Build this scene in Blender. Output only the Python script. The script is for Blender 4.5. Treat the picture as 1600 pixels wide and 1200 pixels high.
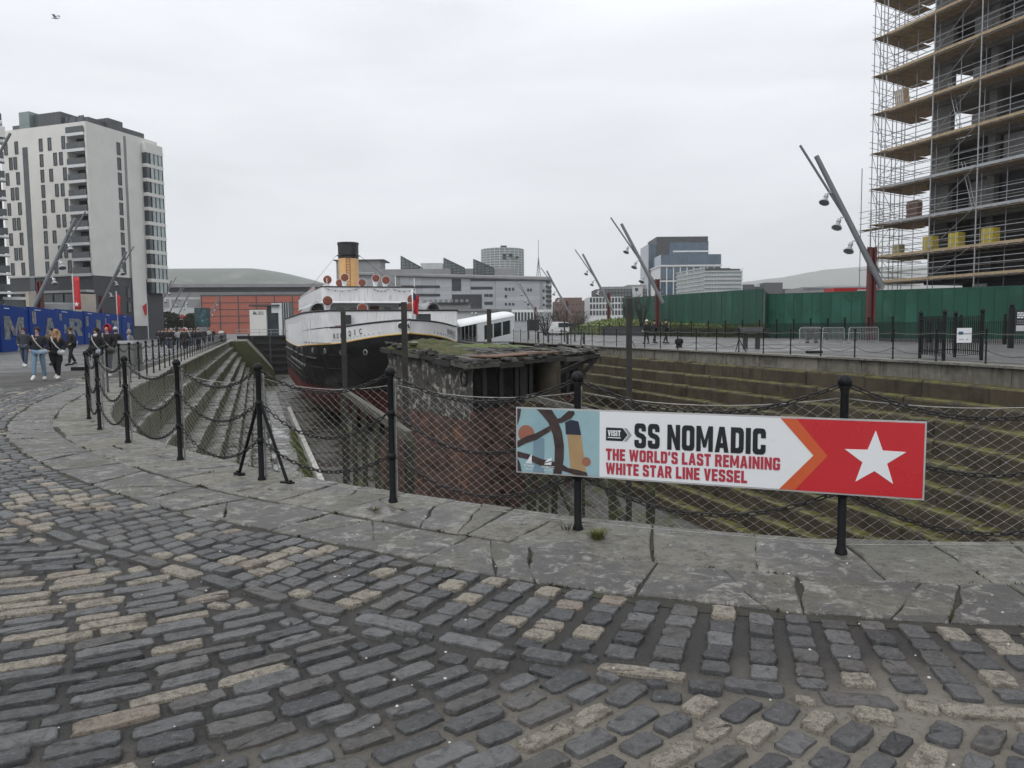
import bpy, bmesh, math, random
import numpy as np
from mathutils import Vector, Matrix, Euler
random.seed(11); np.random.seed(11)
for o in list(bpy.data.objects): bpy.data.objects.remove(o)
SC = bpy.context.scene; COL = SC.collection
R = math.radians
# ---------------------------------------------------------------- camera
CAM_H, FPX, PITCH, ROLL = 1.55, 1180.0, math.atan(88.5/1180.0), 0.010
_f = Vector((0, math.cos(PITCH), -math.sin(PITCH)))
_r0 = Vector((1,0,0)); _u0 = Vector((0, math.sin(PITCH), math.cos(PITCH)))
_r = _r0*math.cos(ROLL) - _u0*math.sin(ROLL); _u = _u0*math.cos(ROLL) + _r0*math.sin(ROLL)
cd = bpy.data.cameras.new('camera'); cam = bpy.data.objects.new('camera', cd); COL.objects.link(cam)
cd.sensor_width = 36.0; cd.lens = FPX/1600*36.0; cd.clip_start = 0.05; cd.clip_end = 20000
cam.matrix_world = Matrix(((_r.x,_u.x,-_f.x,0),(_r.y,_u.y,-_f.y,0),(_r.z,_u.z,-_f.z,CAM_H),(0,0,0,1)))
SC.camera = cam
# ---------------------------------------------------------------- sky, sun, exposure
W = bpy.data.worlds.new('World'); SC.world = W; W.use_nodes = True
SUN_EL, SUN_AZ = R(48), R(215)
nt = W.node_tree; nt.nodes.clear()
def N(t, kind, **kw):
    n = t.nodes.new(kind)
    for k, v in kw.items(): setattr(n, k, v)
    return n
sky = N(nt,'ShaderNodeTexSky', sky_type='NISHITA', sun_disc=False, sun_elevation=SUN_EL, sun_rotation=SUN_AZ)
tc = N(nt,'ShaderNodeTexCoord'); sep = N(nt,'ShaderNodeSeparateXYZ'); nt.links.new(tc.outputs['Generated'], sep.inputs[0])
mp = N(nt,'ShaderNodeMapping'); mp.inputs['Scale'].default_value = (1.1,1.1,5.5); nt.links.new(tc.outputs['Generated'], mp.inputs[0])
nz = N(nt,'ShaderNodeTexNoise'); nz.inputs['Scale'].default_value = 1.9; nz.inputs['Detail'].default_value = 5; nz.inputs['Distortion'].default_value = .5
nt.links.new(mp.outputs[0], nz.inputs['Vector'])
mr = N(nt,'ShaderNodeMapRange'); mr.inputs['From Min'].default_value=0.0; mr.inputs['From Max'].default_value=.5; mr.inputs['To Min'].default_value=6.5; mr.inputs['To Max'].default_value=9.6
nt.links.new(sep.outputs['Z'], mr.inputs['Value'])
mr2 = N(nt,'ShaderNodeMapRange'); mr2.inputs['From Min'].default_value=.3; mr2.inputs['From Max'].default_value=.7; mr2.inputs['To Min'].default_value=.87; mr2.inputs['To Max'].default_value=1.09
nt.links.new(nz.outputs['Fac'], mr2.inputs['Value'])
mu = N(nt,'ShaderNodeMath', operation='MULTIPLY'); nt.links.new(mr.outputs[0], mu.inputs[0]); nt.links.new(mr2.outputs[0], mu.inputs[1])
cl = N(nt,'ShaderNodeVectorMath', operation='SCALE'); cl.inputs[0].default_value=(.962,.99,1.036); nt.links.new(mu.outputs[0], cl.inputs['Scale'])
mxs = N(nt,'ShaderNodeMix', data_type='RGBA'); mxs.inputs['Factor'].default_value = .95
nt.links.new(sky.outputs[0], mxs.inputs['A']); nt.links.new(cl.outputs[0], mxs.inputs['B'])
bg = N(nt,'ShaderNodeBackground'); bg.inputs['Strength'].default_value = .128
out = N(nt,'ShaderNodeOutputWorld'); nt.links.new(mxs.outputs['Result'], bg.inputs[0]); nt.links.new(bg.outputs[0], out.inputs[0])
sl = bpy.data.lights.new('sun','SUN'); sl.energy = 1.1; sl.angle = R(24); sl.color = (1,.97,.92)
so = bpy.data.objects.new('sun', sl); COL.objects.link(so)
sd = Vector((math.sin(SUN_AZ)*math.cos(SUN_EL), math.cos(SUN_AZ)*math.cos(SUN_EL), math.sin(SUN_EL)))
so.rotation_euler = sd.to_track_quat('Z','Y').to_euler(); so.location = (0,0,60)
vs = SC.view_settings; vs.view_transform='Standard'; vs.look='None'; vs.exposure=-.08; vs.gamma=1; vs.use_curve_mapping=False
SC.cycles.use_denoising = True; SC.cycles.max_bounces = 6; SC.cycles.volume_bounces = 2
SC.render.film_transparent = False
# ---------------------------------------------------------------- pixel / dock helpers
def ray(px, py): return (_f + _r*((px-800)/FPX) - _u*((py-600)/FPX))
def at(px, py, z=None, Y=None):
    d = ray(px, py)
    t = (z-CAM_H)/d.z if z is not None else Y/d.y
    return Vector((d.x*t, d.y*t, CAM_H+d.z*t))
DA = math.atan(400/1180.0)                       # dock axis angle
DV = Vector((-math.sin(DA), math.cos(DA), 0)); DU = Vector((math.cos(DA), math.sin(DA), 0))
def UV(u, v, z=0): return DU*u + DV*v + Vector((0,0,z))
def toUV(p): return (p.x*DU.x+p.y*DU.y, p.x*DV.x+p.y*DV.y)
RQ = .25                                          # level of the right hand quay
def gz(u):                                        # ground level across the dock
    t = min(1,max(0,(u-5)/14)); return RQ*t*t*(3-2*t)
# ---------------------------------------------------------------- materials
def _mixc(t, a, b, fac):
    m = N(t,'ShaderNodeMix', data_type='RGBA')
    for s, v in (('A',a),('B',b),('Factor',fac)):
        if hasattr(v,'default_value') or hasattr(v,'is_linked'): t.links.new(v, m.inputs[s])
        elif s=='Factor': m.inputs[s].default_value = v
        else: m.inputs[s].default_value = (*v[:3],1)
    return m.outputs['Result']
def _noise(t, vec, scale, detail=4, rough=.6, dist=0.0):
    n = N(t,'ShaderNodeTexNoise'); n.inputs['Scale'].default_value=scale; n.inputs['Detail'].default_value=detail
    n.inputs['Roughness'].default_value=rough; n.inputs['Distortion'].default_value=dist; t.links.new(vec, n.inputs['Vector']); return n.outputs['Fac']
def _ramp(t, v, a, b, lo=0., hi=1.):
    m = N(t,'ShaderNodeMapRange'); m.inputs['From Min'].default_value=a; m.inputs['From Max'].default_value=b
    m.inputs['To Min'].default_value=lo; m.inputs['To Max'].default_value=hi; t.links.new(v, m.inputs['Value']); return m.outputs[0]
def _math(t, op, a, b):
    m = N(t,'ShaderNodeMath', operation=op)
    for i, v in enumerate((a,b)):
        if isinstance(v,(int,float)): m.inputs[i].default_value=v
        else: t.links.new(v, m.inputs[i])
    return m.outputs[0]
def _start(name):
    m = bpy.data.materials.new(name); m.use_nodes=True; t=m.node_tree
    b = t.nodes['Principled BSDF']; return m, t, b
def _bump(t, b, h, strength, dist=.02):
    n = N(t,'ShaderNodeBump'); n.inputs['Strength'].default_value=strength; n.inputs['Distance'].default_value=dist
    t.links.new(h, n.inputs['Height']); t.links.new(n.outputs[0], b.inputs['Normal'])
def mat(name, col, rough=.6, var=.25, scale=6, metal=0.0, bump=0.0, bscale=None, dirt=None, world=True, spec=None, fine=None):
    """generic procedural surface: two octaves of tone variation, optional dirt patches and relief"""
    m, t, b = _start(name)
    vec = N(t,'ShaderNodeNewGeometry').outputs['Position'] if world else N(t,'ShaderNodeTexCoord').outputs['Object']
    n1 = _noise(t, vec, scale, 5)
    c = _mixc(t, [x*(1-var) for x in col], [min(1,x*(1+var)) for x in col], _ramp(t,n1,.3,.7))
    if dirt:
        dcol, dscale, thr = dirt
        n2 = _noise(t, vec, dscale, 6, .65, .4)
        c = _mixc(t, c, dcol, _ramp(t,n2,thr,thr+.13))
    t.links.new(c, b.inputs['Base Color'])
    r = _ramp(t, n1, .25,.75, max(.05,rough-.1), min(1,rough+.1)); t.links.new(r, b.inputs['Roughness'])
    b.inputs['Metallic'].default_value = metal
    if spec is not None: b.inputs['Specular IOR Level'].default_value = spec
    if bump: _bump(t, b, _noise(t, vec, bscale or scale*4, 5), bump)
    return m
def glass(name, col=(.03,.045,.05), rough=.06, var=.5, scale=.3):
    m = mat(name, col, rough, var, scale); m.node_tree.nodes['Principled BSDF'].inputs['Specular IOR Level'].default_value=.8
    return m
def panelmat(name, col, sx, sz, line=(.1,.1,.1), rough=.5, mortar=.03, var=.12):
    """cladding in flat panels, lines in object space"""
    m, t, b = _start(name)
    vec = N(t,'ShaderNodeTexCoord').outputs['Object']
    s = N(t,'ShaderNodeSeparateXYZ'); t.links.new(vec, s.inputs[0])
    h = _math(t,'ADD', s.outputs['X'], s.outputs['Y']); cmb = N(t,'ShaderNodeCombineXYZ'); t.links.new(h, cmb.inputs[0]); t.links.new(s.outputs['Z'], cmb.inputs[1])
    br = N(t,'ShaderNodeTexBrick', offset=0.0); br.inputs['Scale'].default_value=1; br.inputs['Brick Width'].default_value=sx; br.inputs['Row Height'].default_value=sz
    br.inputs['Mortar Size'].default_value=mortar; br.inputs['Color1'].default_value=(*[x*(1-var) for x in col],1); br.inputs['Color2'].default_value=(*[x*(1+var) for x in col],1)
    br.inputs['Mortar'].default_value=(*line,1); t.links.new(cmb.outputs[0], br.inputs['Vector'])
    n = _noise(t, vec, .25, 5); c = _mixc(t, br.outputs['Color'], [x*.75 for x in col], _ramp(t,n,.45,.85,0,.6))
    t.links.new(c, b.inputs['Base Color']); b.inputs['Roughness'].default_value=rough
    return m
def stone_mat(name, base, dark, moss, moss_amt=.5, wet=.5, riser=.33, tread=None):
    m, t, b = _start(name)
    g = N(t,'ShaderNodeNewGeometry'); vec = g.outputs['Position']
    isl = g.outputs['Random Per Island']; oi = N(t,'ShaderNodeObjectInfo').outputs['Random']
    rnd = _math(t,'FRACT', _math(t,'ADD', isl, oi), 0)
    n1 = _noise(t, vec, 1.3, 7, .65, .6); n2 = _noise(t, vec, 9, 6, .7); 
    mpn = N(t,'ShaderNodeMapping'); mpn.inputs['Scale'].default_value=(1,1,.18); t.links.new(vec, mpn.inputs[0])
    streak = _noise(t, mpn.outputs[0], 4.5, 5, .6)
    c = _mixc(t, base, dark, _ramp(t, n1, .38,.66))
    c = _mixc(t, c, [x*.45 for x in dark], _ramp(t, streak, .5,.72,0,.85))
    c = _mixc(t, c, [x*1.35 for x in base], _ramp(t, rnd, .55,1,0,.5))
    c = _mixc(t, c, [x*.5 for x in base], _ramp(t, n2, .5,.8,0,.7))
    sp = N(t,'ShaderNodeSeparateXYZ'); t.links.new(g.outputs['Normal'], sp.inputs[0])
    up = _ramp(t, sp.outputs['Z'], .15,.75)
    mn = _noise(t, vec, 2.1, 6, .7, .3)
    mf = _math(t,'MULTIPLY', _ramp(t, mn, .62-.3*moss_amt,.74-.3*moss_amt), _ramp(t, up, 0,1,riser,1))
    if tread:  # light treads: sky reflections on wet stone painted into the colour, block by block
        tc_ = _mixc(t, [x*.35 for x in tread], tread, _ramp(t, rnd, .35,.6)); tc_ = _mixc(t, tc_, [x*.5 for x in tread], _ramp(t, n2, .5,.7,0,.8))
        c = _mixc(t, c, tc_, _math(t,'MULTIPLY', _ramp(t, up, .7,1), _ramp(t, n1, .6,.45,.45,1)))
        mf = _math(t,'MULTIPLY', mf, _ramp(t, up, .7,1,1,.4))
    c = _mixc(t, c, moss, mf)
    t.links.new(c, b.inputs['Base Color'])
    pud = _math(t,'MULTIPLY', _ramp(t, _noise(t, vec, 1.7, 4), .47,.56), _ramp(t, up, .8,1))
    t.links.new(_ramp(t, pud, 0,1,.75,.75-wet), b.inputs['Roughness'])
    _bump(t, b, n2, .55, .025)
    return m
def streaked(name, col, run, rough=.4, amt=.7, thr=.56):
    """painted plate with vertical rust and dirt runs"""
    m, t, b = _start(name); vec = N(t,'ShaderNodeNewGeometry').outputs['Position']
    mpn = N(t,'ShaderNodeMapping'); mpn.inputs['Scale'].default_value=(1,1,.12); t.links.new(vec, mpn.inputs[0])
    s1=_noise(t, mpn.outputs[0], 5, 5, .65); s2=_noise(t, vec, 1.1, 5, .6); s3=_noise(t, vec, 12, 4, .7)
    c=_mixc(t, [x*.9 for x in col], [min(1,x*1.06) for x in col], _ramp(t,s2,.35,.65)); c=_mixc(t, c, run, _math(t,'MULTIPLY',_ramp(t,s1,thr,thr+.14,0,amt),_ramp(t,s2,.42,.6))); c=_mixc(t, c, [x*.6 for x in col], _ramp(t,s3,.62,.75,0,.5))
    t.links.new(c, b.inputs['Base Color']); t.links.new(_ramp(t,s2,.3,.7,rough-.1,rough+.15), b.inputs['Roughness']); return m
M = {}
M['ship_white']=streaked('ship_white', (.74,.745,.75), (.36,.24,.15), .4, .65, .54)
M['iron'] = mat('black_iron', (.008,.0085,.0095), .5, .4, 30, 0, .12, 60, dirt=((.06,.04,.03), 14, .66), spec=.22)
M['chain'] = mat('chain_steel', (.03,.029,.03), .45, .5, 60, .5, .1, dirt=((.07,.05,.035), 40, .6))
M['wire'] = mat('galvanised_wire', (.3,.295,.28), .6, .3, 20, .1)
M['galv'] = mat('galvanised_steel', (.36,.37,.38), .45, .2, 8, .55)
M['galv_pole'] = mat('scaffold_tube', (.3,.31,.32), .45, .3, 5, .6, dirt=((.16,.13,.11), 3, .64))
M['white'] = mat('white_paint', (.78,.79,.8), .35, .05, 1.5, dirt=((.5,.48,.44), 1.2, .72))
M['black_paint'] = streaked('black_hull_paint', (.013,.013,.015), (.05,.043,.038), .36, .8, .5)
M['red_paint'] = streaked('antifouling_red', (.14,.022,.024), (.05,.022,.02), .55, .8, .48)
M['gold'] = mat('gold_paint', (.55,.36,.09), .4, .1)
M['buff'] = mat('buff_paint', (.68,.4,.17), .45, .08, 1.2, dirt=((.5,.27,.11), .9, .64))
M['brownred'] = mat('vent_red', (.2,.052,.03), .5, .15, 3)
M['dark'] = mat('dark_interior', (.012,.012,.013), .7, .3, 1)
M['timber'] = mat('weathered_timber', (.085,.08,.068), .8, .4, 4, 0, .5, 30, dirt=((.055,.065,.02), 1.6, .58))
M['timber_dk'] = mat('dark_timber', (.028,.026,.024), .75, .5, 3, 0, .5, 25, dirt=((.05,.06,.022), 2, .6))
M['peel'] = mat('peeling_plate', (.05,.046,.042), .75, .5, 5, 0, .6, 9, dirt=((.32,.31,.285), 2.6, .52))
M['rust'] = mat('rusted_plate', (.05,.024,.017), .85, .6, 2.2, 0, .9, 9, dirt=((.12,.055,.03), 1.6, .54))
M['blackplate'] = mat('blackened_plate', (.013,.012,.012), .8, .5, 2, 0, .5, 8, dirt=((.05,.03,.022), 1.1, .64))
M['moss'] = mat('moss', (.05,.056,.014), .95, .6, 4, 0, 1., 30, dirt=((.1,.08,.03), 1.5, .5))
M['grass'] = mat('grass_turf', (.1,.135,.035), .95, .4, 3, 0, .8, 40, dirt=((.1,.105,.04), .7, .5))
M['hoard_green'] = mat('green_hoarding', (.012,.07,.045), .6, .22, .35, 0, .08, 2, dirt=((.03,.1,.07), .5, .56), spec=.3)
M['hoard_green_b'] = mat('green_hoarding_faded', (.02,.09,.062), .6, .25, .4, 0, .08, 2, dirt=((.012,.065,.042), .6, .52), spec=.3)
M['hoard_blue'] = mat('blue_hoarding', (.003,.036,.21), .7, .12, .6, spec=.08)
M['post_red'] = mat('oxide_red_post', (.1,.02,.018), .55, .3, 3, dirt=((.045,.015,.014), 2, .6))
M['beam_grey'] = mat('grey_beam', (.17,.18,.19), .5, .12, 3)
M['lampgrey'] = mat('lamp_housing', (.42,.43,.44), .35, .1, 8, .3)
M['lens'] = glass('lamp_lens', (.15,.16,.17), .1)
M['wood'] = mat('scaffold_board', (.36,.27,.17), .8, .3, 3, 0, .2, 20, dirt=((.2,.165,.12), 1.2, .6))
M['conc'] = mat('raw_concrete', (.17,.17,.165), .85, .2, .8, 0, .2, 10, dirt=((.11,.11,.11), .5, .6))
M['conc_dk'] = mat('dark_cladding', (.032,.034,.038), .6, .3, .6)
M['glassy'] = glass('window_glass', (.035,.045,.05))
M['glassy_bay'] = glass('bay_glass', (.1,.125,.13), .05, .5, .35)
M['bay_pane'] = glass('bay_pane', (.34,.4,.39), .1, .3, .4)  # pale reflection of the sky painted into the pane colour
M['strip_glass'] = mat('strip_window', (.025,.028,.033), .35, .3, .2, spec=.3)
M['glassy_blue'] = glass('blue_glass', (.035,.08,.13), .08, .35, .12)
M['glassy_green'] = glass('green_glass', (.18,.23,.22), .12, .3, .15)
M['frame_dk'] = mat('dark_frame', (.03,.032,.035), .5, .2, 3)
M['frame_wh'] = mat('pale_frame', (.6,.61,.61), .5, .1, 3)
M['render_wh'] = mat('pale_render', (.63,.62,.59), .8, .06, .35, dirt=((.5,.49,.46), .22, .62))
M['slate'] = mat('dark_brick', (.06,.063,.068), .75, .25, 2)
M['zinc'] = panelmat('dark_zinc', (.075,.08,.087), .6, 40, (.04,.04,.045), .5)
M['alu'] = panelmat('grey_cladding', (.33,.345,.365), 2.4, 1.6, (.24,.25,.26), .6, .05)
M['terracotta'] = mat('terracotta_panel', (.33,.085,.05), .6, .12, .25, dirt=((.27,.07,.045), .2, .6))
M['roof_green'] = mat('arena_roof', (.135,.15,.135), .55, .18, .06, dirt=((.2,.215,.195), .05, .55))
M['grey'] = mat('mid_grey', (.22,.22,.225), .7, .15, .3)
M['ltgrey'] = mat('light_grey', (.42,.43,.43), .7, .12, .4)
M['beige'] = mat('beige_stone', (.4,.36,.3), .8, .15, .8)
M['brick_far'] = mat('far_brick', (.14,.085,.07), .8, .15, .1)
M['sign_white'] = mat('sign_white', (.72,.74,.76), .3, .02, 2)
M['sign_red'] = mat('sign_red', (.5,.022,.03), .3, .03, 2)
M['sign_orange'] = mat('sign_orange', (.55,.1,.035), .3, .03, 2)
M['sign_black'] = mat('sign_black', (.012,.014,.018), .35, .1, 2)
M['sign_grey'] = mat('sign_grey', (.3,.31,.32), .35, .05, 2)
M['sign_edge'] = mat('sign_edge', (.5,.5,.5), .4, .1, 9, .4)
M['print_crimson'] = mat('print_crimson', (.4,.035,.06), .35, .03, 2)
M['print_sky'] = mat('print_sky', (.28,.43,.47), .35, .12, 3, dirt=((.2,.36,.42), 2.5, .55))
M['print_wheel'] = mat('print_wheel', (.045,.03,.028), .4, .4, 14, dirt=((.13,.09,.07), 20, .6))
M['print_tan'] = mat('print_tan', (.36,.24,.12), .4, .12, 5)
M['print_navy'] = mat('print_navy', (.02,.025,.045), .4, .1, 5)
M['print_rust'] = mat('print_rust', (.3,.12,.08), .4, .1, 5)
M['print_bluegrey'] = mat('print_bluegrey', (.17,.26,.32), .4, .1, 5)
M['yellow'] = mat('yellow_wrap', (.42,.34,.05), .6, .25, 4)
M['red_flag'] = mat('red_cloth', (.5,.02,.025), .7, .1, 3)
M['bench'] = mat('dark_bench', (.03,.028,.026), .6, .3, 5)
M['skin'] = mat('skin', (.5,.31,.23), .55, .06, 20, world=False)
M['lip'] = mat('lip', (.28,.09,.08), .5, .05, 20)
M['eye'] = mat('eye', (.02,.015,.012), .2, .05, 20)
def cloth(c, n='cloth', rough=.85): 
    k = (n, tuple(c))
    if k not in M: M[k] = mat(n, c, rough, .25, 25, 0, .2, 60, world=False)
    return M[k]
# ---------------------------------------------------------------- object helpers
def tag(o, label=None, cat=None, group=None, kind=None):
    if label: o['label']=label
    if cat: o['category']=cat
    if group: o['group']=group
    if kind: o['kind']=kind
    return o
def thing(name, loc, label, cat, group=None, rz=0):
    o = bpy.data.objects.new(name, None); COL.objects.link(o); o.location=loc; o.rotation_euler=(0,0,rz); o.empty_display_size=.3
    return tag(o, label, cat, group)
def wloc(o):
    v = Vector((0,0,0))
    while o: v += o.location; o = o.parent
    return v
def link(name, me, parent=None, loc=(0,0,0)):
    o = bpy.data.objects.new(name, me); COL.objects.link(o); o.parent = parent; o.location = loc; return o
class MB:
    """collects shapes; build() links them as one mesh object. Coordinates are world unless local=True."""
    def __init__(s): s.v=[]; s.f=[]; s.m=[]
    def add(s, vs, fs, mi=0):
        b=len(s.v); s.v += [tuple(x) for x in vs]; s.f += [tuple(b+i for i in f) for f in fs]; s.m += [mi]*len(fs); return s
    def box(s, c, half, rz=0, mi=0, ax=None, ay=None, az=None):
        c=Vector(c); ca,sa=math.cos(rz),math.sin(rz)
        ax = ax or Vector((ca,sa,0)); ay = ay or Vector((-sa,ca,0)); az = az or Vector((0,0,1))
        vs=[c+ax*(half[0]*i)+ay*(half[1]*j)+az*(half[2]*k) for i in(-1,1) for j in(-1,1) for k in(-1,1)]
        return s.add(vs,[(0,1,3,2),(4,6,7,5),(0,4,5,1),(2,3,7,6),(0,2,6,4),(1,5,7,3)],mi)
    def bx(s, x0,x1,y0,y1,z0,z1,mi=0): return s.box(((x0+x1)/2,(y0+y1)/2,(z0+z1)/2),((x1-x0)/2,(y1-y0)/2,(z1-z0)/2),0,mi)
    def bar(s, a, b, w, h=None, mi=0, up=None):
        a=Vector(a); b=Vector(b); d=(b-a); L=d.length
        if L<1e-6: return s
        d/=L; up = up or (Vector((0,0,1)) if abs(d.z)<.95 else Vector((0,1,0)))
        sx=d.cross(up).normalized(); sy=sx.cross(d)
        return s.box((a+b)/2,(L/2,w/2,(h or w)/2),0,mi,d,sx,sy)
    def tube(s, pts, r, n=6, mi=0, cap=True):
        pts=[Vector(p) for p in pts]; rs = r if isinstance(r,(list,tuple)) else [r]*len(pts)
        b=len(s.v); prev=None
        for i,p in enumerate(pts):
            d=(pts[min(i+1,len(pts)-1)]-pts[max(i-1,0)])
            d = d.normalized() if d.length>1e-9 else Vector((0,0,1))
            if prev is None:
                x = d.cross(Vector((0,0,1)) if abs(d.z)<.9 else Vector((0,1,0))).normalized()
            else:
                x = (prev - d*prev.dot(d)); x = x.normalized() if x.length>1e-6 else d.orthogonal().normalized()
            prev=x; y=d.cross(x)
            for k in range(n):
                a=2*math.pi*k/n; s.v.append(tuple(p+(x*math.cos(a)+y*math.sin(a))*rs[i]))
        for i in range(len(pts)-1):
            for k in range(n):
                k2=(k+1)%n; s.f.append((b+i*n+k,b+i*n+k2,b+(i+1)*n+k2,b+(i+1)*n+k)); s.m.append(mi)
        if cap and n>2:
            s.f.append(tuple(b+k for k in range(n))[::-1]); s.f.append(tuple(b+(len(pts)-1)*n+k for k in range(n))); s.m+=[mi,mi]
        return s
    def lathe(s, c, prof, n=12, mi=0, axis=None, cap=True):
        c=Vector(c); az=(axis or Vector((0,0,1))).normalized(); ax=az.orthogonal().normalized(); ay=az.cross(ax); b=len(s.v)
        for r,z in prof:
            for k in range(n):
                a=2*math.pi*k/n; s.v.append(tuple(c+az*z+(ax*math.cos(a)+ay*math.sin(a))*max(r,1e-4)))
        for i in range(len(prof)-1):
            for k in range(n):
                k2=(k+1)%n; s.f.append((b+i*n+k,b+i*n+k2,b+(i+1)*n+k2,b+(i+1)*n+k)); s.m.append(mi)
        if cap: s.f.append(tuple(b+k for k in range(n))[::-1]); s.f.append(tuple(b+(len(prof)-1)*n+k for k in range(n))); s.m+=[mi,mi]
        return s
    def sphere(s, c, r, n=8, mi=0, sc=(1,1,1)):
        c=Vector(c); b=len(s.v); m=max(4,n//2+1)
        for i in range(m+1):
            t=math.pi*i/m
            for k in range(n):
                a=2*math.pi*k/n; s.v.append((c.x+r*sc[0]*math.sin(t)*math.cos(a)+0, c.y+r*sc[1]*math.sin(t)*math.sin(a), c.z+r*sc[2]*math.cos(t)))
        for i in range(m):
            for k in range(n):
                k2=(k+1)%n; s.f.append((b+i*n+k,b+(i+1)*n+k,b+(i+1)*n+k2,b+i*n+k2)); s.m.append(mi)
        return s
    def prism(s, poly, z0, z1, mi=0):
        n=len(poly); b=len(s.v)
        s.v += [(p[0],p[1],z0) for p in poly]+[(p[0],p[1],z1) for p in poly]
        for k in range(n): s.f.append((b+k,b+(k+1)%n,b+n+(k+1)%n,b+n+k)); s.m.append(mi)
        s.f.append(tuple(b+k for k in range(n))[::-1]); s.f.append(tuple(b+n+k for k in range(n))); s.m+=[mi,mi]; return s
    def flat(s, o, rx, up, poly, th=.002, mi=0):
        """polygon (2-d) on the plane o + x*rx + y*up, extruded by th along the plane normal"""
        nrm=rx.cross(up).normalized(); n=len(poly); b=len(s.v)
        for d in (0,th): s.v += [tuple(o+rx*p[0]+up*p[1]+nrm*d) for p in poly]
        for k in range(n): s.f.append((b+k,b+(k+1)%n,b+n+(k+1)%n,b+n+k)); s.m.append(mi)
        s.f.append(tuple(b+k for k in range(n))[::-1]); s.f.append(tuple(b+n+k for k in range(n))); s.m+=[mi,mi]; return s
    def build(s, name, mats, parent=None, smooth=False, local=False, fix=True):
        me=bpy.data.meshes.new(name); off = Vector((0,0,0)) if (local or parent is None) else wloc(parent)
        vs = s.v if off.length==0 else [(a-off.x,b-off.y,c-off.z) for a,b,c in s.v]
        me.from_pydata(vs,[],s.f)
        for m in (mats if isinstance(mats,(list,tuple)) else [mats]): me.materials.append(m)
        if any(s.m): me.polygons.foreach_set('material_index', s.m)
        if smooth: me.polygons.foreach_set('use_smooth',[True]*len(me.polygons))
        if fix:
            bm=bmesh.new(); bm.from_mesh(me); bmesh.ops.recalc_face_normals(bm, faces=bm.faces); bm.to_mesh(me); bm.free()
        me.update(); o=link(name, me, parent)
        if smooth=='auto':
            try: me.set_sharp_from_angle(angle=R(40))
            except Exception: pass
        return o
def text_mesh(body, offset=.02, res=2, sp=1.0):
    c=bpy.data.curves.new('t','FONT'); c.body=body; c.offset=offset; c.resolution_u=res; c.fill_mode='FRONT'; c.space_character=sp
    o=bpy.data.objects.new('t',c); COL.objects.link(o)
    dg=bpy.context.evaluated_depsgraph_get(); me=bpy.data.meshes.new_from_object(o.evaluated_get(dg))
    vs=np.array([v.co[:] for v in me.vertices]); fs=[tuple(p.vertices) for p in me.polygons]
    bpy.data.objects.remove(o); bpy.data.meshes.remove(me); bpy.data.curves.remove(c)
    return vs, fs
def write(body, o, rx, up, x0, y0, w, h, m, parent, name='lettering', offset=.008, lift=.004, bold=0.0):
    """flat lettering fitted into the box (x0,y0,w,h) of the plane o + x*rx + y*up; bold adds passes set side by side"""
    vs, fs = text_mesh(body, offset, 3, 1.0+2.6*bold); mn=vs.min(0); mx=vs.max(0); sz=mx-mn
    n=rx.cross(up).normalized(); b=MB(); bw=bold*h
    for k,dx in enumerate(((0,0),) if not bold else ((-1,0),(1,0),(0,0),(0,.35),(0,-.35))):
        b.add([o+rx*(x0+bw+(q[0]-mn[0])/sz[0]*(w-2*bw)+dx[0]*bw)+up*(y0+bw*.35+(q[1]-mn[1])/sz[1]*(h-.7*bw)+dx[1]*bw)+n*(lift+.0004*k) for q in vs], fs)
    return b.build(name, m, parent, fix=False)
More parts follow.
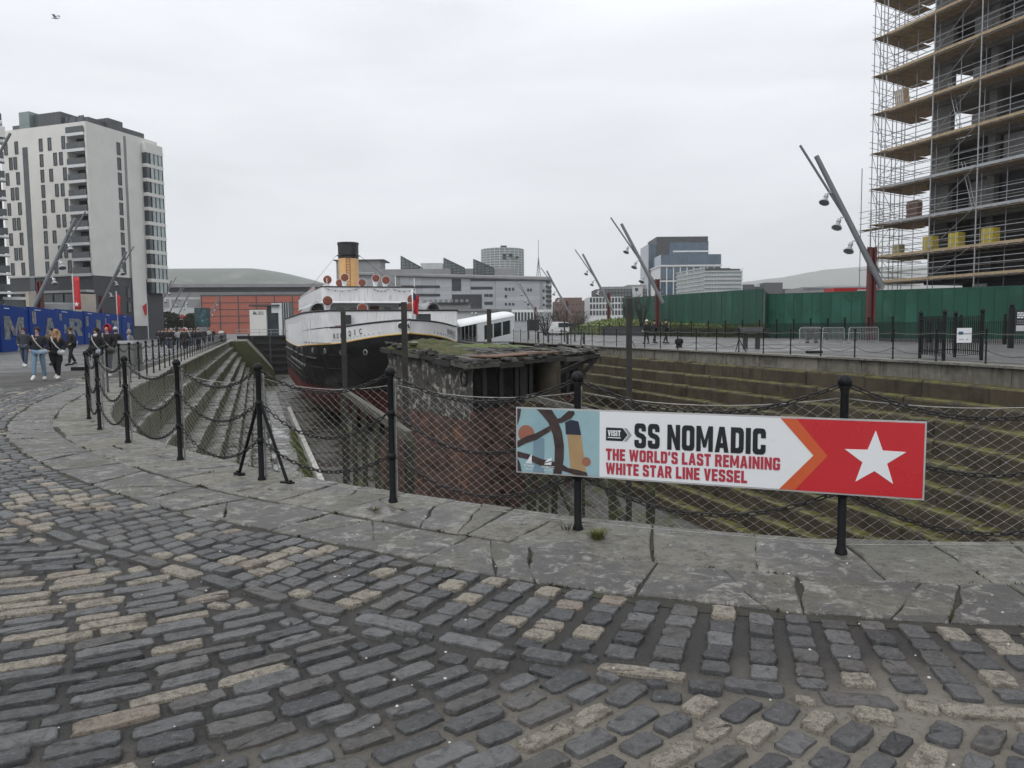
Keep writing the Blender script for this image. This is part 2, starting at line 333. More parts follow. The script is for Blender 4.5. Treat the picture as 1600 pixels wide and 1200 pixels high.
GLYPH={'I':(4,[[(0,0),(4,0),(4,16),(0,16)]]),'L':(9,[[(0,0),(9,0),(9,3.5),(4,3.5),(4,16),(0,16)]]),'T':(10,[[(3,0),(7,0),(7,12.5),(10,12.5),(10,16),(0,16),(0,12.5),(3,12.5)]]),
'H':(10.5,[[(0,0),(4,0),(4,6.3),(6.5,6.3),(6.5,0),(10.5,0),(10.5,16),(6.5,16),(6.5,9.7),(4,9.7),(4,16),(0,16)]]),'E':(9,[[(0,0),(9,0),(9,3.4),(4,3.4),(4,6.4),(8.3,6.4),(8.3,9.6),(4,9.6),(4,12.6),(9,12.6),(9,16),(0,16)]]),
'N':(10.8,[[(0,0),(3.7,0),(3.7,8.5),(7.2,0),(10.8,0),(10.8,16),(7.1,16),(7.1,7.5),(3.6,16),(0,16)]]),'M':(13.6,[[(0,0),(3.7,0),(3.7,8.8),(5.6,2.5),(8,2.5),(9.9,8.8),(9.9,0),(13.6,0),(13.6,16),(9.9,16),(6.8,7.2),(3.7,16),(0,16)]]),
'W':(15.6,[[(2.6,0),(6,0),(7.8,8.6),(9.6,0),(13,0),(15.6,16),(11.8,16),(10.9,7.5),(9.3,16),(6.3,16),(4.7,7.5),(3.8,16),(0,16)]]),'V':(10.8,[[(3.4,0),(7.4,0),(10.8,16),(6.8,16),(5.4,6),(4,16),(0,16)]]),
'A':(11.4,[[(0,0),(3.8,0),(4.3,2.8),(7.1,2.8),(7.6,0),(11.4,0),(7.8,16),(3.6,16)],[(4.9,5.9),(6.5,5.9),(5.7,10.6)]]),
'O':(10.5,[[(2.5,0),(8,0),(9.8,.8),(10.5,2.5),(10.5,13.5),(9.8,15.2),(8,16),(2.5,16),(.7,15.2),(0,13.5),(0,2.5),(.7,.8)],[(4.6,3.2),(5.9,3.2),(6.6,3.9),(6.6,12.1),(5.9,12.8),(4.6,12.8),(3.9,12.1),(3.9,3.9)]]),
'C':(10.2,[[(2.5,0),(7.8,0),(9.5,.8),(10.2,2.4),(10.2,6),(6.4,6),(6.4,3.8),(5.8,3.2),(4.6,3.2),(3.9,3.9),(3.9,12.1),(4.6,12.8),(5.8,12.8),(6.4,12.2),(6.4,10),(10.2,10),(10.2,13.6),(9.5,15.2),(7.8,16),(2.5,16),(.7,15.2),(0,13.5),(0,2.5),(.7,.8)]]),
'G':(10.4,[[(2.5,0),(7.8,0),(9.7,.8),(10.4,2.4),(10.4,8.6),(5.3,8.6),(5.3,5.7),(6.6,5.7),(6.6,3.8),(5.9,3.2),(4.6,3.2),(3.9,3.9),(3.9,12.1),(4.6,12.8),(5.9,12.8),(6.6,12.1),(6.6,10.6),(10.4,10.6),(10.4,13.6),(9.7,15.2),(7.8,16),(2.5,16),(.7,15.2),(0,13.5),(0,2.5),(.7,.8)]]),
'D':(10.4,[[(0,0),(7.6,0),(9.6,.9),(10.4,2.8),(10.4,13.2),(9.6,15.1),(7.6,16),(0,16)],[(3.9,3.3),(5.7,3.3),(6.5,4.1),(6.5,11.9),(5.7,12.7),(3.9,12.7)]]),
'R':(10.8,[[(0,0),(3.9,0),(3.9,5.8),(5.1,5.8),(6.7,0),(10.8,0),(8.7,6.9),(10.3,8.6),(10.3,13.4),(9.6,15.2),(7.8,16),(0,16)],[(3.9,8.9),(5.7,8.9),(6.4,9.6),(6.4,12.1),(5.7,12.8),(3.9,12.8)]]),
'S':(10.2,[[(2.5,0),(7.7,0),(9.5,.8),(10.2,2.5),(10.2,7.2),(8.3,9),(4.6,10.1),(3.9,10.7),(3.9,12.2),(4.5,12.8),(5.7,12.8),(6.3,12.2),(6.3,10.9),(10,10.9),(10,13.6),(9.3,15.2),(7.6,16),(2.5,16),(.8,15.2),(.1,13.6),(.1,9.2),(1.9,7.3),(5.6,6.2),(6.3,5.6),(6.3,3.8),(5.7,3.2),(4.5,3.2),(3.9,3.8),(3.9,5.2),(0,5.2),(0,2.5),(.7,.8)]]),"'":(3.6,[[(0,11),(2.6,11),(3.6,16),(0,16)]])}
def heavy(body, o, rx, up, x0, y0, w, h, m, parent, lift=.006, gap=1.5):
    """condensed heavy capitals from the outlines above, filled and fitted into a box of the plane"""
    c=bpy.data.curves.new('t','CURVE'); c.dimensions='2D'; c.fill_mode='FRONT'; x=0
    for ch in body:
        if ch==' ': x+=5; continue
        wd,loops=GLYPH[ch]
        for lp in loops:
            sp=c.splines.new('POLY'); sp.points.add(len(lp)-1); sp.use_cyclic_u=True
            for p,q in zip(sp.points,lp): p.co=(x+q[0],q[1],0,1)
        x+=wd+gap
    x-=gap; ob=bpy.data.objects.new('t',c); COL.objects.link(ob); dg=bpy.context.evaluated_depsgraph_get(); me=bpy.data.meshes.new_from_object(ob.evaluated_get(dg))
    n=rx.cross(up).normalized(); b=MB(); b.add([o+rx*(x0+v.co.x/x*w)+up*(y0+v.co.y/16*h)+n*lift for v in me.vertices],[tuple(p.vertices) for p in me.polygons])
    bpy.data.objects.remove(ob); bpy.data.meshes.remove(me); bpy.data.curves.remove(c)
    return b.build('lettering', m, parent, fix=False)
def copy_tree(o, parent=None):
    c=o.copy(); COL.objects.link(c); c.parent=parent
    for ch in o.children: copy_tree(ch, c)
    return c
# ================================================================ THE DOCK OUTLINE
POST_PX = [(139,655),(156,672),(200,692),(282,719),(409,751),(614,785),(903,828),(1314,865)]
POSTS = [at(x,y,z=.02) for x,y in POST_PX]
puv = [toUV(p) for p in POSTS]
UL, UR = -3.55, 21.75                       # straight side walls (line of the posts)
ctrl = [(UL,150),(UL,110),(UL,80),(UL,60),(UL,45),(UL,34),(UL,27),(UL+.03,22.5),(UL+.22,18.6)] + puv
ctrl += [(5.5,3.25),(7.3,2.85),(9.1,2.7)]
ctrl += [(18.2-u if u>-3 else 18.2-u, v) for u,v in reversed(ctrl[9:-1])] + [(UR-.2,18.6),(UR-.03,22.5),(UR,27),(UR,34),(UR,45),(UR,60),(UR,80),(UR,110),(UR,150)]
def catmull(pts, step=.12):
    out=[]; P=[np.array(p) for p in pts]; P=[2*P[0]-P[1]]+P+[2*P[-1]-P[-2]]
    for i in range(1,len(P)-2):
        n=max(2,int(np.linalg.norm(P[i+1]-P[i])/step))
        for k in range(n):
            t=k/n; a,b,c,d=P[i-1:i+3]
            out.append(.5*((2*b)+(-a+c)*t+(2*a-5*b+4*c-d)*t*t+(-a+3*b-3*c+d)*t**3))
    out.append(P[-2]); return np.array(out)
cur = catmull(ctrl)
seg=np.r_[0,np.cumsum(np.linalg.norm(np.diff(cur,axis=0),axis=1))]
SS=np.arange(0,seg[-1],.1); CU=np.c_[np.interp(SS,seg,cur[:,0]),np.interp(SS,seg,cur[:,1])]
for _ in range(60):                          # ease the kinks of the hand measured points
    CU[1:-1]=.25*CU[:-2]+.5*CU[1:-1]+.25*CU[2:]
TG=np.gradient(CU,axis=0); TG/=np.linalg.norm(TG,axis=1)[:,None]
for _ in range(80):
    TG[1:-1]=.25*TG[:-2]+.5*TG[1:-1]+.25*TG[2:]
TG/=np.linalg.norm(TG,axis=1)[:,None]
NR=np.c_[TG[:,1],-TG[:,0]]                   # points out of the dock (towards the camera at the head)
if NR[len(NR)//2][1]>0: NR=-NR
i0=int(np.argmin(np.linalg.norm(CU-np.array(puv[6]),axis=1))); S0=SS[i0]; SS=SS-S0   # s = 0 at the post beside the sign
def dk(s, o, z=None):
    """point at arc length s, o metres outwards from the coping edge (edge = post line moved 0.2 m inwards)"""
    q=o-.2
    cu=np.array([np.interp(s,SS,CU[:,0]),np.interp(s,SS,CU[:,1])]); n=np.array([np.interp(s,SS,NR[:,0]),np.interp(s,SS,NR[:,1])])
    p=cu+n*q; return UV(p[0],p[1],gz(p[0]) if z is None else z)
def s_at(u=None, v=None, left=True):
    ii = np.where(SS<0)[0] if left else np.where(SS>8)[0]
    return SS[ii[np.argmin(abs(CU[ii,1]-v))]]
def dock_dist(x, y):
    """signed distance outwards from the coping edge, arc length"""
    u=x*DU.x+y*DU.y; v=x*DV.x+y*DV.y
    d=(CU[::3,0]-u)**2+(CU[::3,1]-v)**2; k=int(np.argmin(d))*3
    return ((u-CU[k,0])*NR[k,0]+(v-CU[k,1])*NR[k,1])+.2, SS[k]
FLOOR=-6.4
# ================================================================ GROUND
m,t,b = _start('wet_ground')
g=N(t,'ShaderNodeNewGeometry').outputs['Position']
n1=_noise(t,g,.45,6,.6,.5); n2=_noise(t,g,16,6,.75); n3=_noise(t,g,90,3,.7)
n5=_noise(t,g,230,3,.8); n6=_noise(t,g,38,5,.75)
spx=N(t,'ShaderNodeSeparateXYZ'); t.links.new(g,spx.inputs[0]); sand=_ramp(t,_math(t,'SUBTRACT',_math(t,'MULTIPLY',spx.outputs[0],.3),spx.outputs[1]),-3.3,-2.5,-.15,.13)
c=_mixc(t,(.055,.053,.05),(.38,.345,.29),_ramp(t,_math(t,'ADD',n1,sand),.4,.62)); c=_mixc(t,c,(.04,.038,.036),_ramp(t,n6,.53,.68,0,.7)); c=_mixc(t,c,(.42,.39,.34),_ramp(t,n5,.54,.66,0,.75)); c=_mixc(t,c,(.025,.024,.023),_ramp(t,n2,.58,.78,0,.6))
t.links.new(c,b.inputs['Base Color']); t.links.new(_ramp(t,n1,.35,.6,.5,.85),b.inputs['Roughness']); _bump(t,b,_math(t,'ADD',n6,_math(t,'MULTIPLY',n5,.8)),1.0,.03); M['ground']=m
m,t,b = _start('far_setts')
g=N(t,'ShaderNodeNewGeometry').outputs['Position']
mpp=N(t,'ShaderNodeMapping'); mpp.inputs['Rotation'].default_value=(0,0,-DA); t.links.new(g,mpp.inputs[0])
br=N(t,'ShaderNodeTexBrick'); br.inputs['Scale'].default_value=1; br.inputs['Brick Width'].default_value=.26; br.inputs['Row Height'].default_value=.14; br.inputs['Mortar Size'].default_value=.016
br.inputs['Color1'].default_value=(.11,.11,.113,1); br.inputs['Color2'].default_value=(.2,.197,.19,1); br.inputs['Mortar'].default_value=(.045,.043,.04,1); t.links.new(mpp.outputs[0],br.inputs['Vector'])
c=_mixc(t,br.outputs['Color'],(.06,.06,.062),_ramp(t,_noise(t,g,.22,6,.65,.6),.45,.65,0,.8)); t.links.new(c,b.inputs['Base Color'])
t.links.new(_ramp(t,_noise(t,g,.3,4),.4,.6,.42,.75),b.inputs['Roughness']); _bump(t,b,br.outputs['Fac'],-.6,.02); M['far_setts']=m
M['mud']=None
gb=MB()
# left and right sheets to the horizon, the far end beyond the gate, and a fan round the head of the dock
FAR=2600
def quad(mb,a,b_,c_,d,mi=0): mb.add([a,b_,c_,d],[(0,1,2,3)],mi)
idx=list(range(0,len(SS),4)); 
if idx[-1]!=len(SS)-1: idx.append(len(SS)-1)
def edgept(i):                               # inner edge of the ground, under the coping
    p=CU[i]+NR[i]*.15; return p
def outpt(i):
    p=CU[i]; 
    if i<len(SS)*.5 and p[1]>19: return np.array([-40.,p[1]])
    if i>=len(SS)*.5 and p[1]>19: return np.array([62.,p[1]])
    k=p-np.array([9.1,19.0]); L=np.linalg.norm(k); k/=L
    return np.array([9.1,19.0])+k*(51.0 if p[0]<9.1 else 52.9)
for a_,b_ in zip(idx[:-1],idx[1:]):
    for f0,f1 in ((0,.03),(.03,.08),(.08,.2),(.2,.5),(.5,1)):
        q=[]
        for i,f in ((a_,f0),(b_,f0),(b_,f1),(a_,f1)):
            p=edgept(i)*(1-f)+outpt(i)*f; q.append(UV(p[0],p[1],gz(p[0])))
        quad(gb,q[0],q[1],q[2],q[3])
ground=gb.build('ground',M['far_setts']); tag(ground,kind='structure')
gb=MB()
for (u0,u1,v0,v1) in ((-40,UL-.15,149.6,FAR),(UL-.15,UR+.15,152,FAR),(UR+.15,62,149.6,FAR),(-FAR,-40,-60,FAR),(62,FAR,-60,FAR),(-40,62,-60,-33)):
    quad(gb,UV(u0,v0,gz(u0)-.012),UV(u1,v0,gz(u1)-.012),UV(u1,v1,gz(u1)-.012),UV(u0,v1,gz(u0)-.012))
og=gb.build('terrain',M['far_setts']); tag(og,kind='structure')
# ================================================================ SETTS AND FLAGS
def sett_material(name, joined):
    """dark basalt and pale granite setts; each stone carries its own kind (r) and tone (g)"""
    m,t,b=_start(name)
    g=N(t,'ShaderNodeNewGeometry').outputs['Position']
    if joined: at_=N(t,'ShaderNodeAttribute',attribute_name='stone').outputs['Color']
    else: at_=N(t,'ShaderNodeObjectInfo').outputs['Color']
    sp=N(t,'ShaderNodeSeparateColor'); t.links.new(at_,sp.inputs[0]); kind,tone,third=sp.outputs[0],sp.outputs[1],sp.outputs[2]
    n1=_noise(t,g,17,7,.7,.4); n2=_noise(t,g,170,4,.85); n3=_noise(t,g,.6,5,.6,.4); n4=_noise(t,g,45,5,.7)
    dark=_mixc(t,(.032,.034,.037),(.13,.132,.133),tone); dark=_mixc(t,dark,(.1,.09,.078),_ramp(t,third,.8,.9,0,.55))
    dark=_mixc(t,dark,(.022,.023,.024),_ramp(t,n1,.48,.64,0,.8)); dark=_mixc(t,dark,(.19,.188,.18),_ramp(t,n4,.54,.68,0,.5))
    grn=_mixc(t,(.18,.155,.125),(.55,.5,.41),_ramp(t,n2,.38,.6)); grn=_mixc(t,grn,(.3,.235,.19),_ramp(t,third,.9,.95,0,.6)); grn=_mixc(t,grn,(.09,.08,.066),_ramp(t,n1,.5,.66,0,.75)); grn=_mixc(t,grn,(.12,.11,.09),_ramp(t,n4,.52,.62,0,.7))
    c=_mixc(t,dark,grn,kind); c=_mixc(t,c,(.16,.15,.135),_math(t,'MULTIPLY',_ramp(t,n3,.5,.68,.05,.5),_ramp(t,n1,.35,.6)))
    t.links.new(c,b.inputs['Base Color']); t.links.new(_math(t,'ADD',_ramp(t,n1,.3,.7,.2,.46),_math(t,'MULTIPLY',kind,.42)),b.inputs['Roughness'])
    _bump(t,b,_math(t,'ADD',_math(t,'MULTIPLY',n1,1.5),_math(t,'MULTIPLY',n2,_math(t,'ADD',_math(t,'MULTIPLY',kind,.8),.15))),1.0,.013); return m
M['sett']=sett_material('sett_stone',False); M['setts']=sett_material('sett_stones',True)
from mathutils import noise as mnoise
_dummy=0
def stone_kind(x,y,r):
    n=mnoise.noise(Vector((x*.55+3,y*.55,0)))+.5*mnoise.noise(Vector((x*1.5,y*1.5,7)))
    k=1.0 if r.random()<min(.75,max(.05,.17+.75*n)) else 0.0
    return (k,r.random(),r.random(),1.0)
rs=random.Random(5)
def sett_shape(n, rings, seed):
    """unit sett, 1 x 1 across, worn and chipped; returns verts (x,y,z in metres for z) and faces"""
    r=random.Random(seed); vs=[]; fs=[]
    pts=[]
    for k in range(n):
        a=2*math.pi*(k+.5)/n; ca,sa=math.cos(a),math.sin(a); e=.34
        x=math.copysign(abs(ca)**e,ca)*.5; y=math.copysign(abs(sa)**e,sa)*.5
        pts.append((x*(1+r.uniform(-.1,.03)),y*(1+r.uniform(-.17,.05)))) if r.random()<.88 else pts.append((x*r.uniform(.86,.95),y*r.uniform(.76,.92)))
    tx,ty=r.uniform(-.009,.009),r.uniform(-.006,.006); base=r.uniform(.012,.022)
    for sc,z,j in rings:
        for (x,y) in pts: vs.append((x*sc,y*sc,(z if z<0 else base*z+tx*x+ty*y+r.uniform(-j,j))))
    R_=len(rings)
    for i in range(R_-1):
        for k in range(n): k2=(k+1)%n; fs.append((i*n+k,i*n+k2,(i+1)*n+k2,(i+1)*n+k))
    vs.append((0,0,base*rings[-1][1]+r.uniform(-.002,.002)))
    for k in range(n): fs.append(((R_-1)*n+k,(R_-1)*n+(k+1)%n,len(vs)-1))
    return np.array(vs),fs
NEARV=[sett_shape(18,[(1.02,-.02,0),(1.0,.7,.003),(.965,.95,.002),(.88,1.0,.0025),(.45,.98,.0035)],100+i) for i in range(60)]
FARV=[sett_shape(8,[(1.02,-.015,0),(.98,.75,.001),(.86,1.0,.0015)],300+i) for i in range(24)]
near_me=[]
for vs_,fs_ in NEARV:
    me=bpy.data.meshes.new('cobble'); me.from_pydata([tuple(v) for v in vs_],[],fs_); me.polygons.foreach_set('use_smooth',[True]*len(fs_)); me.materials.append(M['sett']); me.update(); near_me.append(me)
sett=[]                                                   # (x,y,angle,length,width)
CX,CY=-4.2,7.9
def infr(x,y,mg=1.3):
    return y>1.6 and abs(x)<.70*y+mg
rr=1.6
while rr<24:
    w=rs.uniform(.088,.114); a=rs.uniform(0,.3); lbias=rs.uniform(.92,1.08)
    while a<2*math.pi:
        x0=CX+rr*math.cos(a); y0=CY+rr*math.sin(a)
        L=min(.34,max(.145,(.218-.03*x0)))*lbias*rs.uniform(.78,1.25); da=(L+.03)/rr; am=a+da/2; a+=da
        x=CX+rr*math.cos(am); y=CY+rr*math.sin(am)
        if not infr(x,y) or y>21 : continue
        o,s=dock_dist(x,y)
        if o<2.42+.3*L*abs(math.sin(am+math.pi/2-math.atan2(*(dk(s+.1,2)-dk(s,2)).yx)))+.03: continue
        sett.append((x,y,am+math.pi/2+rs.uniform(-.05,.05),L,w*rs.uniform(.88,1.06)))
    rr+=w+.029
s=-26.0
while s<9:                                                # the band of courses laid square to the coping
    w=rs.uniform(.125,.155); o=1.42+rs.uniform(-.02,.05); first=1
    while o<2.2:
        L=rs.uniform(.115,.17)
        if o+L>2.24: L=max(.09,2.24-o)
        p=dk(s,o+L/2); n=dk(s,o+L/2+.1)-p
        if infr(p.x,p.y): sett.append((p.x,p.y,math.atan2(n.y,n.x)+rs.uniform(-.05,.05),L,w))
        o+=L+.015
    s+=w+.021
s=-26.0
while s<9:                                                # single row of long stones along it
    L=rs.uniform(.24,.42); p=dk(s+L/2,2.32); q=dk(s+L/2+.1,2.32)-p
    if infr(p.x,p.y): sett.append((p.x,p.y,math.atan2(q.y,q.x)+rs.uniform(-.03,.03),L,rs.uniform(.1,.13)))
    s+=L+.03
A_=np.array(sett); fill=[]                                # small stones wedged into the bare places
def free(x,y,hw,hh):
    dx,dy=x-A_[:,0],y-A_[:,1]; ca,sa=np.cos(A_[:,2]),np.sin(A_[:,2]); lx,ly=abs(dx*ca+dy*sa),abs(-dx*sa+dy*ca)
    return not np.any((lx<A_[:,3]/2+hw)&(ly<A_[:,4]/2+hh))
for (step,L,w,hw) in ((.06,.15,.095,.062),(.05,.09,.07,.044)):
    new=[]
    for x in np.arange(-5.5,3.2,step):
        for y in np.arange(2.2,8.2,step):
            if not infr(x,y,.3): continue
            xx,yy=x+rs.uniform(-.01,.01),y+rs.uniform(-.01,.01)
            if not free(xx,yy,hw,hw): continue
            o_,s_=dock_dist(xx,yy)
            if o_<1.5: continue
            if new and np.any(np.hypot(np.array(new)[:,0]-xx,np.array(new)[:,1]-yy)<L*.95): continue
            q=dk(s_+.1,2)-dk(s_,2); new.append((xx,yy,math.atan2(q.y,q.x)+rs.uniform(-.3,.3),L*rs.uniform(.8,1.1),w*rs.uniform(.85,1.1)))
    sett+=new; A_=np.array(sett)
bed=MB()
sA=np.arange(-30,10.01,.5)
for s0,s1 in zip(sA[:-1],sA[1:]):
    for o0,o1 in ((1.15,2.3),(2.3,4.5),(4.5,9),(9,22)):
        quad(bed,*[dk(a_,o_)+Vector((0,0,.004)) for a_,o_ in ((s0,o0),(s1,o0),(s1,o1),(s0,o1))])
pavement=bed.build('pavement',M['ground']); tag(pavement,kind='structure')
def shown(q): 
    x,y=q[0],q[1]; return (q[3]*q[4])/(x*x+y*y+2.4)*(1 if abs(x)<.685*y and y>2.35 else .02)
sett.sort(key=shown, reverse=True)
for k,(x,y,a,L,w) in enumerate(sett[:300]):
    o=link('cobble',near_me[k%len(near_me)],pavement,(x,y,gz(x*DU.x+y*DU.y)+.004)); o.rotation_euler=(0,0,a+(math.pi if rs.random()<.5 else 0)); o.scale=(L,w,rs.uniform(.75,1.3)); o.color=stone_kind(x,y,rs)
V=[];F=[];nb=0;KC=[]
for (x,y,a,L,w) in sett[300:]:
    vs_,fs_=(NEARV[rs.randrange(len(NEARV))] if math.hypot(x,y)<4.2 else FARV[rs.randrange(len(FARV))])
    ca,sa=math.cos(a),math.sin(a); q=np.empty_like(vs_); q[:,0]=x+vs_[:,0]*L*ca-vs_[:,1]*w*sa; q[:,1]=y+vs_[:,0]*L*sa+vs_[:,1]*w*ca; q[:,2]=vs_[:,2]*rs.uniform(.8,1.3)+gz(x*DU.x+y*DU.y)+.004
    V.append(q); F += [tuple(i+nb for i in f) for f in fs_]; nb+=len(q); KC += [stone_kind(x,y,rs)]*len(q)
me=bpy.data.meshes.new('cobbles'); me.from_pydata(np.concatenate(V).tolist(),[],F); me.polygons.foreach_set('use_smooth',[True]*len(F)); me.materials.append(M['setts']); me.update()
ca_=me.color_attributes.new('stone','FLOAT_COLOR','POINT'); ca_.data.foreach_set('color',np.array(KC,dtype=np.float32).ravel())
tag(link('cobbles',me,pavement),kind='stuff')
# ---- flagstones of the apron
def flag_material(name,k,sh):
    m,t,b=_start(name)
    gn=N(t,'ShaderNodeNewGeometry'); g=gn.outputs['Position']; rnd=N(t,'ShaderNodeObjectInfo').outputs['Random']
    n1=_noise(t,g,1.6,7,.68,.8); n2=_noise(t,g,40,6,.75); n3=_noise(t,g,.8,5,.6,.5)
    m7=_noise(t,g,7.5,7,.72,.5); m8=_noise(t,g,24,6,.75)
    c=_mixc(t,(.15*k,.146*k,.125*k),(.26*k,.25*k,.215*k),_ramp(t,rnd,0,1))
    c=_mixc(t,c,(.215*k,.205*k,.155*k),_ramp(t,n3,.48,.68,0,.7))
    pt=_math(t,'ADD',n1,_ramp(t,rnd,0,1,-.08+sh,.08+sh))
    c=_mixc(t,c,(.066,.063,.066),_ramp(t,pt,.49,.6,0,.8)); c=_mixc(t,c,(.36,.345,.315),_math(t,'MULTIPLY',_ramp(t,_noise(t,g,6.5,8,.78,.9),.52,.58,0,.75),_ramp(t,pt,.44,.54,.15,1)))
    c=_mixc(t,c,(.075,.07,.06),_ramp(t,m7,.51,.6,0,.62)); c=_mixc(t,c,(.05,.046,.04),_ramp(t,m8,.54,.62,0,.7)); c=_mixc(t,c,(.36,.35,.32),_ramp(t,_noise(t,g,120,3,.8),.57,.7,0,.6)); c=_mixc(t,c,(.075,.085,.035),_ramp(t,_noise(t,g,1.1,6,.7,.5),.6,.72,0,.6))
    t.links.new(c,b.inputs['Base Color']); t.links.new(_ramp(t,pt,.46,.56,.8,.36),b.inputs['Roughness']); _bump(t,b,_math(t,'ADD',_math(t,'ADD',n1,m8),_math(t,'MULTIPLY',n2,.7)),.8,.02)
    return m
M['flag']=flag_material('flagstone',1,0); M['flag_dk']=flag_material('flagstone_dark',.72,.1)
apron=MB()
sA=np.arange(-150,42,1.)
for s0,s1 in zip(sA[:-1],sA[1:]):
    quad(apron,*[dk(a_,o_)+Vector((0,0,.007)) for a_,o_ in ((s0,-.05),(s1,-.05),(s1,1.5),(s0,1.5))])
apron=apron.build('stone_apron',mat('joint_dirt',(.035,.033,.026),.9,.4,8,0,.5,40,dirt=((.05,.06,.02),1.4,.55))); tag(apron,kind='structure')
def split(poly, area, r):
    """recursive irregular splitting of a convex polygon"""
    P=np.array(poly); A=.5*abs(np.dot(P[:,0],np.roll(P[:,1],1))-np.dot(P[:,1],np.roll(P[:,0],1)))
    if A<area*r.uniform(.6,1.7): return [poly]
    ext=P.max(0)-P.min(0); c=P.mean(0)+np.array([r.uniform(-.14,.14)*ext[0],r.uniform(-.14,.14)*ext[1]])
    ang=(math.pi/2 if ext[0]>ext[1]*.8 else 0)+r.gauss(0,.5); d=np.array([math.cos(ang),math.sin(ang)]); nn=np.array([-d[1],d[0]])
    a=[];b_=[]; n=len(P)
    for i in range(n):
        p,q=P[i],P[(i+1)%n]; dp,dq=np.dot(p-c,nn),np.dot(q-c,nn)
        (a if dp>=0 else b_).append(tuple(p))
        if dp*dq<0:
            x=tuple(p+(q-p)*dp/(dp-dq)); a.append(x); b_.append(x)
    if len(a)<3 or len(b_)<3: return [poly]
    return split(a,area,r)+split(b_,area,r)
def flagstone(poly, z, r, gap=.0065, m=None, parent=None):
    P=np.array(poly); c=P.mean(0); pts=[]; n=len(P)
    for i in range(n):
        p,q=P[i],P[(i+1)%n]; L=np.linalg.norm(q-p); k=max(1,min(9,int(L/.16)))
        nn=np.array([-(q-p)[1],(q-p)[0]])/max(L,1e-6)
        for j in range(k):
            f=j/k; e=p+(q-p)*f + (nn*r.gauss(0,.011) if j else 0)
            d=c-e; pts.append(e+d/max(np.linalg.norm(d),1e-6)*gap*r.uniform(.5,1.8 if r.random()<.93 else 3.5))
    def ring(sc,dz):
        o=[]
        for e in pts:
            d=c-e; L=np.linalg.norm(d); w=dk(*(e+d*min(.5,sc/max(L,.02)))); o.append(w+Vector((0,0,z+dz)))
        return o
    mb=MB(); vs=ring(-.004,-.055)+ring(0,-.008)+ring(.012,0); k=len(pts); fs=[]
    for i in range(2):
        for j in range(k): fs.append((i*k+j,i*k+(j+1)%k,(i+1)*k+(j+1)%k,(i+1)*k+j))
    fs.append(tuple(2*k+j for j in range(k))); mb.add(vs,fs)
    return mb.build('flagstone',m or M['flag'],parent)
r=random.Random(21); s=-24.0; polys=[]
while s<7.5:
    L=r.uniform(1.4,2.5) if s>-9 else r.uniform(1.1,1.8); j=r.uniform(-.1,.1)
    w1=.74+r.uniform(-.05,.05)
    polys += split([(s,-.16),(s+L,-.16),(s+L+j*.3,w1),(s,w1)],.42 if s<-1 else .62,r); s+=L
s=-24.3
while s<7.5:
    L=r.uniform(1.2,2.3); polys += split([(s,.75),(s+L,.75),(s+L,1.4+r.uniform(-.05,.03)),(s,1.4+r.uniform(-.05,.03))],.34 if s<-1 else .5,r); s+=L
for p in polys: flagstone(p,.022+r.uniform(-.006,.006),r,m=M['flag_dk' if sum(q[1] for q in p)/len(p)>.72 else 'flag'],parent=apron)
mb=MB(); rj=random.Random(4)                               # moss and small weeds in the open joints
for p in polys:
    for i in range(len(p)):
        a_,b_=np.array(p[i]),np.array(p[(i+1)%len(p)])
        if rj.random()<.55: continue
        f0=rj.random()
        for k in range(rj.randint(2,9)):
            f=min(1,max(0,f0+rj.gauss(0,.08))); e=a_+(b_-a_)*f; w=dk(e[0],e[1]); w.z+=.012
            for q in range(3):
                an=rj.uniform(0,6.28); d=Vector((math.cos(an),math.sin(an),0)); h=rj.uniform(.008,.028); mb.add([w-d*.006,w+d*.006,w+Vector((rj.uniform(-.02,.02),rj.uniform(-.02,.02),h))],[(0,1,2)])
tag(mb.build('joint_weeds',M['moss'],apron,fix=False),kind='stuff')
for side in (0,1):                                        # bigger coping slabs down both long quays
    s=-24.3 if side==0 else 14.
    while (s>-140 if side==0 else s<120):
        L=r.uniform(1.3,1.9); a_,b_=(s-L,s) if side==0 else (s,s+L)
        mb=MB(); 
        q=[dk(a_+.012,-.16),dk(b_-.012,-.16),dk(b_-.012,.85),dk(a_+.012,.85)]; dz=.022+r.uniform(-.006,.006)
        mb.add([v-Vector((0,0,.05)) for v in q]+[v+Vector((0,0,dz)) for v in q],[(0,1,5,4),(1,2,6,5),(2,3,7,6),(3,0,4,7),(4,5,6,7)])
        mb.build('flagstone',M['flag'],apron); s += -L if side==0 else L
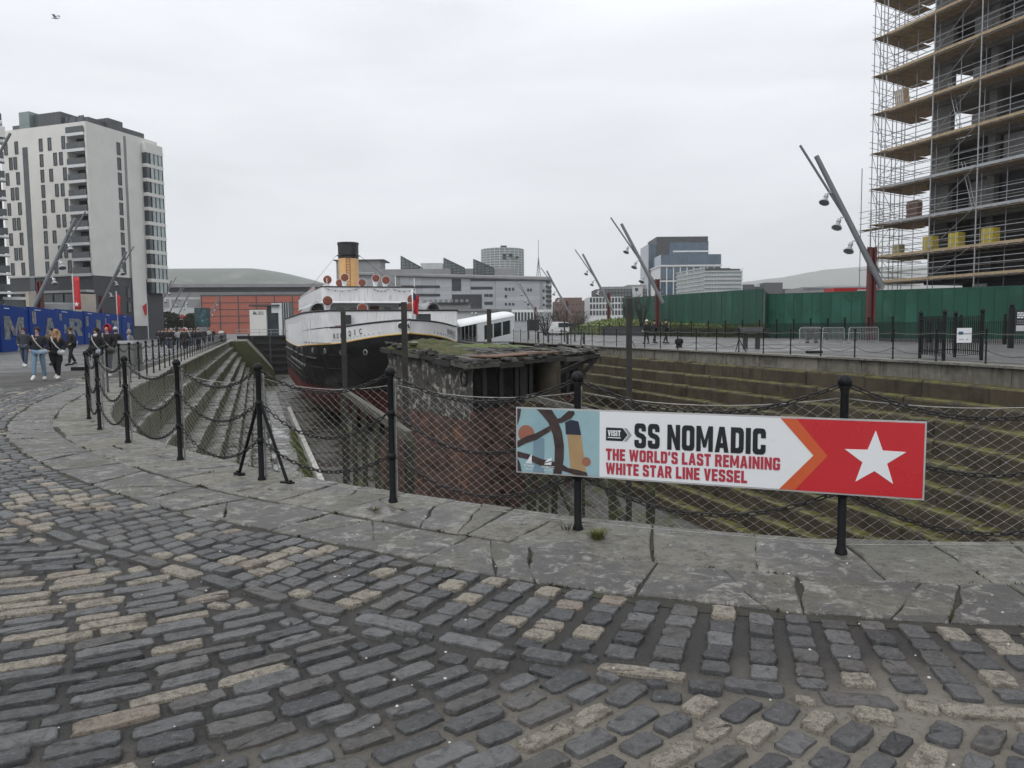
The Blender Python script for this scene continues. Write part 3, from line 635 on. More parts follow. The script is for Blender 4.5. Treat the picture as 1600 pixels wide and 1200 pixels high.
# ================================================================ DOCK WALLS: stepped courses of stone
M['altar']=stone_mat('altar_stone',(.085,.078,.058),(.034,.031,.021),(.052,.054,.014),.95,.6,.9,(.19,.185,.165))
M['altar_dk']=stone_mat('altar_stone_dark',(.066,.05,.032),(.023,.018,.012),(.115,.11,.022),.62,.45,.08)
M['coping']=stone_mat('coping_stone',(.2,.19,.16),(.085,.078,.06),(.085,.09,.035),.25,.3,.15)
M['coping_moss']=stone_mat('coping_stone_mossy',(.15,.142,.112),(.06,.055,.038),(.062,.064,.02),.8,.3,.85)
dock=thing('dry_dock',(0,0,0),None,None); tag(dock,kind='structure')
NST=12; TREAD,RISE=.46,.535
blocks=[]                                                  # (size shown, verts, faces, material, name)
S_LEFT_END=s_at(v=112,left=True); S_RIGHT_END=s_at(v=45.9,left=False)
def block(s0,s1,o_out,o_in,z0,z1,r):
    """one stone: profile swept from s0 to s1, rounded nose on the dock side"""
    n=max(1,int((s1-s0)/.9)); ss=[s0+.008+(s1-s0-.016)*k/n for k in range(n+1)]
    jz=r.uniform(-.022,.018); jo=r.uniform(-.035,.03); c=.05+r.uniform(0,.03)
    prof=[(o_out,z1+jz),(o_in+c*1.3+jo,z1+jz),(o_in+c*.35+jo,z1-c*.4+jz),(o_in+jo,z1-c*1.2),(o_in+jo*.3,z0)]
    vs=[];fs=[]
    for s in ss:
        base=dk(s,0); nn=(dk(s,1.0)-base); nn.z=0
        for o,z in prof: p=base+nn*o; vs.append((p.x,p.y,z))
    k=len(prof)
    for i in range(n):
        for j in range(k-1): fs.append((i*k+j,(i+1)*k+j,(i+1)*k+j+1,i*k+j+1))
    fs.append(tuple(range(k))); fs.append(tuple(n*k+j for j in range(k))[::-1])
    return vs,fs
r=random.Random(33)
SBREAK=2.5
for i,NST,TREAD,RISE,sa,sz in [(k,9,.5,.713,S_LEFT_END,SBREAK) for k in range(9)]+[(k,12,.46,.535,SBREAK,S_RIGHT_END) for k in range(12)]:
    s=sa
    while s<sz:
        p=dk(s,0); d=math.hypot(p.x,p.y)
        L=r.uniform(1.0,1.7)*(1 if d<60 else 1.5); s1=min(s+L,sz)
        if sz-s1<.5: s1=sz
        g0=gz(toUV(p)[0]); z1=(g0-.02) if i==0 else g0*(1-i/NST)-.02-i*RISE; z0=z1-RISE-.06
        o_in=-TREAD*i-.02; o_out=o_in+ (1.0 if i==0 else TREAD+.14)
        # missing nose stones give the broken line of the left side
        pm=dk((s+s1)/2,o_in,z1); vis = (pm.y>2 and abs(pm.x)<.72*pm.y+1)
        nearhead = (pm.y<11 and pm.x>-6)                   # the head steps right under the camera are hidden by the coping
        vs,fs=block(s,s1,o_out if i else .2,o_in,z0,z1,r)
        side = toUV(p)[0]
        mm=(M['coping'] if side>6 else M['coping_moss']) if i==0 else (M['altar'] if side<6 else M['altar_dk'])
        blocks.append(((L*RISE/(pm.y**2+pm.x**2+1) if vis and not nearhead else 0),vs,fs,mm,'coping_stone' if i==0 else 'step_stone'))
        s=s1
blocks.sort(key=lambda q:-q[0])
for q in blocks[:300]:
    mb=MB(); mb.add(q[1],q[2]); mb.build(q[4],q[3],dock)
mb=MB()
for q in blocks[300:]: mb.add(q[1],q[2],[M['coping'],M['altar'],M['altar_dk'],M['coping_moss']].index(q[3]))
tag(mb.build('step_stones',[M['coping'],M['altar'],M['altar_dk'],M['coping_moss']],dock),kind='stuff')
# backing behind the stones, end wall with its raking edge, far walls and the floor
mb=MB()
def wallq(u0,v0,u1,v1,z0,z1,mi=0): mb.add([UV(u0,v0,z0),UV(u1,v1,z0),UV(u1,v1,z1),UV(u0,v0,z1)],[(0,1,2,3)],mi)
mb=MB(); th=UV(0,1.2)-UV(0,0)
vv=112.0; prof=[(UL-1,.0),(-1.2,.0),(2.4,-4.2),(2.9,FLOOR),(UL-1,FLOOR)]
mb.add([UV(u,vv,z) for u,z in prof]+[UV(u,vv+30,z) for u,z in prof],[(0,1,2,3,4)]+[(k,(k+1)%5,5+(k+1)%5,5+k) for k in range(5)])
mb.build('end_wall',M['altar'],dock)
mb=MB(); vv=45.9
mb.add([UV(22.6,vv+.02,RQ-.02),UV(22.6,152,RQ-.02),UV(22.6,152,FLOOR),UV(22.6,vv+.02,FLOOR),UV(26,vv+.02,RQ-.02),UV(26,vv+.02,FLOOR)],[(0,1,2,3),(0,3,5,4)])
NST,TREAD,RISE=12,.46,.535
for k in range(NST):                                       # stairs running down beyond the end of the altars
    z1=RQ*(1-k/NST)-.02-k*RISE; mb.add([UV(21.7-TREAD*k,vv+3.4,z1),UV(22.6,vv+3.4,z1),UV(22.6,150,z1),UV(21.7-TREAD*k,150,z1),UV(21.7-TREAD*k,vv+3.4,z1-RISE),UV(21.7-TREAD*k,150,z1-RISE),UV(22.6,vv+3.4,z1-RISE)],[(0,1,2,3),(0,3,5,4),(0,4,6,1)])
mb.build('stair_wall',M['altar_dk'],dock)
m,t,b=_start('dock_mud'); g=N(t,'ShaderNodeNewGeometry').outputs['Position']
n1=_noise(t,g,.35,6,.6,.6); n2=_noise(t,g,5,6,.7)
mpw=N(t,'ShaderNodeMapping'); mpw.inputs['Rotation'].default_value=(0,0,-DA); mpw.inputs['Scale'].default_value=(1,.35,1); t.links.new(g,mpw.inputs[0]); n4=_noise(t,mpw.outputs[0],.9,5,.6)
c=_mixc(t,(.04,.038,.035),(.13,.125,.115),_ramp(t,n2,.35,.65)); c=_mixc(t,c,(.055,.07,.018),_ramp(t,n4,.55,.64,0,.85)); t.links.new(c,b.inputs['Base Color'])
t.links.new(_ramp(t,n1,.44,.52,.06,.7),b.inputs['Roughness']); _bump(t,b,_math(t,'MULTIPLY',n2,_ramp(t,n1,.44,.52)),.5,.04); M['mud']=m
mb=MB(); quad(mb,UV(UL-2,0,FLOOR),UV(25,0,FLOOR),UV(25,155,FLOOR),UV(UL-2,155,FLOOR)); tag(mb.build('dock_floor',M['mud']),kind='structure')

m,t,b=_start('wet_slab'); g=N(t,'ShaderNodeNewGeometry').outputs['Position']; n1=_noise(t,g,.9,6,.6,.6); n2=_noise(t,g,6,5,.7)
c=_mixc(t,(.13,.125,.115),(.3,.29,.27),_ramp(t,n2,.35,.65)); c=_mixc(t,c,(.06,.075,.02),_ramp(t,n1,.6,.68,0,.8)); t.links.new(c,b.inputs['Base Color']); t.links.new(_ramp(t,n1,.4,.55,.08,.6),b.inputs['Roughness']); M['wet_slab']=m  # wet stone; bright sky reflections are also put into its pale colour
mb=MB(); rgs=random.Random(8); v=9.0
fl_=thing('floor_slabs',(0,0,FLOOR),None,None); tag(fl_,kind='structure')
while v<100:
    L=rgs.uniform(1.6,2.6); mb=MB(); mb.box(UV(1.65,v+L/2,FLOOR+.06+rgs.uniform(-.02,.02)),(.62,L/2-.03,.09),0,0,DU,DV,Vector((0,0,1))); mb.build('slab',M['wet_slab'],fl_); v+=L
mb=MB()
for k in range(5200):
    v=rgs.uniform(10,60); u=2.42+rgs.gauss(0,.16)+.1*math.sin(v*.8); p=UV(u,v,FLOOR+.02); h=rgs.uniform(.08,.25); w=rgs.uniform(.05,.14); mb.add([p-DU*w,p+DU*w,p+Vector((rgs.uniform(-.1,.1),rgs.uniform(-.1,.1),h))],[(0,1,2)])
tag(mb.build('weeds',M['grass'],fix=False),kind='stuff')
# ================================================================ CHAIN FENCES
def post_parts(p, fence, h=1.2, far=False, stays=None):
    n=7 if far else 14
    mb=MB(); mb.lathe(p,[(.04,0),(.04,.02),(.028,.05),(.026,h-.12),(.031,h-.1),(.026,h-.085)],n)
    if far:
        mb.lathe(p,[(.02,h-.1),(.044,h-.06),(.046,h-.03),(.026,h)],n); mb.lathe(p,[(.026,.62),(.038,.64),(.038,.68),(.026,.7)],n)
        return mb.build('post',M['iron'],fence,smooth='auto')
    po=mb.build('post',M['iron'],fence,smooth='auto')
    mb=MB(); mb.lathe(p,[(.026,h-.1),(.038,h-.085),(.026,h-.07)]+[(max(.004,.047*math.sin(math.pi*(.12+.88*k/7))),h-.047-.047*math.cos(math.pi*(.12+.88*k/7))) for k in range(8)],n); mb.build('ball_cap',M['iron'],po,smooth=True)
    for z in (.41,.79):
        mb=MB(); mb.lathe(p+Vector((0,0,z)),[(.026,-.032),(.036,-.018),(.04,0),(.036,.018),(.026,.032)],n); mb.build('collar',M['iron'],po,smooth=True)
    return po
def chain_path(a,b,sag,n):
    return [a.lerp(b,k/n)-Vector((0,0,4*sag*(k/n)*(1-k/n))) for k in range(n+1)]
def link_chain(mb, a, b, sag, pitch=.064, L=.086, Wd=.043, rad=.0062, det=(10,5)):
    d=(b-a).length; n=max(3,int((d+8*sag*sag/(3*d))/pitch)); P=chain_path(a,b,sag,n)
    for i in range(n):
        c=(P[i]+P[i+1])/2; x=(P[i+1]-P[i]).normalized(); y=x.cross(Vector((0,0,1))).normalized(); z=x.cross(y)
        ta=(.785 if i%2 else -.785)+random.uniform(-.15,.15); w=y*math.cos(ta)+z*math.sin(ta); q=x.cross(w)
        nn,ns=det; ring=[]
        for k in range(nn):
            a_=2*math.pi*k/nn; ca,sa=math.cos(a_),math.sin(a_)
            ex=math.copysign(abs(ca)**.6,ca)*(L/2-rad); ey=math.copysign(abs(sa)**.8,sa)*(Wd/2-rad)
            out=(x*ca+w*sa).normalized(); o=c+x*ex+w*ey
            for j in range(ns):
                t_=2*math.pi*j/ns; ring.append(o+(out*math.cos(t_)+q*math.sin(t_))*rad)
        fs=[(k*ns+j,k*ns+(j+1)%ns,((k+1)%nn)*ns+(j+1)%ns,((k+1)%nn)*ns+j) for k in range(nn) for j in range(ns)]
        mb.add(ring,fs)
# ---- near fence: real links, wire net and its thin posts
fence=thing('chain_fence',POSTS[6],'black ball topped chain fence with wire netting round the dock head','fence')
near_s=[dock_dist(p.x,p.y)[1] for p in POSTS]
S_near=[near_s[0]-1.75*k for k in (3,2,1)]+near_s+[near_s[-1]+1.85*k for k in (1,2,3)]
NP=[dk(s,.2) for s in S_near]
for k in range(8): NP[3+k]=Vector((POSTS[k].x,POSTS[k].y,gz(puv[k][0])+.02))
for p in NP: p.z=gz(toUV(p)[0])+.02
for k,p in enumerate(NP):
    po=post_parts(p,fence)
    if k==7:                                               # the braced post
        for foot in (at(374,742,z=.02),at(449,756,z=.02)):
            mb=MB(); hi=p+Vector((0,0,.84)); mb.tube([hi,foot+Vector((0,0,.02))],.017,8); dr=(foot-p); dr.z=0; dr.normalize()
            mb.box(foot+Vector((0,0,.012)),(.07,.03,.012),math.atan2(dr.y,dr.x)); mb.lathe(foot+dr*.045,[(.014,.0),(.014,.04)],8)
            mb.build('stay',M['iron'],po)
for k in range(len(NP)-1):
    a,b=NP[k],NP[k+1]; d=(b-a).length
    for h,sg in ((1.125,.2),(.79,.27),(.41,.24)):
        A=a.lerp(b,.04/d); B=b.lerp(a,.04/d); mb=MB()
        link_chain(mb,A+Vector((0,0,h)),B+Vector((0,0,h)),sg*d/1.85*(1+random.uniform(-.1,.1)),det=(10,5) if (a.y<9) else (8,4))
        mb.build('chain',M['chain'],fence,smooth=True,fix=False)
inward=[(dk(s,-.3)-dk(s,.2)).normalized() for s in S_near]
NETP=[p+w*.055 for p,w in zip(NP,inward)]
for p in NETP:
    mb=MB(); mb.tube([p+Vector((0,0,-.02)),p+Vector((0,0,1.07))],.011,7); mb.lathe(p+Vector((0,0,1.05)),[(.016,0),(.016,.03),(.006,.04)],7); mb.build('net_post',M['wire'],fence,smooth='auto')
for k in range(len(NETP)-1):
    a,b=NETP[k],NETP[k+1]; d=(b-a).length; n=int(d/.05)//2*2; rows=28; top=1.04; sag=.075
    rg=random.Random(k)
    def node(i,j):
        f=i/n; tz=top-4*sag*f*(1-f); w=rg.uniform(-.004,.004)
        return a.lerp(b,f)+Vector((w,w,.04+(tz-.04)*j/rows+rg.uniform(-.002,.002)))
    G={(i,j):node(i,j) for i in range(n+1) for j in range(rows+1) if (i+j)%2==0}
    mb=MB()
    for (i,j),p in G.items():
        for q in ((i+1,j+1),(i+1,j-1)):
            if q in G: mb.tube([p,G[q]],.0012,3,cap=False)
        mb.add([p+Vector((0,0,.008)),p+Vector((.003,0,0)),p+Vector((-.0018,.0026,0)),p+Vector((-.0018,-.0026,0)),p-Vector((0,0,.006))],[(0,1,2),(0,2,3),(0,3,1),(4,2,1),(4,3,2),(4,1,3)])
    o=mb.build('wire_net',M['wire'],fence,fix=False); tag(o,kind='stuff')
    for tz in (top,.045):
        mb=MB(); mb.tube([a.lerp(b,i/10)+Vector((0,0,tz-(4*sag*(i/10)*(1-i/10) if tz>.5 else 0))) for i in range(11)],.004,5); mb.build('edge_cable',M['wire'],fence,smooth=True)
# ---- the long rows on the two quays
def row_fence(name,label,side,vs_,h,nchain,brace=()):
    u=UL if side=='l' else UR-.05
    P=[UV(u,v,(0 if side=='l' else RQ)+.02) for v in vs_]
    fe=thing('chain_fence',P[0],label,'fence')
    for k,p in enumerate(P):
        po=post_parts(p,fe,h,far=True)
        if k in brace:
            mb=MB()
            for sgn in (-1,1): mb.bar(p+Vector((0,0,.62)),p+DV*.42*sgn+DU*.12,.03)
            mb.build('stay',M['iron'],po)
    for k in range(len(P)-1):
        a,b=P[k],P[k+1]; near=(a.y<34)
        for hz,sg in ((h-.08,.17),(.66,.2))[:2] if nchain==2 else ((h-.08,.09),(.42,.2)):
            mb=MB(); A=a+Vector((0,0,hz)); B=b+Vector((0,0,hz))
            if near and side=='l': link_chain(mb,A,B,sg,pitch=.09,L=.12,Wd=.055,rad=.009,det=(6,3))
            else: mb.tube(chain_path(A,B,sg,8),  .012 if side=='l' else .009,4)
            mb.build('chain',M['chain'],fe,fix=False)
    return fe
row_fence('l','long row of black chain posts along the quay by the blue hoarding','l',[19.4+1.83*k for k in range(48)],1.2,2)
rf=row_fence('r','low black chain fence along the quay edge before the green hoarding','r',[14.0+1.83*k for k in range(46)],1.1,2.5,brace=(1,9,15,19))
mb=MB()
vs_=[14.0+1.83*k for k in range(30)]
for a,b in zip(vs_[:-1],vs_[1:]): mb.tube(chain_path(UV(UR-.05,a,RQ+.97),UV(UR-.05,b,RQ+.97),.05,6),.005,4)
mb.build('edge_cable',M['wire'],rf)
# ================================================================ THE LONG SIGN ON THE FENCE
pa,pb=NP[9],NP[10]; dr=(pb-pa); dr.z=0; L1=dr.length; sx=dr.normalized()
outw=Vector((sx.y,-sx.x,0)); 
if outw.y>0: outw=-outw
so_=at(806,687,Y=1); 
def on_line(px,off=.075):
    q=ray(px,700); q.z=0; a0=pa+outw*off
    # a0 + t*sx  parallel to q
    t_=(q.x*a0.y-q.y*a0.x)/(sx.x*q.y-sx.y*q.x); return t_
t0,t1=on_line(806.5),on_line(1446.5); SW=t1-t0
c0=pa+outw*.075+sx*t0; c1=pa+outw*.075+sx*t1
def zpix(p,py):
    # height of the point above p seen on picture row py
    c=(600-py)/FPX
    return CAM_H+(c*(p.x*_f.x+p.y*_f.y)-(p.x*_u.x+p.y*_u.y))/(_u.z-c*_f.z)
zl0,zl1=zpix(c0,738),zpix(c0,636); zr0,zr1=zpix(c1,782),zpix(c1,658.5)
SH=((zl1-zl0)+(zr1-zr0))/2; zb=(zl0+zr0)/2
O=Vector((c0.x,c0.y,zl0)); rx=(Vector((c1.x,c1.y,zr0))-O).normalized(); up=Vector((0,0,1))
up=(up-rx*up.dot(rx)).normalized(); SW=(Vector((c1.x,c1.y,zr0))-O).length
nrm=rx.cross(up)
sign=thing('banner_sign',O,'long white and red visitor sign with white star hung on the chain fence','sign')
PL=lambda name,poly,m,lift,th=.0015: (lambda b: b.build(name,M[m],sign))(MB().flat(O+nrm*lift,rx,up,[(x*SW,y*SH) for x,y in poly],th))
mb=MB(); mb.flat(O-nrm*.008,rx,up,[(0,0),(SW,0),(SW,SH),(0,SH)],.008); mb.build('panel',M['sign_edge'],sign)
e=.004; ey=e*SW/SH
PL('white_field',[(.236,ey),(.72,ey),(.80,.5),(.72,1-ey),(.236,1-ey)],'sign_white',.001)
PL('red_field',[(.722,ey),(1-e,ey),(1-e,1-ey),(.722,1-ey),(.793,.5)],'sign_red',.0025)
PL('orange_chevron',[(.686,ey),(.722,ey),(.793,.5),(.722,1-ey),(.686,1-ey),(.762,.5)],'sign_orange',.004)
sc=(.895,.49); st=[]
for k in range(10):
    a=math.pi/2+k*math.pi/5; rr_=.375*SH*(1 if k%2==0 else .40); st.append((sc[0]+rr_*math.cos(a)/SW,sc[1]+rr_*math.sin(a)/SH))
PL('star',st,'sign_white',.0045)
def W_(body,x0,x1,y0,y1,m,off=.008,lift=.006,bold=0): write(body,O+nrm*0,rx,up,x0*SW,y0*SH,(x1-x0)*SW,(y1-y0)*SH,M[m],sign,'lettering',off,lift,bold)
H_=lambda body,x0,x1,y0,y1,m,lift=.006: heavy(body,O,rx,up,x0*SW,y0*SH,(x1-x0)*SW,(y1-y0)*SH,M[m],sign,lift)
H_('SS NOMADIC',.329,.653,.475,.83,'sign_black')
H_("THE WORLD'S LAST REMAINING",.2535,.687,.275,.445,'print_crimson')
H_('WHITE STAR LINE VESSEL',.2535,.611,.07,.24,'print_crimson')
PL('arrow_tag',[(.2535,.56),(.298,.56),(.311,.655),(.298,.75),(.2535,.75)],'sign_black',.003)
PL('arrow_tip',[(.301,.56),(.309,.56),(.322,.655),(.309,.75),(.301,.75),(.3135,.655)],'sign_grey',.003)
H_('VISIT',.2585,.293,.63,.715,'sign_white',.007); PL('underline',[(.2585,.6),(.293,.6),(.293,.613),(.2585,.613)],'sign_white',.0055)
# printed photograph at the left end: wheel rim and spokes, blurred funnel and vents
PL('print_sky',[(e,ey),(.236,ey),(.236,1-ey),(e,1-ey)],'print_sky',.001)
def arc(cx,cy,r0,r1,a0,a1,n=14):
    k=SW/SH
    return [(cx+r1*math.cos(a0+(a1-a0)*i/n)*1.0,cy+r1*math.sin(a0+(a1-a0)*i/n)*k) for i in range(n+1)]+[(cx+r0*math.cos(a1+(a0-a1)*i/n),cy+r0*math.sin(a1+(a0-a1)*i/n)*k) for i in range(n+1)]
def clip(poly,x0=e,x1=.236,y0=ey,y1=1-ey):
    for ax,lim,sg in ((0,x0,1),(0,x1,-1),(1,y0,1),(1,y1,-1)):
        o=[]; n=len(poly)
        for i in range(n):
            p,q=poly[i],poly[(i+1)%n]; dp,dq=(p[ax]-lim)*sg,(q[ax]-lim)*sg
            if dp>=0: o.append(p)
            if dp*dq<0:
                f=dp/(dp-dq); o.append((p[0]+(q[0]-p[0])*f,p[1]+(q[1]-p[1])*f))
        poly=o
    return poly
PL('print_vent',arc(.03,.6,0.0005,.024,0,6.28,22),'print_rust',.0016)
PL('print_haze',clip([(.05,.0),(.082,.0),(.082,.55),(.05,.55)]),'print_bluegrey',.0018)
PL('print_funnel',clip([(.147,.62),(.185,.62),(.202,0),(.158,0)]),'print_tan',.0022)
PL('print_funnel_top',clip([(.143,.62),(.141,.8),(.157,.84),(.178,.82),(.186,.62)]),'print_navy',.0028)
PL('print_vent',arc(.2,.23,0.0005,.0125,0,6.28,18),'print_rust',.0028)
PL('print_rim',clip([(.052,1.02),(.098,1.02),(.118,.86),(.132,.66),(.138,.45),(.137,.25),(.13,-.02),(.106,-.02),(.111,.2),(.112,.42),(.107,.6),(.094,.78),(.075,.9)]),'print_wheel',.0042)
PL('print_spoke',clip([(.112,.84),(.128,.86),(.15,.97),(.166,.97),(.168,.93),(.158,.86),(.132,.79),(.12,.78)]),'print_wheel',.0048)
PL('print_spoke',clip([(.105,.76),(.1,.66),(.06,.52),(.03,.46),(.003,.38),(.003,.48),(.03,.56),(.06,.62)]),'print_wheel',.0048)
PL('print_spoke',clip([(.003,.33),(.04,.29),(.075,.23),(.112,.2),(.112,.1),(.07,.13),(.035,.21),(.003,.24)]),'print_wheel',.0048)
PL('print_spoke',clip([(.13,.18),(.15,.12),(.18,.1),(.202,.07),(.204,.02),(.175,.02),(.13,.08)]),'print_wheel',.0048)
PL('print_rim',clip([(.003,.7),(.012,.86),(.016,1.0),(.003,1.0)]),'print_wheel',.0042)
PL('print_rim',clip([(.003,.24),(.012,.14),(.017,0.0),(.003,0.0)]),'print_wheel',.0042)
W_('TITANIC',.0225,.055,.1,.135,'sign_white',.008,.0085); W_('BELFAST',.029,.049,.06,.08,'sign_white',.01,.0085)
W_('NOMADIC',.075,.112,.1,.135,'sign_white',.008,.0085); W_('BELFAST',.082,.104,.06,.08,'sign_white',.01,.0085)
for k in range(4): PL('emblem',[(.029+.0045*k,.15),(.0325+.0045*k,.15),(.036+.0035*k,.2+.03*k),(.0315+.0035*k,.19+.03*k)],'sign_white',.0075)
PL('emblem',[(.083,.15),(.102,.15),(.1035,.2),(.083,.165)],'sign_white',.0075); PL('emblem',[(.083,.18),(.1035,.215),(.1035,.26),(.092,.235)],'sign_white',.0075)
for px in (903,1318):
    tt=on_line(px)
    for hz in (.12,.88):
        mb=MB(); q=O+rx*(tt-t0)+up*SH*hz-nrm*.04; mb.box(q,(.045,.032,.012),math.atan2(rx.y,rx.x)); mb.build('bracket',M['galv'],sign)
# ================================================================ THE STEAMER IN THE DOCK
UC,V0,LEN=9.2,47.0,71.0
def Sp(du,dv,z): return UV(UC+du,V0+dv,z)
ship=thing('steamship',Sp(0,20,-5.6),'black hulled white topped steamer with buff funnel lying in the dry dock','ship')
def zgold(x):
    if x<4: return 1.27-.67*(x/4)**.8
    return .6-.5*min(1,(x-4)/16) if x<30 else .1+1.4*((x-30)/41)**2
def hb(x,z):
    """half breadth at distance x from the stern and height z"""
    zz=[-5.6,-5.2,-4.6,-3.9,-3.1,-2.1,-.9,.2,3]
    st=float(np.interp(z,zz,[7,6.5,6,5.5,4.8,3.4,1.6,.35,0])); B=float(np.interp(z,zz,[2.6,4.2,5.1,5.45,5.6,5.65,5.65,5.65,5.65]))
    T=float(np.interp(z,zz,[17,16,15,14,13.5,13.5,14,14,14])); p=float(np.interp(z,zz,[1.2,1.0,.85,.75,.66,.6,.55,.5,.5]))
    if x<=st: return 0.0
    a=min(1,(x-st)/T); a=math.sin(a*math.pi/2)**p if p>.6 else (1-(1-a)**2)**p
    f=min(1,(LEN-x)/24); f=max(0,1-(1-f)**1.9)
    return B*a*f
XS=[0,.12,.3,.6,1.0,1.5,2.1,2.8,3.6,4.6,5.8,7.2,9,11,13.5,16.5,20,25,30,36,42,48,54,59,63,66.5,69,70.3,71]
def hull_band(name,lo,hi,nz,m,th=0.0,par=None):
    mb=MB()
    for sgn in (-1,1):
        g=[]
        for x in XS:
            row=[]
            for k in range(nz+1):
                z=lo(x)+(hi(x)-lo(x))*k/nz; y=hb(x,z)
                xx=x
                row.append(Sp(sgn*(y+th if y>.01 else 0),xx-(th if x<.2 else 0),z))
            g.append(row)
        vs=[p for r_ in g for p in r_]; k=nz+1
        mb.add(vs,[(i*k+j,(i+1)*k+j,(i+1)*k+j+1,i*k+j+1) for i in range(len(XS)-1) for j in range(nz)])
    return mb.build(name,m,par or ship,smooth='auto',fix=False)
hull_band('lower_hull',lambda x:-5.6,lambda x:-2.75,7,M['red_paint'])
hull_band('hull',lambda x:-2.75,lambda x:zgold(x),8,M['black_paint'])
bul=hull_band('bulwark',lambda x:zgold(x),lambda x:zgold(x)+.83+.055*min(x,5),2,M['ship_white'],.02)
def rail_line(off,zf,r_,m,name,x0=0,par=None):
    mb=MB(); xs=[x for x in XS if x0<=x<68]
    if x0>0: 
        for sgn in (-1,1): mb.tube([Sp(sgn*(hb(x,zf(x))+off),x,zf(x)) for x in xs],r_,5)
    else: mb.tube([Sp(-(hb(x,zf(x))+off),x-(off if x<.2 else 0),zf(x)) for x in xs[::-1]]+[Sp((hb(x,zf(x))+off),x-(off if x<.2 else 0),zf(x)) for x in xs],r_,5)
    return mb.build(name,m,par or ship,smooth=True)
rail_line(.03,lambda x:zgold(x),.055,M['gold'],'gold_moulding')
rail_line(.02,lambda x:zgold(x)+.84+.055*min(x,5),.06,M['black_paint'],'capping_rail')
rail_line(.05,lambda x:-.75+.02*x*(x<12)+.24*(x>=12),.11,M['black_paint'],'rubbing_strake',9)
rail_line(.03,lambda x:-1.75,.05,M['black_paint'],'rubbing_strake',14)
for z,x0 in ((-.2,3.4),(-1.2,5.5),(-2.2,8),(-4.0,14)): rail_line(.004,(lambda x,z=z:z),.022,M['black_paint'] if z>-2.4 else M['red_paint'],'plate_seam',x0)
for x in (4.5,8,11,14.5,18,22,26,30):
    mb=MB(); mb.tube([Sp(-(hb(x,z)+.006),x,z) for z in np.linspace(-2.7,zgold(x)-.1,7)],.02,4); mb.build('plate_seam',M['black_paint'],ship)
mb=MB()
for k in range(90):
    x=.9+k*.28; mb.sphere(Sp(-(hb(x,zgold(x)+.22)+.03),x,zgold(x)+.22),.03,5)
    if k<12: mb.sphere(Sp((hb(x,zgold(x)+.22)+.03),x,zgold(x)+.22),.03,5)
mb.build('rivets',M['frame_dk'],bul)
mb=MB()                                                     # deck lids
xs=[x for x in XS if x<69.5]
vs=[];fs=[]
for x in xs: 
    y=max(.01,hb(x,zgold(x)+.1)-.06); vs+= [Sp(-y,x+.05,zgold(x)+.1),Sp(y,x+.05,zgold(x)+.1)]
mb.add(vs,[(2*i,2*i+1,2*i+3,2*i+2) for i in range(len(xs)-1)]); mb.build('main_deck',M['timber'],ship,fix=False)
# fenders, white stanchions on the flank, hull portholes
for x in (12.5,19,27):
    mb=MB(); y=hb(x,-.2)+.06; mb.bar(Sp(-y,x,zgold(x)-.1),Sp(-y,x,-1.0),.28,.14); mb.build('fender',M['black_paint'],ship)
for k in range(26):
    x=9.5+k*1.2; mb=MB(); y=hb(x,zgold(x)+.6)+.07; mb.tube([Sp(-y,x,zgold(x)+.05),Sp(-y-.05,x,zgold(x)+1.95)],.035,5); mb.build('stanchion',M['white'],ship)
def outn(x,z,sgn): 
    a=Sp(sgn*hb(x-.2,z),x-.2,z); b=Sp(sgn*hb(x+.2,z),x+.2,z); d=(b-a).normalized(); n=Vector((d.y,-d.x,0))
    return n if n.dot(DU)*sgn>0 or (abs(n.dot(DU))<.3 and n.dot(DV)<0) else -n
def porthole(x,z,sgn,r_,m_ring,par):
    p=Sp(sgn*hb(x,z),x,z); n=outn(x,z,sgn)
    if x<1.2 and n.dot(DV)>0: n=-n
    mb=MB(); mb.lathe(p,[(r_*1.25,-.05),(r_*1.25,.045),(r_*.95,.06),(r_*.95,.0)],14,axis=n,cap=False); q=mb.build('porthole',m_ring,par,smooth='auto')
    mb=MB(); mb.lathe(p,[(r_*.95,.0),(r_*.94,.028)],14,axis=n); mb.build('pane',M['glassy'],q)
for x,sg in ((.22,-1),(.12,1)): porthole(x,zgold(x)+.5,sg,.2,M['white'],ship)
for x in (2.0,4.2,6.6,9.5,12.8,16,19.5,23): porthole(x,.05,-1,.15,M['galv'],ship)
for x in (2.2,4.5): porthole(x,.05,1,.15,M['galv'],ship)
for k in range(14):
    x=14+k*1.6; porthole(x,-1.25,-1,.1,M['galv'],ship)
# the name, twice on the stern: letters set one by one along the plating
def hull_name(word,x0,x1,sgn,z0,h):
    n=len(word)
    for k,ch in enumerate(word):
        f=k/(n-1); x=x0+(x1-x0)*f; z=zgold(x)+z0; p=Sp(sgn*(hb(x,z)+.03),x,z); nn=outn(x,z,sgn)
        tx=Vector((0,0,1)).cross(nn).normalized(); w=h*(.62 if ch!='I' else .2)
        write(ch,p+nn*.012-tx*w/2,tx,Vector((0,0,1)),0,0,w,h,M['black_paint'],bul,'lettering',.02,.004)
hull_name('NOMADIC',4.75,2.0,-1,.33,.36); hull_name('NOMADIC',2.4,4.4,1,.33,.36)
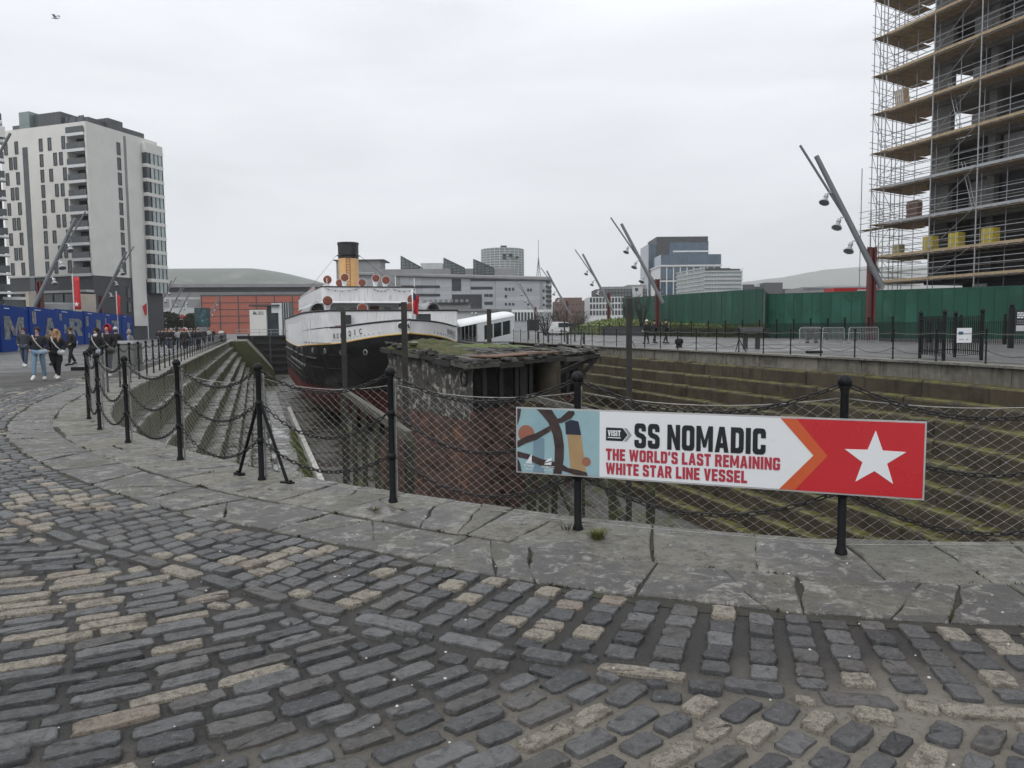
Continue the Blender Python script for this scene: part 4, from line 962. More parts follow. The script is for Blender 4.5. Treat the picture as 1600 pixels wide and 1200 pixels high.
# after upper deck: white bulwark across the ship, shaded opening, bridge deck above
def ushape(x0,x1,w0,w1,r_):
    """plan outline open forward: down the left side, round the stern, up the right"""
    p=[(-w1,x1),(-w1*.995,(x0+x1)/2),(-w0,x0+r_)]
    for k in range(5):
        a=math.pi*.5*k/4; p.append((-w0+r_*(1-math.cos(a)),x0+r_-r_*math.sin(a)))
    q=[(-a,b) for a,b in reversed(p)]
    return p+q
def bulw(name,pl,z0,z1,m,th=.08,par=None):
    mb=MB(); n=len(pl); vs=[]
    for (a,b) in pl: vs+= [Sp(a,b,z0),Sp(a,b,z1)]
    for (a,b) in pl: 
        L=math.hypot(a,b-pl[0][1]) or 1; vs+=[Sp(a*(1-.02),b+th,z0),Sp(a*(1-.02),b+th,z1)]
    fs=[]
    for i in range(n-1):
        fs+=[(2*i,2*i+2,2*i+3,2*i+1),(2*n+2*i,2*n+2*i+1,2*n+2*i+3,2*n+2*i+2),(2*i+1,2*i+3,2*n+2*i+3,2*n+2*i+1)]
    mb.add(vs,fs); return mb.build(name,m,par or ship,smooth='auto',fix=False)
PA=[(-(hb(x,1.4)+.06),x) for x in (62,54,48,42,36,30,25,20,16.5,13.5,11,9,7.2,6.0,5.3)]; PA+=[(-a,b) for a,b in PA[::-1]]
ZA0,ZA1=.62,2.78
aft=bulw('upper_bulwark',PA,ZA0,ZA1,M['ship_white'])
mb=MB(); mb.tube([Sp(a*1.005,b-.02,ZA1+.02) for a,b in PA],.06,5); mb.build('rail',M['timber_dk'],aft,smooth=True)
sbx=Sp(-2.9,5.22,1.72)
mb=MB(); mb.box(sbx,(1.15,.02,.07),0,0,DU,DV,Vector((0,0,1))); mb.build('deck_edge',M['brownred'],aft)
mb=MB(); n_=len(PA)//2; mb.add([Sp(a,b,1.87) for a,b in PA],[(k,k+1,2*n_-2-k,2*n_-1-k) for k in range(n_-1)]); mb.build('upper_deck',M['timber'],ship,fix=False)
PB=ushape(16.6,44,3.95,4.3,.5); ZB0,ZB1=3.72,5.02
bri=bulw('bridge_bulwark',PB,ZB0,ZB1,M['ship_white'])
mb=MB(); mb.tube([Sp(a,b-.03,ZB1) for a,b in PB],.05,5); mb.build('rail',M['timber_dk'],bri,smooth=True)
mb=MB(); mb.tube([Sp(a*1.01,b-.03,ZB0) for a,b in PB],.08,5); mb.build('deck_edge',M['white'],bri,smooth=True)
mb=MB(); q=[Sp(a,b,ZB0+.04) for a,b in PB]; mb.add(q,[tuple(range(len(q)))]); q=[Sp(a,b,ZB0+.12) for a,b in PB]; mb.add(q,[tuple(range(len(q)))]); mb.build('bridge_deck',M['ltgrey'],ship,fix=False)
mb=MB(); mb.box(Sp(0,26,2.8),(3.1,7.2,.92),-DA+0); 
def sbox(du0,du1,dv0,dv1,z0,z1,mm,name,par=None,mi=0):
    b=MB(); b.box(Sp((du0+du1)/2,(dv0+dv1)/2,(z0+z1)/2),((du1-du0)/2,(dv1-dv0)/2,(z1-z0)/2),0,0,DU,DV,Vector((0,0,1))); return b.build(name,mm,par or ship)
dh=sbox(-2.9,2.9,19.6,36,1.9,3.72,M['white'],'deckhouse')
for du in (-2.2,-.9,1.9): sbox(du-.3,du+.3,19.52,19.62,2.5,3.4,M['glassy'],'window',dh)
sbox(.35,1.15,19.52,19.62,1.9,3.5,M['brownred'],'door',dh)
for du in (-3.6,-.2,3.6):
    mb=MB(); mb.tube([Sp(du,17.0,1.9),Sp(du,17.0,3.75)],.06,6); mb.build('pillar',M['white'],ship)
sbox(-2.6,-1.2,18.2,18.7,1.9,2.6,M['brownred'],'deck_bench')
# ribbed white covers of the rafts, both sides
for sgn in (-1,1):
    for kk,x in enumerate((13.2,17.2,21.4)):
        mb=MB(); n=9
        for i in range(14):
            xa=x+i*.27
            for r0,w in ((.95,.11),(.8,.27)):
                pr=[Sp(sgn*(4.55+.62*math.cos(a)*r0/.9),xa+(0 if w<.2 else -.04),2.75+r0*math.sin(a)) for a in [math.pi*k/n*1.02 for k in range(n+1)]]
                vs=pr+[p+DV*w for p in pr]; m_=n+1
                mb.add(vs,[(k,k+1,m_+k+1,m_+k) for k in range(n)],0 if w<.2 else 1)
        rc=mb.build('raft_cover',[M['white'],M['grey']],ship,smooth='auto',fix=False)
# railing of the bridge deck along the left flank
mb=MB()
for k in range(16):
    x=17+k*1.3; mb.tube([Sp(-4.5,x,3.8),Sp(-4.5,x,5.0)],.022,4)
for z in (4.1,4.4,4.7,5.0): mb.tube([Sp(-4.5,16.9,z),Sp(-4.5,37,z)],.016,4)
mb.build('side_railing',M['white'],ship)
# funnel
FX=36.5
mb=MB(); mb.lathe(Sp(.62,FX,0),[(1.07,4.9),(1.07,9.15)],28); fun=mb.build('funnel',M['buff'],ship,smooth='auto')
mb=MB(); mb.lathe(Sp(.62,FX,0),[(1.08,9.1),(1.1,10.55),(1.15,10.6),(1.15,10.8),(1.0,10.8),(1.0,9.6),(.01,9.6)],28); mb.build('funnel_top',M['black_paint'],fun,smooth='auto')
mb=MB(); mb.lathe(Sp(.62,FX,0),[(1.1,9.35),(1.3,9.4),(1.1,9.5),(1.1,9.5)],28); mb.build('funnel_ring',M['black_paint'],fun,smooth='auto')
mb=MB()
fp=Sp(.62,FX,0); fd=(Vector((0,0,0))-fp); fd.z=0; fd.normalize(); fs_=Vector((-fd.y,fd.x,0)); 
for e_ in (-.2,.2): mb.tube([fp+fd*1.13+fs_*(e_-.05)+Vector((0,0,5)),fp+fd*1.13+fs_*(e_-.05)+Vector((0,0,9.2))],.025,4)
for k in range(14): mb.tube([fp+fd*1.13+fs_*-.25+Vector((0,0,5.1+.3*k)),fp+fd*1.13+fs_*.15+Vector((0,0,5.1+.3*k))],.02,4)
mb.build('funnel_ladder',M['brownred'],fun)
for dx in (-1,1): 
    mb=MB(); mb.tube([Sp(.62+dx*1.3,FX,9.4),Sp(.62+dx*5,FX-6,5)],.02,4); mb.build('stay_wire',M['iron'],fun)
# cowl ventilators: white trunk and bell, red inside
def cowl(du,dv,z0,z1,r_,yaw=0):
    p=Sp(du,dv,z0); d=(-DV*math.cos(yaw)+DU*math.sin(yaw)).normalized()
    mb=MB(); H=z1-z0
    pts=[p,p+Vector((0,0,H*.55)),p+Vector((0,0,H*.8)),p+Vector((0,0,H))+d*.12,p+Vector((0,0,H+.02))+d*.42]
    mb.tube(pts,[r_*.55,r_*.55,r_*.7,r_*.95,r_],14); v=mb.build('ventilator',M['white'],ship,smooth='auto')
    c=pts[-1]; mb=MB(); mb.lathe(c,[(r_*1.0,.0),(r_*1.06,.02),(r_*1.06,.05),(r_*.99,.05)],16,axis=d,cap=False); mb.build('rim',M['white'],v,smooth='auto')
    mb=MB(); mb.lathe(c,[(r_*1.0,.03),(r_*.97,.048),(r_*.5,.04),(r_*.1,.036)],16,axis=d); mb.build('mouth',M['brownred'],v,smooth=True)
def cowl_px(px,py,dv,r_,z0):
    # ventilator whose mouth sits over the given part of the ship
    # solve du for the row at this dv
    lo,hi=-7,7
    for _ in range(50):
        du=(lo+hi)/2; w=Sp(du,dv,4)-Vector((0,0,CAM_H)); x_=800+FPX*w.dot(_r)/w.dot(_f)
        if x_<px: lo=du
        else: hi=du
    cowl(du,dv+.4,z0,zpix(Sp(du,dv,0),py),r_)
for (px,py,dv,r_,z0) in ((512.5,437.5,22,.37,4.7),(531.5,442.5,29,.37,4.7),(539.5,434,24,.36,4.7),(566.5,442,28,.37,4.7),(588,435,24,.36,4.7),(603.5,438,20,.36,4.7),(511.5,470.5,11,.36,1.9),(565.5,482,9.9,.36,1.9),(640,481,9.8,.36,1.9),(643,468,13,.36,1.9),(489,454.5,33,.36,3.8)): cowl_px(px,py,dv,r_,z0)
mb=MB(); mb.tube([Sp(-2,34,5.0),Sp(-2,34,5.6)],.5,10); mb.build('deck_tank',M['frame_dk'],ship,smooth='auto')
for du,dv,z in ((2.9,21,6.3),(-3.1,21,6.0),(4.0,18,5.9)):
    mb=MB(); mb.tube([Sp(du,dv,3.8),Sp(du,dv,z)],.03,5); mb.build('flag_pole',M['white'],ship)
mb=MB()
for a,b in (((-3.7,16.5),(-.9,16.5)),((.2,16.5),(1.6,16.5)),((1.8,16.5),(3.9,16.5))):
    P=chain_path(Sp(a[0],a[1],4.9),Sp(b[0],b[1],4.9),.22,10); mb.tube(P,.014,3)
    for q in P[1:-1:2]: mb.sphere(q-Vector((0,0,.05)),.045,6)
mb.build('string_lights',M['frame_dk'],bri)
st=MB(); st.tube([Sp(.35,.6,1.6),Sp(.25,.2,4.0)],.045,6); st.build('flagstaff',M['white'],ship,smooth=True)
n=8; vs=[];fs=[]
for i in range(n+1):
    for j in range(5):
        x=i/n; y=j/4; vs.append(Sp(.3+.42*x*(1-.35*y)+.03*math.sin(9*y),.3+.1*math.sin(7*x+5*y),3.85-.35*x-1.35*y*(1-.15*x)))
fs=[(i*5+j,(i+1)*5+j,(i+1)*5+j+1,i*5+j+1) for i in range(n) for j in range(4)]
mb=MB(); mb.add(vs,fs); fl=mb.build('ensign',M['red_flag'],ship,smooth=True); md=fl.modifiers.new('t','SOLIDIFY'); md.thickness=.015
mb=MB(); mb.add([Sp(.31+.2*x,.22,3.82-.16*x-.42*y) for x,y in((0,0),(1,0),(1,1),(0,1))],[(0,1,2,3)]); mb.build('canton',M['print_navy'],fl,fix=False)
# winch gear and box on the after deck
sbox(.7,1.6,3.0,3.8,2.0,2.55,M['white'],'deck_locker'); sbox(1.0,1.9,2.4,2.9,2.0,2.5,M['frame_dk'],'winch'); sbox(-3.4,-3.0,5.0,5.4,1.9,2.5,M['frame_dk'],'bollard')
# dark timber keel blocks beneath the hull
for k in range(2):
    q=MB(); q.box(Sp(0,12+k*3.6,-6.0),(.9,.35,.4),0,0,DU,DV,Vector((0,0,1))); o=q.build('keel_block',M['timber_dk']); tag(o,('aftmost stack of dark keel timbers under the ship','second stack of keel timbers under the ship from the stern')[k],'keel block','keel blocks under the steamer')
# ================================================================ THE OLD CAISSON IN FRONT OF IT
K1=at(735,568,Y=30.3); K2=at(935,553,Y=42); K3=at(596,541,Y=38.5); K4=at(930,541,Y=45.5); K5=at(690,531,Y=43.2)
deck=[K1,K2,K4,K5,K3]
cais=thing('caisson',Vector((K1.x,K1.y,FLOOR)),'derelict rusting dock caisson with rotten mossy timber deck','caisson')
cen=sum(deck,Vector((0,0,0)))/5
def inset(p,k,z=None): 
    q=p+(cen-p)*k; return Vector((q.x,q.y,p.z if z is None else z))
def deckz(x,y):
    A=np.array([[p.x,p.y,1] for p in deck]); s_=np.linalg.lstsq(A,np.array([p.z for p in deck]),rcond=None)[0]; return float(s_[0]*x+s_[1]*y+s_[2])
def wall_patch(a,b,ztop,zbot,m,name,nx=14,nz=10,amp=.06,bat=0.0,par=None):
    rg=random.Random(int(a.x*100)); mb=MB(); d=(b-a); d.z=0; n=Vector((d.y,-d.x,0)).normalized()
    if n.dot(cen-a)>0: n=-n
    vs=[]
    for i in range(nx+1):
        for j in range(nz+1):
            p=a.lerp(b,i/nx); zt=(a.z+(b.z-a.z)*i/nx) if ztop is None else ztop; z=zt+(zbot-zt)*j/nz
            q=n*(rg.uniform(-amp,amp) + bat*(j/nz)); vs.append(Vector((p.x,p.y,z))+q)
    k=nz+1; mb.add(vs,[(i*k+j,(i+1)*k+j,(i+1)*k+j+1,i*k+j+1) for i in range(nx) for j in range(nz)])
    return mb.build(name,m,par or cais,smooth=False,fix=False)
k1,k2,k3=inset(K1,.05),inset(K2,.2),inset(K3,.05); k4=inset(K4,.2); k5=inset(K5,.12)
for q in (k1,k2,k3,k4,k5): q.z-=.25
wall_patch(k3,k1,None,-2.3,M['peel'],'side_plating',26,10,.035)
lowk1=Vector((k1.x,k1.y,-2.3)); lowk3=Vector((k3.x,k3.y,-2.3))
wall_patch(lowk3,lowk1,None,FLOOR,M['rust'],'lower_plating',20,12,.09,.9)
b1=k1.lerp(k2,.06)+DV*.2; b2=k2
bk=[Vector((p.x,p.y,p.z)) for p in (b1,b2)]
wall_patch(bk[0]+DV*.9,bk[1]+DV*.9,None,-2.2,M['blackplate'],'end_plating',18,8,.08)
wall_patch(Vector((k1.x,k1.y,-2.1)),Vector((bk[1].x,bk[1].y,-2.1)),None,FLOOR,M['rust'],'lower_plating',26,16,.13,.7)
mb=MB(); mb.lathe(Vector((k1.x,k1.y,0)),[(.12,-1.9),(.2,-2.6),(.45,-3.8),(.75,-5.1),(1.05,FLOOR)],12); mb.build('stem',M['rust'],cais,smooth='auto')
mb=MB(); mb.add([Vector((k1.x,k1.y,-2.1)),Vector((bk[1].x,bk[1].y,-2.1)),bk[1]+DV*1.2-Vector((0,0,bk[1].z+2.0)),bk[0]+DV*1.2-Vector((0,0,bk[0].z+2.0))],[(0,1,2,3)]); mb.build('ledge',M['rust'],cais)
wall_patch(k2,k4,None,FLOOR,M['blackplate'],'end_plating',4,8,.08); wall_patch(k4,k5,None,FLOOR,M['blackplate'],'side_plating',4,8,.05); wall_patch(k5,k3,None,FLOOR,M['blackplate'],'side_plating',4,8,.05)
rg=random.Random(9)
for k in range(7):                                         # frames, posts under the overhang
    f=.1+.13*k; p=k1.lerp(k2,f)+DV*.45; mb=MB(); mb.box((p.x,p.y,-1.1),(.09,.12,1.1),.4); mb.build('frame_post',M['timber_dk'],cais)
p=at(857,600,Y=37.5); mb=MB(); mb.lathe(Vector((p.x,p.y,FLOOR)),[(.62,0),(.62,-FLOOR-.35),(.58,-FLOOR-.12),(.4,-FLOOR-.08)],10); mb.build('mooring_pile',M['altar_dk'],cais,smooth='auto')
p=at(815,600,Y=36.2); mb=MB(); mb.box((p.x,p.y,-1.5),(.2,.2,1.4),.5); mb.build('frame_post',M['timber_dk'],cais)
for a,b in ((at(896,602,Y=41),at(934,556,Y=42)),(at(868,585,Y=39.5),at(925,560,Y=41.8)),(at(905,640,Y=41),at(905,556,Y=41.5))):
    mb=MB(); mb.bar(a,b,.16,.2); mb.build('strut',M['timber_dk'],cais)
for a,b in ((K1+Vector((0,0,-.12)),K2+Vector((0,0,-.12))),(K3+Vector((0,0,-.12)),K1+Vector((0,0,-.12))),(K2+Vector((0,0,-.12)),K4+Vector((0,0,-.12)))):
    mb=MB(); n=6
    for i in range(n):
        p=a.lerp(b,i/n+.004); q=a.lerp(b,(i+1)/n-.004); dz=Vector((0,0,rg.uniform(-.06,.05))); mb=MB(); mb.bar(p+dz,q+dz+Vector((0,0,rg.uniform(-.03,.03))),.22,rg.uniform(.15,.25)); mb.build('edge_beam',M['timber_dk'] if rg.random()<.75 else M['timber'],cais)
ex=(K2-K1); ex.z=0; ex.normalize(); ey_=(K3-K1); ey_.z=0; ey_.normalize()
def on_deck(a,b):                                           # a along the front, b along the side (0..1)
    p=K1+(K2-K1)*a; q=K3+(K5-K3)*min(1,a*1.6) if a<.6 else K5+(K4-K5)*((a-.6)/.4); w=p.lerp(q,b); w.z=deckz(w.x,w.y); return w
for i in range(26):                                         # deck planks, broken and askew
    for j in range(3):
        a=(i+.5)/26; b0=j/3+rg.uniform(0,.05); b1_=(j+1)/3-rg.uniform(0,.06)
        if rg.random()<.13: continue
        p,q=on_deck(a,b0),on_deck(min(1,a+rg.uniform(-.012,.012)),b1_); up_=rg.uniform(-.03,.03)
        mb=MB(); mb.bar(p+Vector((0,0,up_)),q+Vector((0,0,up_+rg.uniform(-.04,.04))),.36*rg.uniform(.75,1.02),.09); mb.build('plank',rg.choice([M['timber'],M['timber'],M['timber_dk']]),cais)
for i in range(34):                                         # loose rotten lengths heaped on the edges
    e=rg.random(); a,b=((rg.uniform(0,1),rg.uniform(-.02,.1)) if e<.35 else ((rg.uniform(-.01,.05),rg.uniform(0,1)) if e<.7 else (rg.uniform(.1,.9),rg.uniform(.3,1))))
    p=on_deck(max(0,a),max(0,b)); an=rg.uniform(0,3.1); L=rg.uniform(.3,1.3)
    mb=MB(); dd=Vector((math.cos(an),math.sin(an),rg.uniform(-.06,.1)))*L/2; z=Vector((0,0,rg.uniform(.05,.16))); mb.bar(p-dd+z,p+dd+z,rg.uniform(.1,.24),rg.uniform(.06,.16)); mb.build('broken_plank',rg.choice([M['timber'],M['timber_dk'],M['timber_dk']]),cais)
def mound(poly_ab,h,m,name):
    mb=MB(); rgm=random.Random(len(name)+int(h*100)); (a0,a1,b0,b1_)=poly_ab; nx,ny=16,12; vs=[]
    for i in range(nx+1):
        for j in range(ny+1):
            fx,fy=i/nx,j/ny; w=on_deck(a0+(a1-a0)*fx+rgm.uniform(-.004,.004),b0+(b1_-b0)*fy); e=(math.sin(math.pi*fx)*math.sin(math.pi*fy))**.5
            vs.append(w+Vector((0,0,-.12+(h+.12)*e*rgm.uniform(.75,1.15))))
    k=ny+1; mb.add(vs,[(i*k+j,(i+1)*k+j,(i+1)*k+j+1,i*k+j+1) for i in range(nx) for j in range(ny)]); tag(mb.build(name,m,cais,smooth=True,fix=False),kind='stuff')
mound((.02,.34,.3,.8),.28,M['moss'],'moss'); mound((.1,.6,.72,1.0),.3,M['moss'],'moss'); mound((.3,.85,.5,.75),.14,M['grass'],'moss'); mound((.0,.12,.55,.95),.2,M['moss'],'moss')
a_,b_=on_deck(.16,.12),on_deck(.62,.1); mb=MB(); mb.bar(a_+Vector((0,0,.12)),b_+Vector((0,0,.12)),1.5,.05); mb.build('rusty_plate',mat('rust_sheet',(.14,.07,.04),.8,.3,1.5),cais)
p=at(646,550,Y=36); mb=MB(); mb.lathe(Vector((p.x,p.y,p.z)),[(.16,-.3),(.16,.3),(.24,.34),(.24,.44),(.12,.5)],10); mb.build('mooring_post',M['altar'],cais,smooth='auto')
p=k1.lerp(k3,.06)+Vector((-.1,-.1,-.45)); mb=MB(); d=(k3-k1).normalized(); mb.tube([p+d*.27*math.cos(2*math.pi*k/14)+Vector((0,0,.3*math.sin(2*math.pi*k/14))) for k in range(15)],.045,6); mb.build('mooring_ring',M['iron'],cais,smooth=True)
mb=MB()
for k in range(60):
    f=rg.random(); a,b=((f,rg.uniform(-.01,.06)) if rg.random()<.5 else (rg.uniform(0,.05),f)); p=on_deck(max(0,a),max(0,b)); mb.sphere(p+Vector((rg.uniform(-.1,.1),rg.uniform(-.1,.1),rg.uniform(.0,.12))),rg.uniform(.08,.2),6,0,(1,1.4,.6))
tag(mb.build('rubble',[M['timber_dk']],cais),kind='stuff')
# ================================================================ TIMBER TRESTLES AND MOORING POLES
M['pile']=mat('mossy_pile',(.03,.03,.02),.85,.5,2,0,.6,25,dirt=((.055,.06,.02),1.3,.5))
def trestle(pts,zb,label,braces=True,pw=.14):
    t_=thing('trestle',Vector((pts[0].x,pts[0].y,FLOOR)),label,'trestle')
    for p in pts:
        mb=MB(); mb.bar(Vector((p.x,p.y,FLOOR)),Vector((p.x+rg.uniform(-.06,.06),p.y,zb)),pw,pw,up=Vector((1,0,0))); mb.build('pile',M['pile'],t_)
    for a,b in zip(pts[:-1],pts[1:]):
        mb=MB(); mb.bar(Vector((a.x,a.y,zb+.1)),Vector((b.x,b.y,zb+.1)),.16,.2); mb.build('cap_beam',M['timber'],t_)
    if braces:
        for i in range(0,len(pts)-2,2):
            a,b=pts[i],pts[i+2]; mb=MB(); mb.bar(Vector((a.x+.15,a.y,zb-.9)),Vector((b.x+.15,b.y,FLOOR+1.2)),.18,.18); mb.build('brace',M['pile'],t_)
    return t_
def along(u,ys): return [UV(u,(y-u*DU.y)/DV.y) for y in ys]
trestle(along(3.1,[28.5,25.6,23,20.6,18.6,16.3]),-.88,'mossy timber trestle beside the stern of the black ship')
trestle(along(9.4,[27.5,25.2,23,21,19]),-1.1,'mossy timber trestle seen below the long sign',True,.2)
trestle(along(8.5,[24.6,23.6]),-3.05,'pair of pale timber piles at the foot of the rusted caisson',False,.3)
for (px,pt,Y,w,lab) in ((536,487,28.2,.16,'slender dark timber pole in front of the ship name'),(631,472,21.6,.15,'tall timber pole in front of the stern porthole'),(983,467,20.1,.14,'tall timber pole standing before the right hand steps'),(764,483,47.5,.28,'short timber pole between the caisson and the white gangway')):
    top=at(px,pt,Y=Y); mb=MB(); mb.bar(Vector((top.x,top.y,FLOOR)),top,w,w,up=Vector((1,0,0))); o=mb.build('timber_pole',M['timber_dk']); tag(o,lab,'pole')
# floor furniture: sill and duct along the left of the floor
mb=MB(); mb.bar(UV(2.85,12,FLOOR+.3),UV(2.85,75,FLOOR+.3),.28,.6); o=mb.build('floor_sill',mat('whitened_baulk',(.5,.49,.46),.6,.2,2,dirt=((.2,.19,.17),1.5,.58))); tag(o,'long pale timber baulk along the wet dock floor','baulk')
# the gate at the far end
gate=thing('dock_gate',UV(8,141,FLOOR),'black planked dock gate at the far end behind the ship','gate')
mb=MB(); mb.box(UV(10,141.3,(FLOOR+.55)/2),(13,.4,(.55-FLOOR)/2),0,0,DU,DV,Vector((0,0,1))); mb.build('gate_face',M['blackplate'],gate)
for k in range(6):
    mb=MB(); mb.box(UV(10,140.7,-5.6+k*1.2),(13,.22,.16),0,0,DU,DV,Vector((0,0,1))); mb.build('gate_beam',M['dark'],gate)
for k in range(8):
    mb=MB(); mb.box(UV(-.5+3*k,140.75,-2.9),(.14,.28,3.3),0,0,DU,DV,Vector((0,0,1))); mb.build('gate_post',M['conc_dk'],gate)
mb=MB()
for k in range(14): mb.tube([UV(-3+1.9*k,140.6,.55),UV(-3+1.9*k,140.6,1.6)],.04,4)
for z in (1.1,1.6): mb.tube([UV(-3,140.6,z),UV(22,140.6,z)],.035,4)
mb.build('gate_railing',M['galv'],gate)
lad=thing('ladder',UV(-1.2,111.8,0),'steep ladder down the raking end wall of the dock','ladder')
for e in (-.3,.3):
    mb=MB(); mb.tube([UV(-1.2+.25,111.6+e,1.0),UV(2.4+.25,111.6+e,-4.2)],.06,5); mb.build('rail',M['iron'],lad)
for k in range(16):
    f=k/15; mb=MB(); mb.tube([UV(-.95+3.6*f,111.3,.6-4.8*f),UV(-.95+3.6*f,111.9,.6-4.8*f)],.035,4); mb.build('rung',M['iron'],lad)
# ================================================================ THE COVERED GANGWAY
ga,gb_=at(700,520,Y=60.5),at(787,520,Y=68.5); gw=thing('gangway',Vector((gb_.x,gb_.y,RQ)),'white covered gangway with windows leading up to the ship','gangway')
gd=(gb_-ga); gd.z=0; GL=gd.length; gd.normalize(); gn_=Vector((gd.y,-gd.x,0))
def gq(f,off,z): p=ga+gd*GL*f+gn_*off; return Vector((p.x,p.y,z))
zr=lambda f: 1.62+.95*f; zf_=lambda f:-.25+.0*f
mb=MB(); n=10; rows=[]
for f in (0,1.0):
    c=[gq(f,1.15*math.cos(math.pi*k/n)*-1,zr(f)+.42*math.sin(math.pi*k/n)) for k in range(n+1)]; rows+=c
mb.add(rows,[(k,k+1,n+2+k,n+1+k) for k in range(n)]+[tuple(range(n+1)),tuple(range(n+1,2*n+2))]); mb.build('barrel_roof',M['white'],gw,smooth='auto')
for off in (1.1,-1.1):
    mb=MB()
    for f0,f1,z0,z1 in ((.3,1.0,None,.42),(.3,.42,.42,None),(.93,1.0,.42,None)):
        lo=lambda f:(-.55 if z0 is None else zr(f)-1.45+z0*.4); 
        def zz(f,v,top): return (zr(f) if top else .0) if v is None else (zr(f)-1.5 if v==.42 else v)
        mb.add([gq(f0,off,zz(f0,z0,False)),gq(f1,off,zz(f1,z0,False)),gq(f1,off,zz(f1,z1,True)),gq(f0,off,zz(f0,z1,True))],[(0,1,2,3)])
    mb.add([gq(.42,off,zr(.42)-.3),gq(.93,off,zr(.93)-.3),gq(.93,off,zr(.93)),gq(.42,off,zr(.42))],[(0,1,2,3)])
    o=mb.build('side_wall',M['white'],gw,fix=False); md=o.modifiers.new('t','SOLIDIFY'); md.thickness=.07
    for k in range(3):
        f0=.42+.17*k; f1=f0+.16; mb=MB(); mb.add([gq(f0,off*.98,zr(f0)-1.5),gq(f1,off*.98,zr(f1)-1.5),gq(f1,off*.98,zr(f1)-.3),gq(f0,off*.98,zr(f0)-.3)],[(0,1,2,3)]); o=mb.build('window',M['glassy'],gw,fix=False); md=o.modifiers.new('t','SOLIDIFY'); md.thickness=.03
        mb=MB(); mb.bar(gq(f1+.005,off,zr(f1)-1.5),gq(f1+.005,off,zr(f1)-.3),.1); mb.build('mullion',M['frame_wh'],o)
    for k in range(5):
        mb=MB(); f=.02+.065*k; mb.bar(gq(f,off,-.1),gq(f,off,zr(f)),.05); mb.build('rail_post',M['galv'],gw)
mb=MB(); mb.add([gq(0,-1.1,.45),gq(0,1.1,.45),gq(1,1.1,.3),gq(1,-1.1,.3)],[(0,1,2,3)]); o=mb.build('floor_deck',M['grey'],gw,fix=False); md=o.modifiers.new('t','SOLIDIFY'); md.thickness=.15
# ================================================================ BUILDINGS
_unit={}
def unit_window(fr,gl,key):
    """shared window: frame ring and a recessed pane, unit size in x,z; y towards the viewer is negative"""
    if key in _unit: return _unit[key]
    mb=MB(); e=.07
    for a in ((0,e,0,1),(1-e,1,0,1),(e,1-e,0,e),(e,1-e,1-e,1)): mb.bx(a[0],a[1],-.06,.1,a[2],a[3],0)
    mb.bx(e,1-e,0,.1,e,1-e,1); o=mb.build('window',[fr,gl],None); me=o.data; bpy.data.objects.remove(o); _unit[key]=me; return me
class Bld:
    def __init__(s,name,base,label,cat='building',group=None): s.root=thing(name,base,label,cat,group); s.b=Vector(base)
    def block(s,o,ax,ay,x0,x1,y0,y1,z0,z1,m,name='wall',par=None):
        """box in the frame o + ax*x + ay*y"""
        mb=MB(); c=o+ax*((x0+x1)/2)+ay*((y0+y1)/2); mb.box((c.x,c.y,(z0+z1)/2),(abs(x1-x0)/2,abs(y1-y0)/2,(z1-z0)/2),0,0,ax,ay,Vector((0,0,1)))
        return mb.build(name,m,par or s.root)
    def win(s,o,ax,x0,x1,z0,z1,key='dk',off=.0,name='window'):
        """window on the facade plane o + ax*x; its outside is to the right of ax turned by -90 degrees"""
        fr,gl=dict(dk=(M['frame_dk'],M['glassy']),wh=(M['frame_wh'],M['glassy']),bl=(M['frame_dk'],M['glassy_blue']),gr=(M['frame_wh'],M['glassy_green']),strip=(M['frame_dk'],M['dark']))[key]
        ob=link(name,unit_window(fr,gl,key),s.root); nrm=Vector((ax.y,-ax.x,0)); p=o+ax*x0+nrm*(.04+off); p.z=z0; ob.location=p-s.b
        ob.rotation_euler=(0,0,math.atan2(ax.y,ax.x)); ob.scale=(x1-x0,1,z1-z0); return ob
Z3=Vector((0,0,1))
# ---- apartment tower
C=at(149,500,Y=130); C.z=0
E1=at(17,500,Y=136.2); E2=at(257.5,500,Y=145)
AX=(E1-C); AX.z=0; LA=AX.length; AX.normalize(); AY=Vector((-AX.y,AX.x,0)); 
if AY.y<0: AY=-AY
LB=abs((E2-C).dot(AY)); F0=zpix(C,430); TOP=zpix(C,189); FH=(zpix(C,203)-zpix(C,424))/9.0
tw=Bld('apartment_tower',C,'tall pale apartment tower with stacked corner balconies above dark lower floors','apartment tower')
wm=M['render_wh']
tw.block(C,AX,AY,4.3,LA,0,LB,F0,TOP,wm,'wall'); tw.block(C,AX,AY,.003,4.3,1.9,LB-.003,F0+.003,TOP-.003,wm,'wall'); tw.block(C,AX,AY,0,.35,0,1.9,F0,TOP,wm,'wall'); tw.block(C,AX,AY,.35,4.3,0,1.9,TOP-1.5,TOP,wm,'parapet')
tw.block(C,AX,AY,.1,LA-.2,.1,LB-.1,-1,F0,M['slate'],'base'); 
tw.block(C,AX,AY,4.2,LA,-.06,0,F0,F0+.25,M['ltgrey'],'string_course')
leftface=C+AX*LA; fx=-AX                                     # facade frame: x runs right along the left face
for k in range(10):
    z=F0+FH*(k-.0)+.25
    tw.block(C,AX,AY,.35,4.3,-.25,1.9,z-.25-.12,z+.12,M['frame_wh'],'balcony_slab')
    mb=MB(); mb.box(C+AX*2.3+AY*-.2+Z3*(z+.65),(1.95,.025,.5),0,0,AX,AY,Z3); mb.build('balustrade',M['glassy'],tw.root)
    if k<9:
        tw.block(C,AX,AY,.5,2.3,1.86,1.9,z+.15,z+2.2,M['glassy'],'balcony_door'); tw.block(C,AX,AY,2.5,4.2,1.84,1.9,z+.1,z+2.6,M['frame_dk'],'balcony_wall')
def ip(xz): return LA*(1-(440-xz)/390.0) if False else (xz-50)/390.0*LA
